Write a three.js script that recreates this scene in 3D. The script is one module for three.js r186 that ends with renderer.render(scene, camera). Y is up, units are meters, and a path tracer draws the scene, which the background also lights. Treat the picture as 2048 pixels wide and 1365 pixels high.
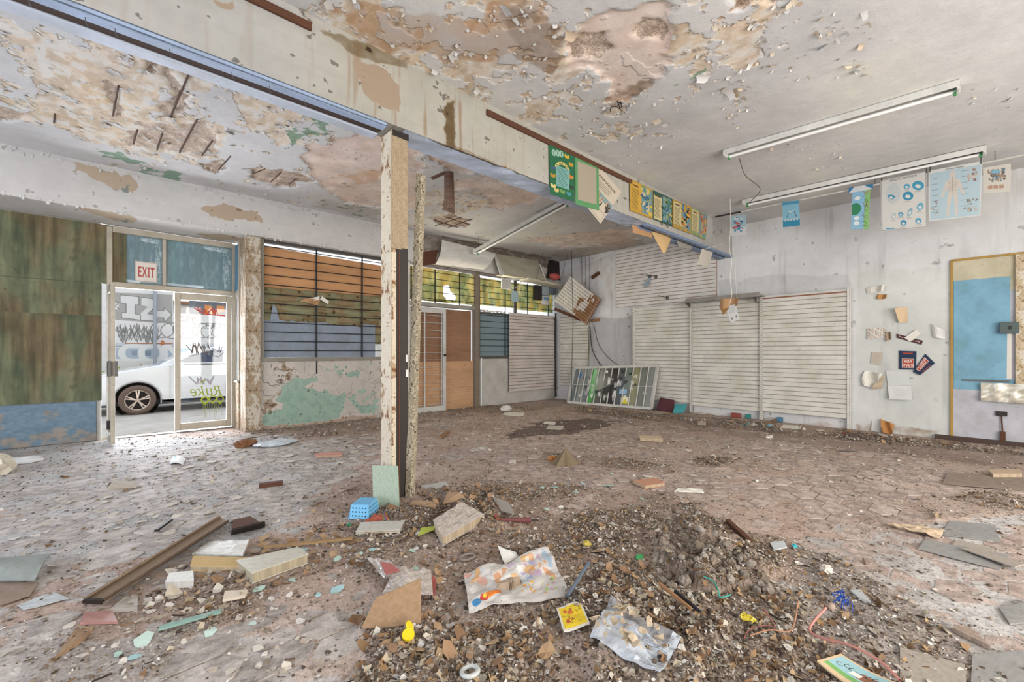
import * as THREE from 'three';
import { mergeGeometries } from 'three/addons/utils/BufferGeometryUtils.js';
import { RoundedBoxGeometry } from 'three/addons/geometries/RoundedBoxGeometry.js';
import { RectAreaLightUniformsLib } from 'three/addons/lights/RectAreaLightUniformsLib.js';

// ---------- camera, sky, daylight, exposure ----------
const scene = new THREE.Scene();
const CAM_H = 1.2, FPX = 867, HZ = 705;                       // lens height, focal length and horizon row for a 2048 x 1365 frame
const FX = 0.6775, FZ = -0.7354;                              // viewing direction: x runs along the shopfront, -z towards the street
const camera = new THREE.PerspectiveCamera(2 * Math.atan(682.5 / FPX) * 180 / Math.PI, 2048 / 1365, 0.05, 200);
camera.position.set(0, CAM_H, 0);
camera.lookAt(FX, CAM_H, FZ);
camera.setViewOffset(2048, 1365, 0, -(HZ - 682.5), 2048, 1365);
const renderer = new THREE.WebGLRenderer();
renderer.toneMapping = THREE.LinearToneMapping;
renderer.toneMappingExposure = 1.05;
renderer.shadowMap.enabled = true;
{ // pale hazy daytime sky
  const W = 64, H = 32, d = new Float32Array(W * H * 4);
  for (let j = 0; j < H; j++) for (let i = 0; i < W; i++) {
    const e = Math.max(0, (j + 0.5) / H * 2 - 1), o = (j * W + i) * 4;
    d[o] = 1.36 - 0.34 * e; d[o + 1] = 1.39 - 0.22 * e; d[o + 2] = 1.42 + 0.01 * e; d[o + 3] = 1;
  }
  const t = new THREE.DataTexture(d, W, H, THREE.RGBAFormat, THREE.FloatType);
  t.mapping = THREE.EquirectangularReflectionMapping; t.magFilter = THREE.LinearFilter; t.needsUpdate = true;
  scene.background = t; scene.environment = t;
}
RectAreaLightUniformsLib.init();
function daylight(name, color, power, w, h, p, to) {          // area light standing in for daylight at a seen or unseen opening
  const l = new THREE.RectAreaLight(color, power, w, h); l.name = name;
  l.position.set(...p); l.lookAt(...to); scene.add(l); return l;
}
daylight('unseen_side_daylight', 0xe2ecff, 5.0, 6.0, 2.3, [-3.95, 1.45, -3.2], [0, 2.0, -3.2]);  // out of view, placed to light the left floor and beam sideways
daylight('unseen_rear_daylight', 0xfff9f2, 7.6, 7.0, 2.5, [2.6, 1.6, 3.42], [3.2, 1.7, 0]);  // out of view behind the camera, placed to light the back wall
daylight('doorway_daylight', 0xf0f5ff, 20.0, 2.0, 2.2, [0.55, 0.95, -9.3], [1.3, 1.7, -5.0]);
daylight('transom_daylight', 0xfff3d8, 7.0, 1.5, 0.55, [5.03, 2.55, -7.47], [5.03, 2.6, 0]);
daylight('transom_daylight', 0xf4f3e0, 6.0, 1.0, 0.5, [6.45, 2.55, -7.47], [6.45, 2.6, 0]);

// ---------- small tools ----------
let seed = 12345;
const rnd = () => { seed = (seed + 0x6d2b79f5) | 0; let t = Math.imul(seed ^ (seed >>> 15), 1 | seed); t = (t + Math.imul(t ^ (t >>> 7), 61 | t)) ^ t; return ((t ^ (t >>> 14)) >>> 0) / 4294967296; };
const rr = (a, b) => a + (b - a) * rnd(), ri = (n) => Math.floor(rnd() * n), pick = (a) => a[ri(a.length)];
const clamp = (x, a = 0, b = 1) => Math.min(b, Math.max(a, x)), mixn = (a, b, t) => a + (b - a) * t;
const sstep = (a, b, x) => { const t = clamp((x - a) / (b - a)); return t * t * (3 - 2 * t); };
const HASH = new Float32Array(65536); for (let i = 0; i < 65536; i++) HASH[i] = rnd();
function vn(x, y, p = 0) {                                    // value noise, repeating every p cells when p is given
  let xi = Math.floor(x), yi = Math.floor(y); const fx = x - xi, fy = y - yi;
  let x1 = xi + 1, y1 = yi + 1;
  if (p) { xi = ((xi % p) + p) % p; yi = ((yi % p) + p) % p; x1 = ((x1 % p) + p) % p; y1 = ((y1 % p) + p) % p; }
  const u = fx * fx * (3 - 2 * fx), v = fy * fy * (3 - 2 * fy);
  const a = HASH[((xi & 255) << 8) | (yi & 255)], b = HASH[((x1 & 255) << 8) | (yi & 255)], c = HASH[((xi & 255) << 8) | (y1 & 255)], d = HASH[((x1 & 255) << 8) | (y1 & 255)];
  return a + (b - a) * u + (c - a) * v + (a - b - c + d) * u * v;
}
function fbm(x, y, o = 4, p = 0) { let s = 0, a = 0.5, n = 0; for (let i = 0; i < o; i++) { s += a * vn(x + i * 17.3, y + i * 9.1 * (p ? 0 : 1), p); n += a; a *= 0.5; x *= 2; y *= 2; if (p) { p *= 2; } } return s / n; }
// pixel of the 2048 x 1365 frame -> point where that line of sight meets a plane of the room
const ray = (px, py) => { const u = (px - 1024) / FPX, v = (py - HZ) / FPX; return [FX - FZ * u, -v, FZ + FX * u]; };
const onY = (px, py, Y = 0) => { const r = ray(px, py), t = (Y - CAM_H) / r[1]; return [r[0] * t, Y, r[2] * t]; };
const onX = (px, py, X) => { const r = ray(px, py), t = X / r[0]; return [X, CAM_H + r[1] * t, r[2] * t]; };
const onZ = (px, py, Z) => { const r = ray(px, py), t = Z / r[2]; return [r[0] * t, CAM_H + r[1] * t, Z]; };

const used = new Map();
const numbered = (n) => { const k = used.get(n) || 0; used.set(n, k + 1); return k ? n + '_' + String(k).padStart(3, '0') : n; };
function shade(o) { o.traverse((m) => { if (m.isMesh) { m.castShadow = true; m.receiveShadow = true; } }); return o; }
function part(parent, name, g, m) { const o = new THREE.Mesh(Array.isArray(g) ? merge(g) : g, m); o.name = name; o.castShadow = o.receiveShadow = true; (parent || scene).add(o); return o; }
function merge(l) { const a = l.map((g) => { const h = g.index ? g.toNonIndexed() : g; for (const k of Object.keys(h.attributes)) if (!['position', 'normal', 'uv'].includes(k)) h.deleteAttribute(k); return h; }); return mergeGeometries(a); }
function thing(name, label, category, p = [0, 0, 0], ry = 0, group) {
  const o = new THREE.Group(); o.name = numbered(name); o.position.set(...p); o.rotation.y = ry;
  o.userData = { label, category }; if (group) o.userData.group = group; scene.add(o); return o;
}
function solo(name, label, category, g, m, p = [0, 0, 0], group) {
  const o = part(scene, numbered(name), g, m); o.position.set(...p); o.userData = { label, category }; if (group) o.userData.group = group; return o;
}
function struct(name, label, category, g, m) {
  const o = g ? part(scene, numbered(name), g, m) : new THREE.Group(); if (!g) { o.name = numbered(name); scene.add(o); }
  o.userData = { kind: 'structure', label, category }; return o;
}
function stuff(o, label, category) { o.userData.kind = 'stuff'; if (label) { o.userData.label = label; o.userData.category = category; } return o; }
// geometry: uv in metres along the two axes that a face spans
function metric(g) {
  const p = g.attributes.position, n = g.attributes.normal, uv = new Float32Array(p.count * 2);
  for (let i = 0; i < p.count; i++) {
    const ax = Math.abs(n.getX(i)), ay = Math.abs(n.getY(i)), az = Math.abs(n.getZ(i));
    if (ax >= ay && ax >= az) { uv[2 * i] = p.getZ(i); uv[2 * i + 1] = p.getY(i); } else if (ay >= az) { uv[2 * i] = p.getX(i); uv[2 * i + 1] = p.getZ(i); } else { uv[2 * i] = p.getX(i); uv[2 * i + 1] = p.getY(i); }
  }
  g.setAttribute('uv', new THREE.BufferAttribute(uv, 2)); return g;
}
function bx(x0, x1, y0, y1, z0, z1, r = 0) {                   // box by its bounds
  const w = Math.abs(x1 - x0), h = Math.abs(y1 - y0), d = Math.abs(z1 - z0);
  let g = r ? new RoundedBoxGeometry(w, h, d, 1, Math.min(r, w / 2.1, h / 2.1, d / 2.1)) : new THREE.BoxGeometry(w, h, d);
  g = g.index ? g.toNonIndexed() : g;
  g.translate((x0 + x1) / 2, (y0 + y1) / 2, (z0 + z1) / 2); return metric(g);
}
const V = (a) => new THREE.Vector3(...a);
function rod(a, b, r, n = 6, r2 = r) {                          // round bar between two points
  const A = V(a), B = V(b), d = B.clone().sub(A), L = d.length(); const g = new THREE.CylinderGeometry(r2, r, L, n, 1);
  g.applyQuaternion(new THREE.Quaternion().setFromUnitVectors(new THREE.Vector3(0, 1, 0), d.normalize())); g.translate((a[0] + b[0]) / 2, (a[1] + b[1]) / 2, (a[2] + b[2]) / 2); return g.toNonIndexed();
}
function bar(a, b, w, h, up = [0, 1, 0]) {                      // rectangular bar between two points
  const A = V(a), B = V(b), d = B.clone().sub(A), L = d.length(); d.normalize(); const U = V(up), s = new THREE.Vector3().crossVectors(U, d).normalize(), u2 = new THREE.Vector3().crossVectors(d, s);
  const g = metric(new THREE.BoxGeometry(w, h, L).toNonIndexed()); g.applyMatrix4(new THREE.Matrix4().makeBasis(s, u2, d).setPosition(A.add(B).multiplyScalar(0.5))); return g;
}
function tube(pts, r, n = 24, k = 5) { return new THREE.TubeGeometry(new THREE.CatmullRomCurve3(pts.map(V)), n, r, k, false).toNonIndexed(); }
// sheet: four corners a (u0v0) b (u1v0) c (u1v1) d (u0v1), thickness t, bulge fn(u,v) along the normal
function sheet(a, b, c, d, t = 0.001, f = null, nu = 1, nv = 1) {
  const A = V(a), B = V(b), C = V(c), D = V(d), N = new THREE.Vector3().crossVectors(B.clone().sub(A), D.clone().sub(A)).normalize();
  const pos = [], uv = [], idx = [];
  for (const s of [1, 0]) for (let j = 0; j <= nv; j++) for (let i = 0; i <= nu; i++) {
    const u = i / nu, v = j / nv, p = A.clone().multiplyScalar((1 - u) * (1 - v)).addScaledVector(B, u * (1 - v)).addScaledVector(C, u * v).addScaledVector(D, (1 - u) * v);
    p.addScaledVector(N, (f ? f(u, v) : 0) + (s ? t / 2 : -t / 2)); pos.push(p.x, p.y, p.z); uv.push(u, v);
  }
  const K = (nu + 1) * (nv + 1), q = (i, j) => j * (nu + 1) + i;
  for (let j = 0; j < nv; j++) for (let i = 0; i < nu; i++) { const a0 = q(i, j), b0 = q(i + 1, j), c0 = q(i + 1, j + 1), d0 = q(i, j + 1); idx.push(a0, b0, c0, a0, c0, d0, K + a0, K + c0, K + b0, K + a0, K + d0, K + c0); }
  const rim = []; for (let i = 0; i < nu; i++) rim.push([q(i, 0), q(i + 1, 0)], [q(i + 1, nv), q(i, nv)]); for (let j = 0; j < nv; j++) rim.push([q(nu, j), q(nu, j + 1)], [q(0, j + 1), q(0, j)]);
  for (const [m, n] of rim) idx.push(m, K + m, n, n, K + m, K + n);
  const g = new THREE.BufferGeometry(); g.setAttribute('position', new THREE.Float32BufferAttribute(pos, 3)); g.setAttribute('uv', new THREE.Float32BufferAttribute(uv, 2)); g.setIndex(idx);
  const h = g.toNonIndexed(); h.computeVertexNormals(); return h;
}
// ---------- textures ----------
function dtex(w, h, f, o = {}) {                                // f(i, j, out) fills out[0..2] with 0..255; row 0 is v = 0
  const d = new Uint8Array(w * h * 4), c = [0, 0, 0];
  for (let j = 0; j < h; j++) for (let i = 0; i < w; i++) { f(i, j, c); const k = (j * w + i) * 4; d[k] = clamp(c[0], 0, 255); d[k + 1] = clamp(c[1], 0, 255); d[k + 2] = clamp(c[2], 0, 255); d[k + 3] = 255; }
  const t = new THREE.DataTexture(d, w, h); t.wrapS = t.wrapT = THREE.RepeatWrapping; t.magFilter = THREE.LinearFilter; if (!o.data) t.colorSpace = THREE.SRGBColorSpace;
  if (o.m) t.repeat.set(1 / o.m, 1 / (o.m2 || o.m)); t.needsUpdate = true; return t;
}
function ctex(w, h, draw) {                                     // drawn print
  const c = document.createElement('canvas'); c.width = w; c.height = h; const g = c.getContext('2d'); draw(g, w, h);
  const t = new THREE.CanvasTexture(c); t.colorSpace = THREE.SRGBColorSpace; t.magFilter = THREE.LinearFilter; return t;
}
function mask(w, h, draw) { const c = document.createElement('canvas'); c.width = w; c.height = h; const g = c.getContext('2d'); g.fillStyle = '#000'; g.fillRect(0, 0, w, h); draw(g, w, h); const d = g.getImageData(0, 0, w, h).data;
  return (x, y, o) => { x = clamp(x, 0, w - 1.001); y = clamp(y, 0, h - 1.001); const i = Math.floor(x), j = Math.floor(y), fx = x - i, fy = y - j; for (let k = 0; k < 3; k++) { const a = d[(j * w + i) * 4 + k], b = d[(j * w + i + 1) * 4 + k], c2 = d[((j + 1) * w + i) * 4 + k], e = d[((j + 1) * w + i + 1) * 4 + k]; o[k] = (a + (b - a) * fx + (c2 - a) * fy + (a - b - c2 + e) * fx * fy) / 255; } }; }
const std = (color, o = {}) => new THREE.MeshStandardMaterial({ color, roughness: 0.85, metalness: 0, ...o });
const at = (t, m, m2) => { const c = t.clone(); c.repeat.set(1 / m, 1 / (m2 || m)); c.needsUpdate = true; return c; };
const upright = (t, m, m2) => { const c = at(t, m, m2); c.rotation = Math.PI / 2; return c; };           // the same grain turned to run up a post
const T = {};
{
  const S = 512;
  T.grime = dtex(S, S, (i, j, c) => { const a = fbm(i / 64, j / 64, 5, 8), b = fbm(i / 16 + 40, j / 16, 3, 32), f = HASH[(i * 131 + j * 517) & 65535]; let v = 232 + (a - 0.5) * 42 + (b - 0.5) * 20 + (f - 0.5) * 8; if (b > 0.72) v -= (b - 0.72) * 160; c[0] = v; c[1] = v - 1; c[2] = v - 3 - (a < 0.42 ? (0.42 - a) * 40 : 0); }, { m: 1.6 });
  T.rough = dtex(S, S, (i, j, c) => { const v = 255 * (0.6 * fbm(i / 32, j / 32, 5, 16) + 0.4 * HASH[(i * 71 + j * 913) & 65535]); c[0] = c[1] = c[2] = v; }, { m: 0.7, data: true });
  T.soft = dtex(S, S, (i, j, c) => { const v = 255 * fbm(i / 64, j / 64, 6, 8); c[0] = c[1] = c[2] = v; }, { m: 1.2, data: true });
  T.wood = dtex(S, S, (i, j, c) => { const w = fbm(i / 128, j / 32, 3, 4) * 5, g = fbm(i / 256 + 3, j / 4, 3, 2), r = Math.sin((j / S * 22 + w) * 6.283) * 0.5 + 0.5, f = HASH[(i * 3 + j * 917) & 65535]; const v = 150 + g * 70 + r * 22 + (f - 0.5) * 14; c[0] = v + 6; c[1] = v - 4; c[2] = v - 16; }, { m: 0.8, m2: 0.5 });
  T.ply = dtex(1024, 512, (i, j, c) => { const x = i / 1024, y = j / 512, w = fbm(x * 3, y * 8, 4) * 2.2 + fbm(x * 1.2 + 9, y * 2.4, 2) * 4; const r = Math.abs(((w * 3.1) % 1) - 0.5) * 2, g = fbm(x * 6, y * 220, 2), k = fbm(x * 5 + 20, y * 5, 4); let v = 176 + (r < 0.22 ? -20 * (1 - r / 0.22) : 0) + (g - 0.5) * 34 + (k - 0.5) * 40; v += 30; c[0] = v + 14; c[1] = v - 4; c[2] = v - 22; }, { m: 2.4, m2: 1.2 });
  T.rust = dtex(S, S, (i, j, c) => { const a = fbm(i / 32, j / 32, 5, 16), b = fbm(i / 8, j / 8, 3, 64); c[0] = 96 + a * 90 - b * 40; c[1] = 58 + a * 48 - b * 26; c[2] = 40 + a * 26 - b * 14; }, { m: 0.35 });
}
const MAT = {
  white: std(0xd9d6cf, { map: T.grime, bumpMap: T.soft, bumpScale: 0.003, roughness: 0.8 }),
  cream: std(0xd6c9b2, { map: T.grime, bumpMap: T.soft, bumpScale: 0.004 }),
  whiteMetal: std(0xd8d8d4, { map: T.grime, roughness: 0.5, metalness: 0.1 }),
  alu: std(0xb9b6ae, { map: T.grime, roughness: 0.42, metalness: 0.55 }),
  steel: std(0x6d6a66, { map: T.grime, roughness: 0.5, metalness: 0.6 }),
  dark: std(0x2a2421, { roughness: 0.7 }),
  blackIron: std(0x26282b, { roughness: 0.55, metalness: 0.4 }),
  rust: std(0xffffff, { map: T.rust, bumpMap: T.rough, bumpScale: 0.002, roughness: 0.95 }),
  wood: std(0xb38c66, { map: T.wood, bumpMap: T.wood, bumpScale: 0.0015 }),
  darkWood: std(0x6b4632, { map: T.wood, bumpMap: T.wood, bumpScale: 0.0015 }),
  blackWood: std(0x281c18, { map: T.wood, roughness: 0.6 }),
  paper: std(0xdfdbd0, { roughness: 0.9 }),
  card: std(0xb08a63, { roughness: 0.95, bumpMap: T.rough, bumpScale: 0.001 }),
  plasticWhite: std(0xe2e2de, { roughness: 0.4 }),
};
const glassMat = new THREE.MeshPhysicalMaterial({ color: 0xffffff, transmission: 1, roughness: 0.03, thickness: 0, ior: 1.45 });
// ---------- the room shell ----------
const XR = 8.45, XL = -4, ZF = -7.52, ZE = -8.15, ZB = 3.5, YC = 3.53, YB = 2.985, ZBM = -3.145, ZBM2 = -3.40, YLIN = 2.96;
const poly = (g, w, h, x0, x1, z0, z1, pts, col, Y = YC) => { g.fillStyle = col; g.beginPath(); pts.forEach(([px, py], i) => { const p = onY(px, py, Y), a = (p[0] - x0) / (x1 - x0) * w, b = (p[2] - z0) / (z1 - z0) * h; i ? g.lineTo(a, b) : g.moveTo(a, b); }); g.closePath(); g.fill(); };
function ceilingBay(name, label, x0, x1, z0, z1, TW, TH, loss, stain, wear) {
  const mw = TW >> 2, mh = TH >> 2, A = mask(mw, mh, (g) => loss((pts, c) => poly(g, mw, mh, x0, x1, z0, z1, pts, c), g, mw, mh)), B = mask(mw, mh, (g) => stain((pts, c) => poly(g, mw, mh, x0, x1, z0, z1, pts, c), g, mw, mh));
  const a = [0, 0, 0], b = [0, 0, 0], r = { h: 0, deep: 0, sp: 0, ex: 0 };
  const lay = (x, z) => {
    const w1 = (fbm(x * 5, z * 5, 3) - 0.5) * 0.30, w2 = (fbm(x * 5 + 50, z * 5, 3) - 0.5) * 0.30;
    A(((x + w1 - x0) / (x1 - x0)) * mw, ((z + w2 - z0) / (z1 - z0)) * mh, a); B(((x + w1 * 1.5 - x0) / (x1 - x0)) * mw, ((z + w2 * 1.5 - z0) / (z1 - z0)) * mh, b);
    const n1 = fbm(x * 2.6, z * 2.6, 5), n2 = fbm(x * 11 + 7, z * 11, 4);
    r.n1 = n1; r.n2 = n2; r.ex = sstep(0.47, 0.53, a[0] * 0.9 + wear(x, z) + (n1 - 0.5) * 1.4 + (n2 - 0.5) * 1.5);
    r.deep = sstep(0.42, 0.58, a[1] + (n2 - 0.5) * 0.25); r.sp = sstep(0.4, 0.6, a[2] + (n2 - 0.5) * 0.5);
    return r;
  };
  const hgt = new Uint8Array(TW * TH * 4);
  const map = dtex(TW, TH, (i, j, c) => {
    const x = x0 + (x1 - x0) * (i + 0.5) / TW, z = z0 + (z1 - z0) * (j + 0.5) / TH; lay(x, z);
    const s1 = fbm(x * 1.3 + 30, z * 1.3, 4), s2 = fbm(x * 6 + 80, z * 6, 4), f = HASH[(i * 131 + j * 517) & 65535] - 0.5;
    let R = 199 + (s1 - 0.5) * 34 + (r.n2 - 0.5) * 14, G = R - 1, Bc = R - 2 - Math.max(0, s1 - 0.6) * 30;
    const er = 206 + (s2 - 0.5) * 40 + (r.n2 - 0.5) * 46, warm = sstep(0.45, 0.75, s1);
    let e0 = er, e1 = er - 12 - warm * 6, e2 = er - 28 - warm * 14; if (s2 > 0.55) { const k = (s2 - 0.55) * 2.0; e0 -= 20 * k; e1 -= 36 * k; e2 -= 50 * k; }
    const s3 = fbm(x * 17 + 33, z * 9 + 12, 4), res = sstep(0.54, 0.6, s3) * (1 - 0.5 * r.deep) * 0.75; e0 = mixn(e0, 214, res); e1 = mixn(e1, 211, res); e2 = mixn(e2, 205, res); const dk2 = sstep(0.56, 0.64, 1 - s3) * 0.34; e0 = mixn(e0, 172, dk2); e1 = mixn(e1, 150, dk2); e2 = mixn(e2, 124, dk2); R = mixn(R, e0, r.ex); G = mixn(G, e1, r.ex); Bc = mixn(Bc, e2, r.ex);
    const d0 = 214 + (s2 - 0.5) * 50; R = mixn(R, d0, r.deep); G = mixn(G, d0 - 17 - (r.n1 - 0.5) * 20, r.deep); Bc = mixn(Bc, d0 - 29 - (r.n1 - 0.5) * 32, r.deep);
    const q = 182 + (r.n2 - 0.5) * 120 + f * 70; R = mixn(R, q, r.sp); G = mixn(G, q - 18, r.sp); Bc = mixn(Bc, q - 34, r.sp);
    const gm = sstep(0.42, 0.62, b[0] * 0.8 + (r.n2 - 0.5) * 1.1) * 0.75; R = mixn(R, 104, gm); G = mixn(G, 138, gm); Bc = mixn(Bc, 112, gm);
    const bm = clamp(b[1] * (0.35 + r.n2 * 1.1)) * 0.75; R = mixn(R, 112, bm); G = mixn(G, 88, bm); Bc = mixn(Bc, 66, bm);
    const om = clamp(b[2] * (r.n1 * 1.8 - 0.4)) * 0.6; R = mixn(R, 188, om); G = mixn(G, 132, om); Bc = mixn(Bc, 84, om);
    const sp = r.n2 > 0.74 ? (r.n2 - 0.74) * 300 * (0.3 + r.ex) : 0;
    c[0] = R + f * 10 - sp; c[1] = G + f * 10 - sp; c[2] = Bc + f * 10 - sp;
    const k = (j * TW + i) * 4, hv = 205 - 70 * r.ex - 25 * r.deep - 60 * r.sp * r.n2 + f * (8 + 30 * r.sp) + (s2 - 0.5) * 40 * r.ex + (r.n2 - 0.5) * 40; hgt[k] = hgt[k + 1] = hgt[k + 2] = clamp(hv, 0, 255); hgt[k + 3] = 255;
  });
  const bump = new THREE.DataTexture(hgt, TW, TH); bump.magFilter = THREE.LinearFilter; bump.needsUpdate = true;
  map.wrapS = map.wrapT = THREE.ClampToEdgeWrapping;
  const nx = Math.round((x1 - x0) / 0.03), nz = Math.round((z1 - z0) / 0.03), pos = [], uv = [], idx = [];
  for (let j = 0; j <= nz; j++) for (let i = 0; i <= nx; i++) { const x = x0 + (x1 - x0) * i / nx, z = z0 + (z1 - z0) * j / nz; lay(x, z); pos.push(x, YC + 0.003 * r.ex + 0.02 * r.deep + r.sp * (0.012 + 0.03 * (r.n2 - 0.3)) + (r.n1 - 0.5) * 0.008, z); uv.push(i / nx, j / nz); }
  for (let j = 0; j < nz; j++) for (let i = 0; i < nx; i++) { const q = j * (nx + 1) + i; idx.push(q, q + 1, q + nx + 2, q, q + nx + 2, q + nx + 1); }
  const g = new THREE.BufferGeometry(); g.setAttribute('position', new THREE.Float32BufferAttribute(pos, 3)); g.setAttribute('uv', new THREE.Float32BufferAttribute(uv, 2)); g.setIndex(idx); g.computeVertexNormals();
  const root = struct(name, label, 'ceiling');
  part(root, 'plaster_face', g, new THREE.MeshStandardMaterial({ map, bumpMap: bump, bumpScale: 0.02, roughness: 0.9 }));
  part(root, 'slab', bx(x0, x1, YC + 0.1, YC + 0.3, z0, z1), MAT.cream);
  root.userData.lay = undefined; return { root, lay, r };
}
const ceilMain = ceilingBay('ceiling', 'peeling off-white plaster ceiling of the main shop bay', -4, XR, ZBM, ZB, 2048, 1024, (P, g, w, h) => {
  P([[560, 0], [1600, 0], [1500, 130], [1330, 260], [1180, 300], [1080, 260], [820, 130]], 'rgb(70,0,0)');
  P([[700, 20], [1130, 0], [1120, 120], [980, 130], [760, 110]], 'rgb(118,0,0)');
  P([[900, 132], [968, 124], [975, 150], [905, 152]], 'rgb(200,0,0)'); P([[1065, 200], [1110, 192], [1125, 215], [1075, 228]], 'rgb(200,0,0)'); P([[1108, 142], [1140, 140], [1140, 158], [1112, 160]], 'rgb(200,0,0)');
  P([[1330, 20], [1560, 5], [1520, 110], [1420, 150], [1350, 120]], 'rgb(125,0,0)');
  P([[1120, 82], [1165, 70], [1192, 40], [1235, 18], [1335, 2], [1345, 60], [1340, 125], [1330, 150], [1300, 185], [1243, 206], [1222, 196], [1196, 160], [1170, 138], [1138, 120]], 'rgb(255,255,0)');
  P([[1125, 84], [1170, 70], [1215, 72], [1235, 105], [1195, 128], [1150, 118]], 'rgb(255,255,255)'); P([[1275, 40], [1330, 45], [1325, 80], [1290, 80]], 'rgb(255,255,200)');
  P([[1440, 0], [1570, 0], [1560, 12], [1490, 26], [1452, 28]], 'rgb(255,255,255)');
  P([[640, 118], [690, 128], [870, 0], [800, 0]], 'rgb(160,60,0)');
}, (P) => {
  P([[690, 30], [1100, 10], [1110, 110], [960, 130], [760, 100]], 'rgb(0,70,190)'); P([[1000, 40], [1120, 50], [1110, 130], [1020, 120]], 'rgb(0,190,60)');
  P([[1340, 170], [1420, 130], [1420, 142], [1330, 185]], 'rgb(150,0,0)'); P([[1230, 185], [1290, 180], [1340, 150], [1300, 195], [1243, 208]], 'rgb(0,200,90)');
  P([[820, 200], [1000, 330], [1090, 350], [900, 210]], 'rgb(0,60,60)');
}, (x, z) => -0.28 + 0.34 * (1 - sstep(3.0 + -z * 0.35, 4.4 + -z * 0.45, x)) - 0.25 * sstep(4.2 - z * 0.4, 5.2 - z * 0.3, x));
const ceilFront = ceilingBay('ceiling', 'spalled ceiling over the shopfront bay with bare rebar', -4, XR, -7.41, ZBM2, 2048, 1024, (P) => {
  P([[-80, 60], [330, 70], [560, 180], [760, 260], [760, 420], [420, 360], [60, 250]], 'rgb(60,0,0)');
  P([[95, 100], [200, 85], [330, 135], [420, 160], [400, 215], [470, 260], [440, 320], [300, 310], [170, 285], [75, 230]], 'rgb(220,0,0)');
  P([[480, 190], [600, 215], [560, 290], [470, 270]], 'rgb(150,0,0)');
  P([[600, 305], [650, 285], [765, 262], [830, 270], [850, 420], [760, 418], [700, 408], [640, 370]], 'rgb(255,255,0)');
  P([[820, 300], [900, 335], [940, 345], [1000, 350], [960, 330], [830, 285]], 'rgb(255,200,0)'); P([[905, 365], [1030, 338], [1095, 395], [1010, 420], [930, 400]], 'rgb(255,190,0)');
  P([[830, 385], [930, 380], [1000, 410], [880, 440]], 'rgb(190,0,0)');
  P([[865, 436], [905, 431], [950, 442], [925, 456], [880, 452]], 'rgb(255,255,255)'); P([[395, 330], [450, 322], [470, 338], [430, 352]], 'rgb(255,255,255)'); P([[510, 338], [600, 345], [625, 365], [560, 378], [520, 362]], 'rgb(255,255,255)');
  P([[215, 168], [245, 170], [240, 235], [215, 235]], 'rgb(255,120,170)'); P([[340, 140], [385, 140], [370, 235], [335, 240]], 'rgb(255,120,150)'); P([[262, 255], [430, 240], [440, 310], [265, 300]], 'rgb(255,110,150)');
  P([[300, 120], [340, 125], [335, 148], [305, 145]], 'rgb(255,255,255)');
  P([[1050, 482], [1120, 470], [1270, 456], [1270, 492], [1120, 496]], 'rgb(150,160,0)'); P([[-30, 205], [78, 235], [82, 252], [-40, 228]], 'rgb(255,255,255)');
}, (P) => {
  P([[585, 255], [650, 225], [660, 265], [560, 290]], 'rgb(200,0,0)'); P([[195, 300], [280, 318], [270, 330], [200, 315]], 'rgb(220,0,0)'); P([[290, 335], [380, 350], [370, 362], [300, 350]], 'rgb(200,0,0)'); P([[640, 400], [760, 420], [760, 445], [640, 415]], 'rgb(120,60,0)');
  P([[700, 350], [770, 345], [768, 372], [700, 375]], 'rgb(0,0,230)'); P([[1010, 470], [1150, 430], [1290, 430], [1290, 510], [1100, 520]], 'rgb(70,20,0)'); P([[880, 470], [1100, 515], [1110, 530], [850, 490]], 'rgb(0,190,0)');
  P([[1100, 505], [1280, 478], [1300, 500], [1140, 530]], 'rgb(0,110,0)');
}, (x, z) => -0.10 + 0.12 * (1 - sstep(1.5, 5, x)));

// bars laid bare in the ceiling
{
  const rebarMat = std(0x5d463c, { map: T.grime, roughness: 0.95 }), put = (a, b, r) => { const p = onY(a[0], a[1], YC - 0.001), q = onY(b[0], b[1], YC - 0.001); const o = part(ceilFront.root, 'rebar', rod(p, q, r, 6), rebarMat); return o; };
  [[[237, 172], [226, 232]], [[381, 140], [341, 235]], [[395, 238], [359, 306]], [[275, 260], [267, 288]], [[325, 268], [314, 300]], [[425, 282], [404, 312]], [[461, 312], [437, 340]], [[110, 228], [108, 246]], [[530, 338], [505, 348]], [[563, 344], [542, 364]], [[593, 358], [578, 368]], [[870, 452], [925, 434]], [[895, 456], [945, 438]], [[868, 440], [915, 455]], [[890, 434], [940, 450]]].forEach(([a, b]) => put(a, b, 0.0075));
}
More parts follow.
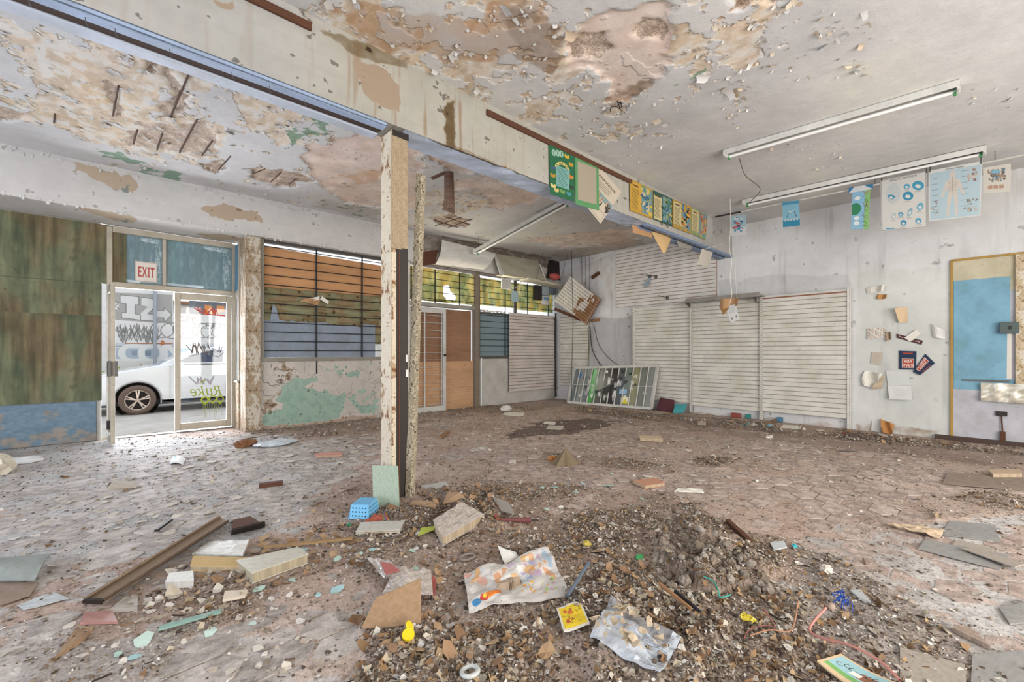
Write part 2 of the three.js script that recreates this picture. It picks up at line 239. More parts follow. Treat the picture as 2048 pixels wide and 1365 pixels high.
// ---------- floor ----------
const floor = struct('floor', 'shop floor of interlocking pavers buried in dirt and litter', 'floor');
part(floor, 'bed', bx(XL, XR, -0.25, -0.03, -8.35, ZB), std(0x5d4f45, { map: T.grime }));
{
  const a = 0.15, b = 0.085, mats = [];
  T.stone = dtex(512, 512, (i, j, c) => { const n = fbm(i / 64, j / 64, 5, 8), k = fbm(i / 8, j / 8, 3, 64), f = HASH[(i * 131 + j * 517) & 65535]; const v = 205 + (n - 0.5) * 110 + (k - 0.5) * 50 + (f - 0.5) * 24; c[0] = v; c[1] = v - 3; c[2] = v - 6; }, { m: 0.5 });
  for (const c of [0xd2cac4, 0xc9c1bb, 0xdad3ce, 0xd0bfb6, 0xd6c5bb, 0xc8b6ac]) mats.push(std(c, { map: T.stone, bumpMap: T.stone, bumpScale: 0.003, roughness: 0.8 }));
  const hex = (k) => { const s = 0.965, q = [[a, 0], [a * 0.6, b], [-a * 0.6, b], [-a, 0], [-a * 0.6, -b], [a * 0.6, -b]], pos = [], uv = [];
    const P = (x, y, z) => { pos.push(x, y, z); uv.push(x + k * 0.31, z + y + k * 0.17); };
    for (let i = 0; i < 6; i++) { const p = q[i], r = q[(i + 1) % 6]; P(0, 0, 0); P(r[0] * s * 0.97, 0, r[1] * s * 0.97 * -1); P(p[0] * s * 0.97, 0, -p[1] * s * 0.97);
      P(p[0] * s * 0.97, 0, -p[1] * s * 0.97); P(r[0] * s * 0.97, 0, -r[1] * s * 0.97); P(r[0] * s, -0.035, -r[1] * s); P(p[0] * s * 0.97, 0, -p[1] * s * 0.97); P(r[0] * s, -0.035, -r[1] * s); P(p[0] * s, -0.035, -p[1] * s); }
    for (let i = 0; i < pos.length; i += 9) { for (let m = 0; m < 3; m++) { const t1 = pos[i + 3 + m], t2 = pos[i + 6 + m]; pos[i + 3 + m] = t2; pos[i + 6 + m] = t1; } }
    const g = new THREE.BufferGeometry(); g.setAttribute('position', new THREE.Float32BufferAttribute(pos, 3)); g.setAttribute('uv', new THREE.Float32BufferAttribute(uv, 2)); g.computeVertexNormals(); return g; };
  const shapes = [0, 1, 2, 3, 4, 5].map(hex), list = [];
  for (let i = -14; i < 36; i++) for (let j = -50; j < 14; j++) { const x = i * 1.6 * a, z = j * 2 * b + (i & 1 ? b : 0); if (x < -3.4 || x > XR - 0.16 || z < -8.1 || z > 1.6) continue; if (z < -7.4 && x > 1.3) continue;
    const f = x * FX + z * FZ, s = -x * FZ + z * FX; const inView = f > 0.9 && Math.abs(s / f) < 1.28 && CAM_H / f * FPX < 720; list.push({ x, z, d: inView ? Math.hypot(x, z) : 99 + Math.hypot(x, z), t: [rr(-0.012, 0.012), rr(-0.012, 0.012), rr(-0.004, 0.003), ri(6)], pink: sstep(0.9, 2.6, x + (fbm(x, z, 2) - 0.5) * 2 - (z < -4 ? 0.6 : 0)) }); }
  list.sort((p, q) => p.d - q.d);
  const rest = mats.map(() => []);
  list.forEach((p, k) => { const mi = (rnd() < p.pink ? 3 : 0) + ri(3), e = new THREE.Euler(p.t[0], 0, p.t[1]);
    if (k < 300) { const o = part(floor, 'paver', shapes[p.t[3]], mats[mi]); o.position.set(p.x, p.t[2], p.z); o.rotation.copy(e); } else { const g = shapes[p.t[3]].clone(); g.applyMatrix4(new THREE.Matrix4().makeRotationFromEuler(e).setPosition(p.x, p.t[2], p.z)); rest[mi].push(g); } });
  rest.forEach((l, i) => { if (l.length) stuff(part(floor, 'far_pavers', l, mats[i])); });
}
// ---------- back wall (x = XR), shell ----------
const backWall = struct('wall_back', 'long stained off-white back wall behind the slatted display panels', 'wall');
{
  const x0 = ZF - 0.3, x1 = ZB, W = 2048, H = 660, sm = [0, 0, 0];
  const mk = mask(512, 165, (g) => { const q = (pts, col) => { g.fillStyle = col; g.beginPath(); pts.forEach(([px, py], i) => { const p = onX(px, py, XR); const a = (p[2] - x0) / (x1 - x0) * 512, b = p[1] / 3.6 * 165; i ? g.lineTo(a, b) : g.moveTo(a, b); }); g.closePath(); g.fill(); };
    q([[1182, 636], [1272, 630], [1272, 830], [1182, 830]], 'rgb(130,0,0)'); q([[1440, 560], [1700, 545], [1700, 600], [1440, 640]], 'rgb(60,0,0)'); q([[1712, 545], [1903, 528], [1903, 890], [1712, 870]], 'rgb(0,110,0)');
    q([[1712, 845], [1903, 860], [1903, 890], [1712, 880]], 'rgb(0,60,200)'); q([[1270, 815], [1700, 850], [1700, 870], [1270, 830]], 'rgb(0,0,140)'); q([[1130, 540], [1225, 510], [1225, 620], [1150, 600]], 'rgb(0,0,60)'); });
  const map = dtex(W, H, (i, j, c) => { const z = x0 + (x1 - x0) * i / W, y = 3.6 * j / H; mk((z - x0) / (x1 - x0) * 512 + (fbm(z * 4, y * 4, 2) - 0.5) * 6, y / 3.6 * 165 + (fbm(z * 4, y * 4 + 30, 2) - 0.5) * 6, sm);
    const n = fbm(z * 1.4, y * 1.4, 5), k = fbm(z * 9, y * 9, 4), st = fbm(z * 14, y * 1.2 + 70, 4), f = HASH[(i * 131 + j * 517) & 65535] - 0.5; let v = 206 + (n - 0.5) * 34 + (k - 0.5) * 14 + f * 7; if (st > 0.6) v -= (st - 0.6) * 70;
    let R = v, G = v, B = v - 1; const s = sm[0]; R -= 60 * s; G -= 60 * s; B -= 58 * s; const e = sm[1]; R -= 14 * e; G -= 8 * e; B -= 16 * e;
    const d = sm[2] * clamp(k * 2.4 - 0.75); R -= 70 * d; G -= 95 * d; B -= 115 * d; if (k > 0.76) { const t = (k - 0.76) * 500; R -= t; G -= t; B -= t; } c[0] = R; c[1] = G; c[2] = B; });
  map.wrapS = map.wrapT = THREE.ClampToEdgeWrapping;
  const g = bx(XR, XR + 0.25, -0.2, YC + 0.1, x0, x1), p = g.attributes.position, uv = g.attributes.uv; for (let i = 0; i < p.count; i++) uv.setXY(i, (p.getZ(i) - x0) / (x1 - x0), p.getY(i) / 3.6);
  part(backWall, 'plaster', g, new THREE.MeshStandardMaterial({ map, bumpMap: at(T.soft, 1), bumpScale: 0.004, roughness: 0.75 }));
}
// rear and side walls out of view, wide openings placed to let light in
struct('wall_rear', 'plain plaster wall, unseen behind the viewer, wide opening placed to let light in', 'wall', merge([bx(XL, -1, -0.2, YC + 0.1, ZB, ZB + 0.25), bx(6.2, XR, -0.2, YC + 0.1, ZB, ZB + 0.25), bx(-1, 6.2, 2.9, YC + 0.1, ZB, ZB + 0.25)]), MAT.white);
struct('wall_left', 'plain plaster wall, unseen at the side, wide opening placed to let light in', 'wall', merge([bx(XL - 0.25, XL, -0.2, YC + 0.1, -8.35, -6.3), bx(XL - 0.25, XL, -0.2, YC + 0.1, -0.1, ZB + 0.25), bx(XL - 0.25, XL, 2.65, YC + 0.1, -6.3, -0.1), bx(XL - 0.25, XL, -0.2, 0.25, -6.3, -0.1)]), MAT.white);
// ---------- centre beam ----------
const beam = struct('beam_centre', 'cream painted concrete beam across the shop with blue underside', 'beam');
{
  const W = 2048, H = 128, x0 = -4, x1 = XR, o3 = [0, 0, 0], q = (g, pts, col) => { g.fillStyle = col; g.beginPath(); pts.forEach(([px, py], i) => { const p = onZ(px, py, ZBM); const a = (p[0] - x0) / (x1 - x0) * 1024, b = (p[1] - YB) / (YC - YB) * 64; i ? g.lineTo(a, b) : g.moveTo(a, b); }); g.closePath(); g.fill(); };
  const mk = mask(1024, 64, (g) => { g.globalCompositeOperation = 'lighter'; q(g, [[700, 120], [760, 130], [800, 170], [800, 225], [770, 212], [730, 190], [728, 165]], 'rgb(220,0,0)'); q(g, [[890, 212], [907, 202], [911, 294], [893, 288]], 'rgb(0,255,0)'); q(g, [[660, 60], [800, 130], [800, 250], [675, 205]], 'rgb(60,0,60)');
    q(g, [[815, 150], [960, 220], [960, 330], [815, 250]], 'rgb(30,0,60)'); q(g, [[430, 0], [470, 0], [462, 20], [436, 12]], 'rgb(255,0,0)'); q(g, [[640, 60], [740, 90], [812, 120], [812, 140], [700, 105]], 'rgb(0,150,0)'); q(g, [[870, 300], [1000, 350], [1080, 375], [1080, 365], [900, 285]], 'rgb(0,90,120)'); });
  const map = dtex(W, H, (i, j, c) => { const x = x0 + (x1 - x0) * i / W, y = (YC - YB) * j / H; mk(i / 2 + (fbm(x * 14, y * 14, 3) - 0.5) * 5, j / 2 + (fbm(x * 14, y * 14 + 9, 3) - 0.5) * 6, o3); const n = fbm(x * 1.5, y * 3, 4), k = fbm(x * 14, y * 14, 4), st = fbm(x * 22, y * 1.5 + 5, 3);
    let R = 163 + (n - 0.5) * 20 + (k - 0.5) * 12, G = R - 1, B = R - 5; const warm = sstep(0.6, 1.4, x) * (1 - sstep(5.5, 7, x)); G -= 2 * warm; B -= 8 * warm;
    if (st > 0.58) { const t = (st - 0.58) * 130 * (0.3 + o3[2] * 4); R -= t * 0.6; G -= t; B -= t * 1.3; }
    const e = sstep(0.4, 0.55, o3[0] + (k - 0.5) * 0.5); R = mixn(R, 152, e); G = mixn(G, 134, e); B = mixn(B, 115, e); const d = clamp(o3[1] * (0.5 + k)); R = mixn(R, 92, d); G = mixn(G, 74, d); B = mixn(B, 46, d); if (k > 0.77) { R -= 60; G -= 62; B -= 60; } c[0] = R; c[1] = G; c[2] = B; });
  map.wrapS = map.wrapT = THREE.ClampToEdgeWrapping;
  const g = bx(x0, x1, YB + 0.01, YC + 0.1, ZBM2, ZBM), p = g.attributes.position; for (let i = 0; i < p.count; i++) g.attributes.uv.setXY(i, (p.getX(i) - x0) / (x1 - x0), (p.getY(i) - YB) / (YC - YB));
  part(beam, 'beam_body', g, new THREE.MeshStandardMaterial({ map, bumpMap: at(T.soft, 0.8), bumpScale: 0.006, roughness: 0.8 }));
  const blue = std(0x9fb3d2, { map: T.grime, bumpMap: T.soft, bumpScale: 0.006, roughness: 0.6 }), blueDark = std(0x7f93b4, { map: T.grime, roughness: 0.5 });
  const run = (name, xa, xb, z0, z1, y0, y1, m) => part(beam, name, bx(xa, xb, y0, y1, z0, z1, 0.012), m);
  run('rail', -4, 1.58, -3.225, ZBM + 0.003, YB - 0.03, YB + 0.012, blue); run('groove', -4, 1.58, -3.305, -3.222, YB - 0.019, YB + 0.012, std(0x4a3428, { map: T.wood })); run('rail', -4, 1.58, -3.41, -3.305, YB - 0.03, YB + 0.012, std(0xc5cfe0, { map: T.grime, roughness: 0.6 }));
  { const gg = new THREE.PlaneGeometry(3.75, 0.262, 150, 10); gg.rotateX(Math.PI / 2); gg.translate(3.6, YB - 0.006, -3.272); const pp = gg.attributes.position; for (let i = 0; i < pp.count; i++) { const n = fbm(pp.getX(i) * 6, pp.getZ(i) * 9, 4); pp.setY(i, YB + 0.006 - 0.06 * Math.max(0, n - 0.42)); } gg.computeVertexNormals(); part(beam, 'peeling_underside', metric(gg.toNonIndexed()), std(0xc6d4ea, { map: T.grime, bumpMap: T.rough, bumpScale: 0.006, roughness: 0.7, side: THREE.DoubleSide })); }
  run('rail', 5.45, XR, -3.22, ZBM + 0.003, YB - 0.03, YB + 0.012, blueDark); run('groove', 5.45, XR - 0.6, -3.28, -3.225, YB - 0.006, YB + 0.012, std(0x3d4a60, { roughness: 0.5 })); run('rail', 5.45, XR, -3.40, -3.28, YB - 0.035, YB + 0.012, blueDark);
  for (const [a, b] of [[[462, 0], [622, 50]], [[972, 224], [1262, 368]]]) { const p0 = onZ(a[0], a[1], ZBM), p1 = onZ(b[0], b[1], ZBM); part(beam, 'batten', bx(p0[0], p1[0], YC - 0.115, YC - 0.06, ZBM, ZBM + 0.022, 0.004), MAT.darkWood); }
  for (const px of [55, 170, 230, 340, 465, 540, 610]) { const p = onZ(px, 120, ZBM); const h = tube([[p[0], YB - 0.04, ZBM - 0.02], [p[0] + 0.004, YB - 0.075, ZBM - 0.015], [p[0] + 0.012, YB - 0.09, ZBM - 0.004], [p[0] + 0.004, YB - 0.098, ZBM + 0.006]], 0.0022, 8, 4); part(beam, 'hook', h, MAT.steel); }
}
// ---------- shopfront lintel and column ----------
let lintel;
{
  const W = 2048, H = 128, x0 = -4, x1 = XR, o3 = [0, 0, 0], q = (g, pts, col) => { g.fillStyle = col; g.beginPath(); pts.forEach(([px, py], i) => { const p = onZ(px, py, -7.4); const a = (p[0] - x0) / (x1 - x0) * 1024, b = (p[1] - YLIN) / (YC - YLIN) * 64; i ? g.lineTo(a, b) : g.moveTo(a, b); }); g.closePath(); g.fill(); };
  const mk = mask(1024, 64, (g) => { q(g, [[145, 320], [250, 350], [280, 370], [270, 390], [230, 375], [160, 345]], 'rgb(230,0,0)'); q(g, [[232, 370], [262, 372], [258, 388], [240, 385]], 'rgb(0,0,255)'); q(g, [[400, 415], [450, 410], [520, 425], [525, 445], [470, 440], [420, 435]], 'rgb(230,0,0)'); q(g, [[840, 440], [1120, 500], [1120, 540], [840, 500]], 'rgb(0,190,0)'); });
  const map = dtex(W, H, (i, j, c) => { const x = x0 + (x1 - x0) * i / W, y = (YC - YLIN) * j / H; mk(i / 2 + (fbm(x * 12, y * 12, 4) - 0.5) * 12, j / 2 + (fbm(x * 12, y * 12 + 9, 4) - 0.5) * 12, o3); const n = fbm(x * 1.5, y * 3, 4), k = fbm(x * 12, y * 12, 4); let R = 196 + (n - 0.5) * 20 + (k - 0.5) * 12, G = R - 3, B = R - 7;
    const e = sstep(0.4, 0.55, o3[0] + (k - 0.5) * 0.6); R = mixn(R, 176, e); G = mixn(G, 158, e); B = mixn(B, 136, e); const b2 = sstep(0.4, 0.6, o3[2]); R = mixn(R, 128, b2); G = mixn(G, 134, b2); B = mixn(B, 126, b2); const d = clamp(o3[1] * (0.3 + k)); R = mixn(R, 86, d); G = mixn(G, 70, d); B = mixn(B, 58, d); if (k > 0.78) { R -= 40; G -= 42; B -= 42; } c[0] = R; c[1] = G; c[2] = B; });
  map.wrapS = map.wrapT = THREE.ClampToEdgeWrapping;
  const g = merge([bx(x0, 1.5, YLIN, YC + 0.1, -8.4, -7.4), bx(1.5, x1, YLIN - 0.005, YC + 0.1, -7.78, -7.401)]), p = g.attributes.position; for (let i = 0; i < p.count; i++) g.attributes.uv.setXY(i, (p.getX(i) - x0) / (x1 - x0), Math.abs(g.attributes.normal.getY(i)) > 0.5 ? (p.getZ(i) + 8.4) * 0.9 : (p.getY(i) - YLIN) / (YC - YLIN));
  lintel = struct('beam_front', 'grey-white concrete lintel above the shopfront with flaking patches', 'beam');
  part(lintel, 'lintel_body', g, new THREE.MeshStandardMaterial({ map, bumpMap: at(T.soft, 0.8), bumpScale: 0.006, roughness: 0.85 }));
}
const PEEL = (base, under, hole, m, amt) => dtex(512, 512, (i, j, c) => { const a = fbm(i / 40, j / 90, 5), b = fbm(i / 10 + 60, j / 16, 4), f = HASH[(i * 131 + j * 517) & 65535] - 0.5, e = sstep(0.48, 0.53, a * 0.6 + b * 0.4 + amt), h = sstep(0.64, 0.70, b + (a - 0.5) * 0.5); for (let k = 0; k < 3; k++) c[k] = mixn(mixn(base[k], under[k], e), hole[k], h) + f * 14 + (b - 0.5) * 26; }, { m });
const colMat = std(0xffffff, { map: PEEL([196, 188, 172], [164, 144, 118], [116, 94, 72], 0.9, 0.06), bumpMap: T.rough, bumpScale: 0.006 });
struct('column_front', 'weathered peeling column between glass entrance and barred window', 'column', bx(1.46, 1.67, 0, YLIN, -7.85, -7.47, 0.012), colMat);
// ---------- paint peeling off the ceilings ----------
function peelG(L, W, bend, segs = 4) { const pos = [], uv = []; const P = (t, s) => { const a = bend * t, r = L / Math.max(0.05, bend); return [r * Math.sin(a), -r * (1 - Math.cos(a)), s * W * 0.5 * (1 - 0.45 * t * t + 0.12 * Math.sin(t * 9 + s))]; }; for (let i = 0; i < segs; i++) { const t0 = i / segs, t1 = (i + 1) / segs, a = P(t0, -1), b = P(t0, 1), c = P(t1, 1), d = P(t1, -1); for (const p of [a, b, c, a, c, d]) { pos.push(...p); uv.push(0, 0); } } const g = new THREE.BufferGeometry(); g.setAttribute('position', new THREE.Float32BufferAttribute(pos, 3)); g.setAttribute('uv', new THREE.Float32BufferAttribute(uv, 2)); g.computeVertexNormals(); return g; }
{
  const skins = [std(0xc9c7c3, { side: THREE.DoubleSide }), std(0xc9bda9, { side: THREE.DoubleSide }), std(0xb9a68e, { side: THREE.DoubleSide })];
  const hang = (bay, n, x0, x1, z0, z1, spots) => {
    const out = skins.map(() => []); let k = 0, t = 0;
    const add = (x, z, L, W, b, y) => { const g = peelG(L, W, b); g.rotateY(rr(0, 6.28)); g.translate(x, y, z); const q = rnd(); out[q < 0.62 ? 0 : q < 0.88 ? 1 : 2].push(g); };
    while (k < n && t++ < n * 400) { const x = rr(x0, x1), z = rr(z0, z1), r = bay.lay(x, z); if (r.ex < 0.06 || r.ex > 0.94 || r.deep > 0.6) continue; const y = YC + (r.n1 - 0.5) * 0.008 - 0.0005, L = rr(0.008, 0.032) * (rnd() < 0.08 ? 2.2 : 1); add(x, z, L, L * rr(0.5, 1.8), rr(0.25, 1.1), y); k++; }
    for (const [px, py, r, m, s] of spots) for (let i = 0; i < m; i++) { const p = onY(px + rr(-1, 1) * r[0], py + rr(-1, 1) * r[1], YC); if (p[2] < z0 || p[2] > z1 || p[0] > XR - 0.1) continue; const L = rr(0.008, s * 0.62) * (0.35 + 0.65 * rnd()); add(p[0], p[2], L, L * rr(0.35, 1.1), rr(0.5, 2.0), YC - 0.001); }
    out.forEach((l, i) => { if (l.length) stuff(part(bay.root, 'peeling_paint', l, skins[i])); });
  };
  hang(ceilMain, 900, 0.5, 5.6, ZBM + 0.05, 0.6, [[1600, 310, [95, 28], 60, 0.07], [1680, 60, [60, 40], 26, 0.16], [1530, 120, [90, 40], 34, 0.15], [1990, 195, [50, 22], 24, 0.08], [1480, 225, [30, 14], 14, 0.08], [1300, 300, [60, 30], 20, 0.12], [1240, 250, [120, 50], 26, 0.09], [1700, 130, [30, 25], 16, 0.14], [1460, 180, [35, 25], 18, 0.18]]);
  hang(ceilFront, 1300, -1.5, 8.2, -7.35, ZBM2 - 0.03, [[1000, 400, [120, 25], 40, 0.12], [1120, 425, [110, 22], 34, 0.1], [620, 400, [90, 25], 30, 0.14], [520, 380, [40, 14], 12, 0.12], [840, 470, [60, 12], 14, 0.1]]);
  // paint tongues hanging off the lintel edge and wall heads
  const edge = []; for (let i = 0; i < 90; i++) { const x = rr(-1.2, 4.4), g = peelG(rr(0.015, 0.06), rr(0.015, 0.04), rr(0.4, 1.3)); g.rotateZ(-1.2); g.rotateY(rr(-0.4, 0.4) - Math.PI / 2); g.translate(x, YLIN + rr(0, 0.05), -7.397); edge.push(g); } for (let i = 0; i < 60; i++) { const x = rr(-1, 4), g = peelG(rr(0.015, 0.06), rr(0.015, 0.04), rr(0.3, 1)); g.rotateZ(-1.1); g.rotateY(-Math.PI / 2); g.translate(x, YC - rr(0, 0.06), -7.397); edge.push(g); }
  stuff(part(lintel, 'paint_tongues', edge, skins[0]));
  // charred strip of sheathing hanging from the front bay
  const a = onY(896, 343, YC), b = thing('hanging_bark_strip', 'charred brown strip dangling from the front bay ceiling', 'strip', [a[0], YC, a[2]]); const bark = std(0xffffff, { map: PEEL([112, 78, 58], [70, 48, 38], [176, 160, 146], 0.3, 0.02) }); const rt = [-FZ, 0, FX], R = (s, y, d = 0) => [rt[0] * s + d * FX, y, rt[2] * s + d * FZ];
  part(b, 'long_piece', sheet(R(-0.04, -0.5, -0.05), R(0.09, -0.5, -0.03), R(0.07, 0.0), R(-0.05, 0.0), 0.01, (u, v) => 0.03 * Math.sin(u * 3.1) + 0.03 * Math.sin(v * 4), 5, 12), bark); part(b, 'short_piece', sheet(R(-0.22, -0.1, -0.05), R(-0.19, -0.13, -0.05), R(-0.02, -0.03), R(-0.05, 0.0), 0.012, (u, v) => 0.015 * Math.sin(u * 3.1), 4, 4), bark); part(b, 'torn_end', sheet(R(-0.06, -0.52, -0.05), R(0.09, -0.56, -0.06), R(0.08, -0.42, -0.04), R(-0.05, -0.4, -0.04), 0.012, (u, v) => 0.03 * Math.sin(u * 6), 6, 3), bark);
  const h = onY(1238, 203, YC), w = thing('ceiling_wires', 'tuft of black wires poking from the broken ceiling patch', 'wire', h); for (let i = 0; i < 5; i++) part(w, 'wire', tube([[0, 0.02, 0], [rr(-0.03, 0.03), -0.02, rr(-0.03, 0.03)], [rr(-0.07, 0.07), -0.06, rr(-0.07, 0.07)], [rr(-0.08, 0.08), rr(-0.12, -0.06), rr(-0.08, 0.08)]], 0.004, 12, 4), MAT.dark);
}
// ---------- shopfront ----------
function decal(w, h, draw) { const c = document.createElement('canvas'); c.width = w; c.height = h; const g = c.getContext('2d'); draw(g, w, h); const d = g.getImageData(0, 0, w, h), a = document.createElement('canvas'); a.width = w; a.height = h; const ga = a.getContext('2d'), e = ga.createImageData(w, h);
  for (let i = 0; i < w * h; i++) { e.data[4 * i] = e.data[4 * i + 1] = e.data[4 * i + 2] = d.data[4 * i + 3]; e.data[4 * i + 3] = 255; const k = d.data[4 * i + 3]; if (!k) { d.data[4 * i] = d.data[4 * i + 1] = d.data[4 * i + 2] = 128; } d.data[4 * i + 3] = 255; } ga.putImageData(e, 0, 0); g.putImageData(d, 0, 0);
  const t = new THREE.CanvasTexture(c); t.colorSpace = THREE.SRGBColorSpace; t.magFilter = THREE.LinearFilter; const t2 = new THREE.CanvasTexture(a); t2.magFilter = THREE.LinearFilter; return { map: t, alphaMap: t2, transparent: true }; }
const stroke = (g, col, lw, pts) => { g.strokeStyle = col; g.lineWidth = lw; g.lineCap = g.lineJoin = 'round'; g.beginPath(); pts.forEach(([x, y], i) => i ? g.lineTo(x, y) : g.moveTo(x, y)); g.stroke(); };
const scribble = (g, col, lw, x, y, w, h, n, sd) => { let s = sd; const q = () => (s = (s * 16807) % 2147483647) / 2147483647; const p = []; for (let i = 0; i < n; i++) p.push([x + w * (i / n * 0.8 + q() * 0.25), y + h * (i % 2 ? 0.75 + q() * 0.25 : q() * 0.35)]); stroke(g, col, lw, p); };
T.olive = dtex(1024, 1024, (i, j, c) => { const x = i / 1024, y = j / 1024, a = fbm(x * 5, y * 2.4, 5), s = fbm(x * 34, y * 3.2 + 9, 4), k = fbm(x * 9 + 40, y * 9, 4), w = fbm(x * 4 + 7, y * 1.6, 3); const ring = Math.abs(((w * 9) % 1) - 0.5) * 2; let gm = sstep(0.38, 0.66, a), R = mixn(104, 96, gm), G = mixn(92, 101, gm), B = mixn(66, 76, gm); const d = (s - 0.5) * 70 + (ring < 0.3 ? -7 * (1 - ring / 0.3) : 0) + (k - 0.5) * 34; R += d; G += d * 0.9; B += d * 0.7; if (k > 0.72) { const t = (k - 0.72) * 260; R -= t; G -= t; B -= t * 0.7; } const f = (HASH[(i * 131 + j * 517) & 65535] - 0.5) * 12; c[0] = R + f; c[1] = G + f; c[2] = B + f; }, { m: 1.7 });
T.osb = dtex(512, 512, (i, j, c) => { const x = i / 512, y = j / 512, a = fbm(x * 7, y * 16, 5), s = fbm(x * 3, y * 30, 4), k = fbm(x * 14 + 40, y * 14, 3); let gm = sstep(0.40, 0.6, a), R = mixn(126, 126, gm), G = mixn(106, 124, gm), B = mixn(76, 92, gm); const d = (s - 0.5) * 60; R += d; G += d; B += d; if (k > 0.66) { const t = (k - 0.66) * 420; R -= t; G -= t; B -= t; } c[0] = R; c[1] = G; c[2] = B; }, { m: 1.0 });
T.blueBoard = dtex(512, 256, (i, j, c) => { const x = i / 256, y = j / 256, a = fbm(x * 4, y * 4, 5), k = fbm(x * 18, y * 18, 3), e = sstep(0.48, 0.68, a + (1 - x / 2) * 0.2 - 0.14 + (0.5 - y) * 0.14 + (k - 0.5) * 0.2); c[0] = mixn(104, 140, e) + (k - 0.5) * 30; c[1] = mixn(127, 131, e) + (k - 0.5) * 30; c[2] = mixn(143, 120, e) + (k - 0.5) * 30; });
const oliveMat = std(0xffffff, { map: T.olive, bumpMap: at(T.rough, 1.2), bumpScale: 0.002 }), osbMat = std(0xffffff, { map: T.osb }), orangePly = std(0xe0a468, { map: T.ply }), brownPly = std(0xa8775a, { map: T.ply }), palePly = std(0xdcbd9e, { map: T.ply });
const frameMat = std(0xbdb4a4, { map: T.grime, roughness: 0.5, metalness: 0.25, bumpMap: T.soft, bumpScale: 0.001 });
// solid walls round the openings
struct('wall_front', 'plastered wall behind the plywood left of the entrance', 'wall', bx(XL, -0.12, -0.2, YLIN, -8.4, -8.17), MAT.white);
{ // low wall under the first window: mint paint showing through flaking off-white
  const x0 = 1.6, x1 = 4.25, W = 1024, H = 410, o3 = [0, 0, 0], q = (g, pts, col) => { g.fillStyle = col; g.beginPath(); pts.forEach(([px, py], i) => { const p = onZ(px, py, ZF); const a = (p[0] - x0) / (x1 - x0) * 256, b = p[1] / 1.06 * 102; i ? g.lineTo(a, b) : g.moveTo(a, b); }); g.closePath(); g.fill(); };
  const mk = mask(256, 102, (g) => { q(g, [[556, 775], [570, 770], [600, 765], [620, 778], [650, 780], [672, 790], [690, 785], [692, 800], [680, 835], [640, 842], [600, 845], [560, 850], [530, 852], [530, 830], [560, 820]], 'rgb(255,0,0)'); q(g, [[565, 768], [590, 758], [630, 752], [640, 762], [600, 772]], 'rgb(200,0,0)'); q(g, [[670, 742], [680, 742], [680, 752], [672, 752]], 'rgb(220,0,0)'); q(g, [[686, 745], [705, 742], [723, 742], [722, 752], [700, 753], [688, 752]], 'rgb(240,0,0)'); q(g, [[690, 780], [740, 775], [758, 790], [758, 830], [700, 825]], 'rgb(130,0,0)'); q(g, [[720, 810], [745, 808], [745, 825], [720, 828]], 'rgb(220,0,0)'); q(g, [[560, 725], [757, 722], [757, 738], [600, 745]], 'rgb(95,0,0)');
    q(g, [[515, 740], [600, 735], [570, 760], [550, 800], [525, 830], [515, 800]], 'rgb(0,120,0)'); q(g, [[515, 855], [757, 828], [757, 850], [515, 870]], 'rgb(0,0,255)'); });
  const hgt = new Uint8Array(W * H * 4);
  const map = dtex(W, H, (i, j, c) => { const x = x0 + (x1 - x0) * i / W, y = 1.06 * j / H; mk(i / 4 + (fbm(x * 9, y * 9, 3) - 0.5) * 16, j / 4 + (fbm(x * 9, y * 9 + 9, 3) - 0.5) * 10, o3); const n = fbm(x * 3, y * 3, 4), k = fbm(x * 16, y * 16, 4), l = Math.abs(fbm(x * 5 + 3, y * 5, 4) - 0.5); let R = 190 + (n - 0.5) * 26 + (k - 0.5) * 20, G = R - 8, B = R - 18;
    const gr = sstep(0.44, 0.54, o3[0] * 0.92 + (k - 0.5) * 0.95) * 0.9; R = mixn(R, 138 + (k - 0.5) * 50, gr); G = mixn(G, 166 + (k - 0.5) * 44, gr); B = mixn(B, 150 + (k - 0.5) * 44, gr);
    const cr = l < 0.012 ? (1 - gr) * (0.3 + o3[1] * 2) : 0; const dk = clamp(cr) * 90; R -= dk; G -= dk; B -= dk; const br = sstep(0.56, 0.66, k + o3[1] * 0.1) * (1 - gr) * 0.7 * sstep(0.5, 0.62, n + o3[1] * 0.15); R = mixn(R, 128, br); G = mixn(G, 104, br); B = mixn(B, 78, br); const d = clamp(o3[2] * (0.3 + k)) * 0.7; R = mixn(R, 140, d); G = mixn(G, 114, d); B = mixn(B, 92, d); if (k > 0.76) { R -= 60; G -= 60; B -= 60; }
    c[0] = R; c[1] = G; c[2] = B; const o = (j * W + i) * 4, hv = 190 - 60 * gr - 90 * br - dk + (k - 0.5) * 40; hgt[o] = hgt[o + 1] = hgt[o + 2] = clamp(hv, 0, 255); hgt[o + 3] = 255; });
  map.wrapS = map.wrapT = THREE.ClampToEdgeWrapping; const bump = new THREE.DataTexture(hgt, W, H); bump.magFilter = THREE.LinearFilter; bump.needsUpdate = true;
  const g = bx(1.66, 4.2, -0.2, 1.06, -7.75, ZF), p = g.attributes.position; for (let i = 0; i < p.count; i++) g.attributes.uv.setXY(i, (p.getX(i) - x0) / (x1 - x0), p.getY(i) / 1.06);
  struct('wall_front', 'low shopfront wall with flaking mint paint under the barred window', 'wall', g, new THREE.MeshStandardMaterial({ map, bumpMap: bump, bumpScale: 0.014, roughness: 0.9 }));
}
struct('wall_front', 'plain low shopfront wall in the far corner', 'wall', bx(5.92, XR, -0.2, 1.06, -7.75, ZF), std(0xc9c5bf, { map: T.grime, bumpMap: T.soft, bumpScale: 0.004 }));
struct('wall_front', 'narrow pier between barred window and security door', 'wall', bx(4.14, 4.235, -0.2, YLIN, -7.75, ZF + 0.01), MAT.white);
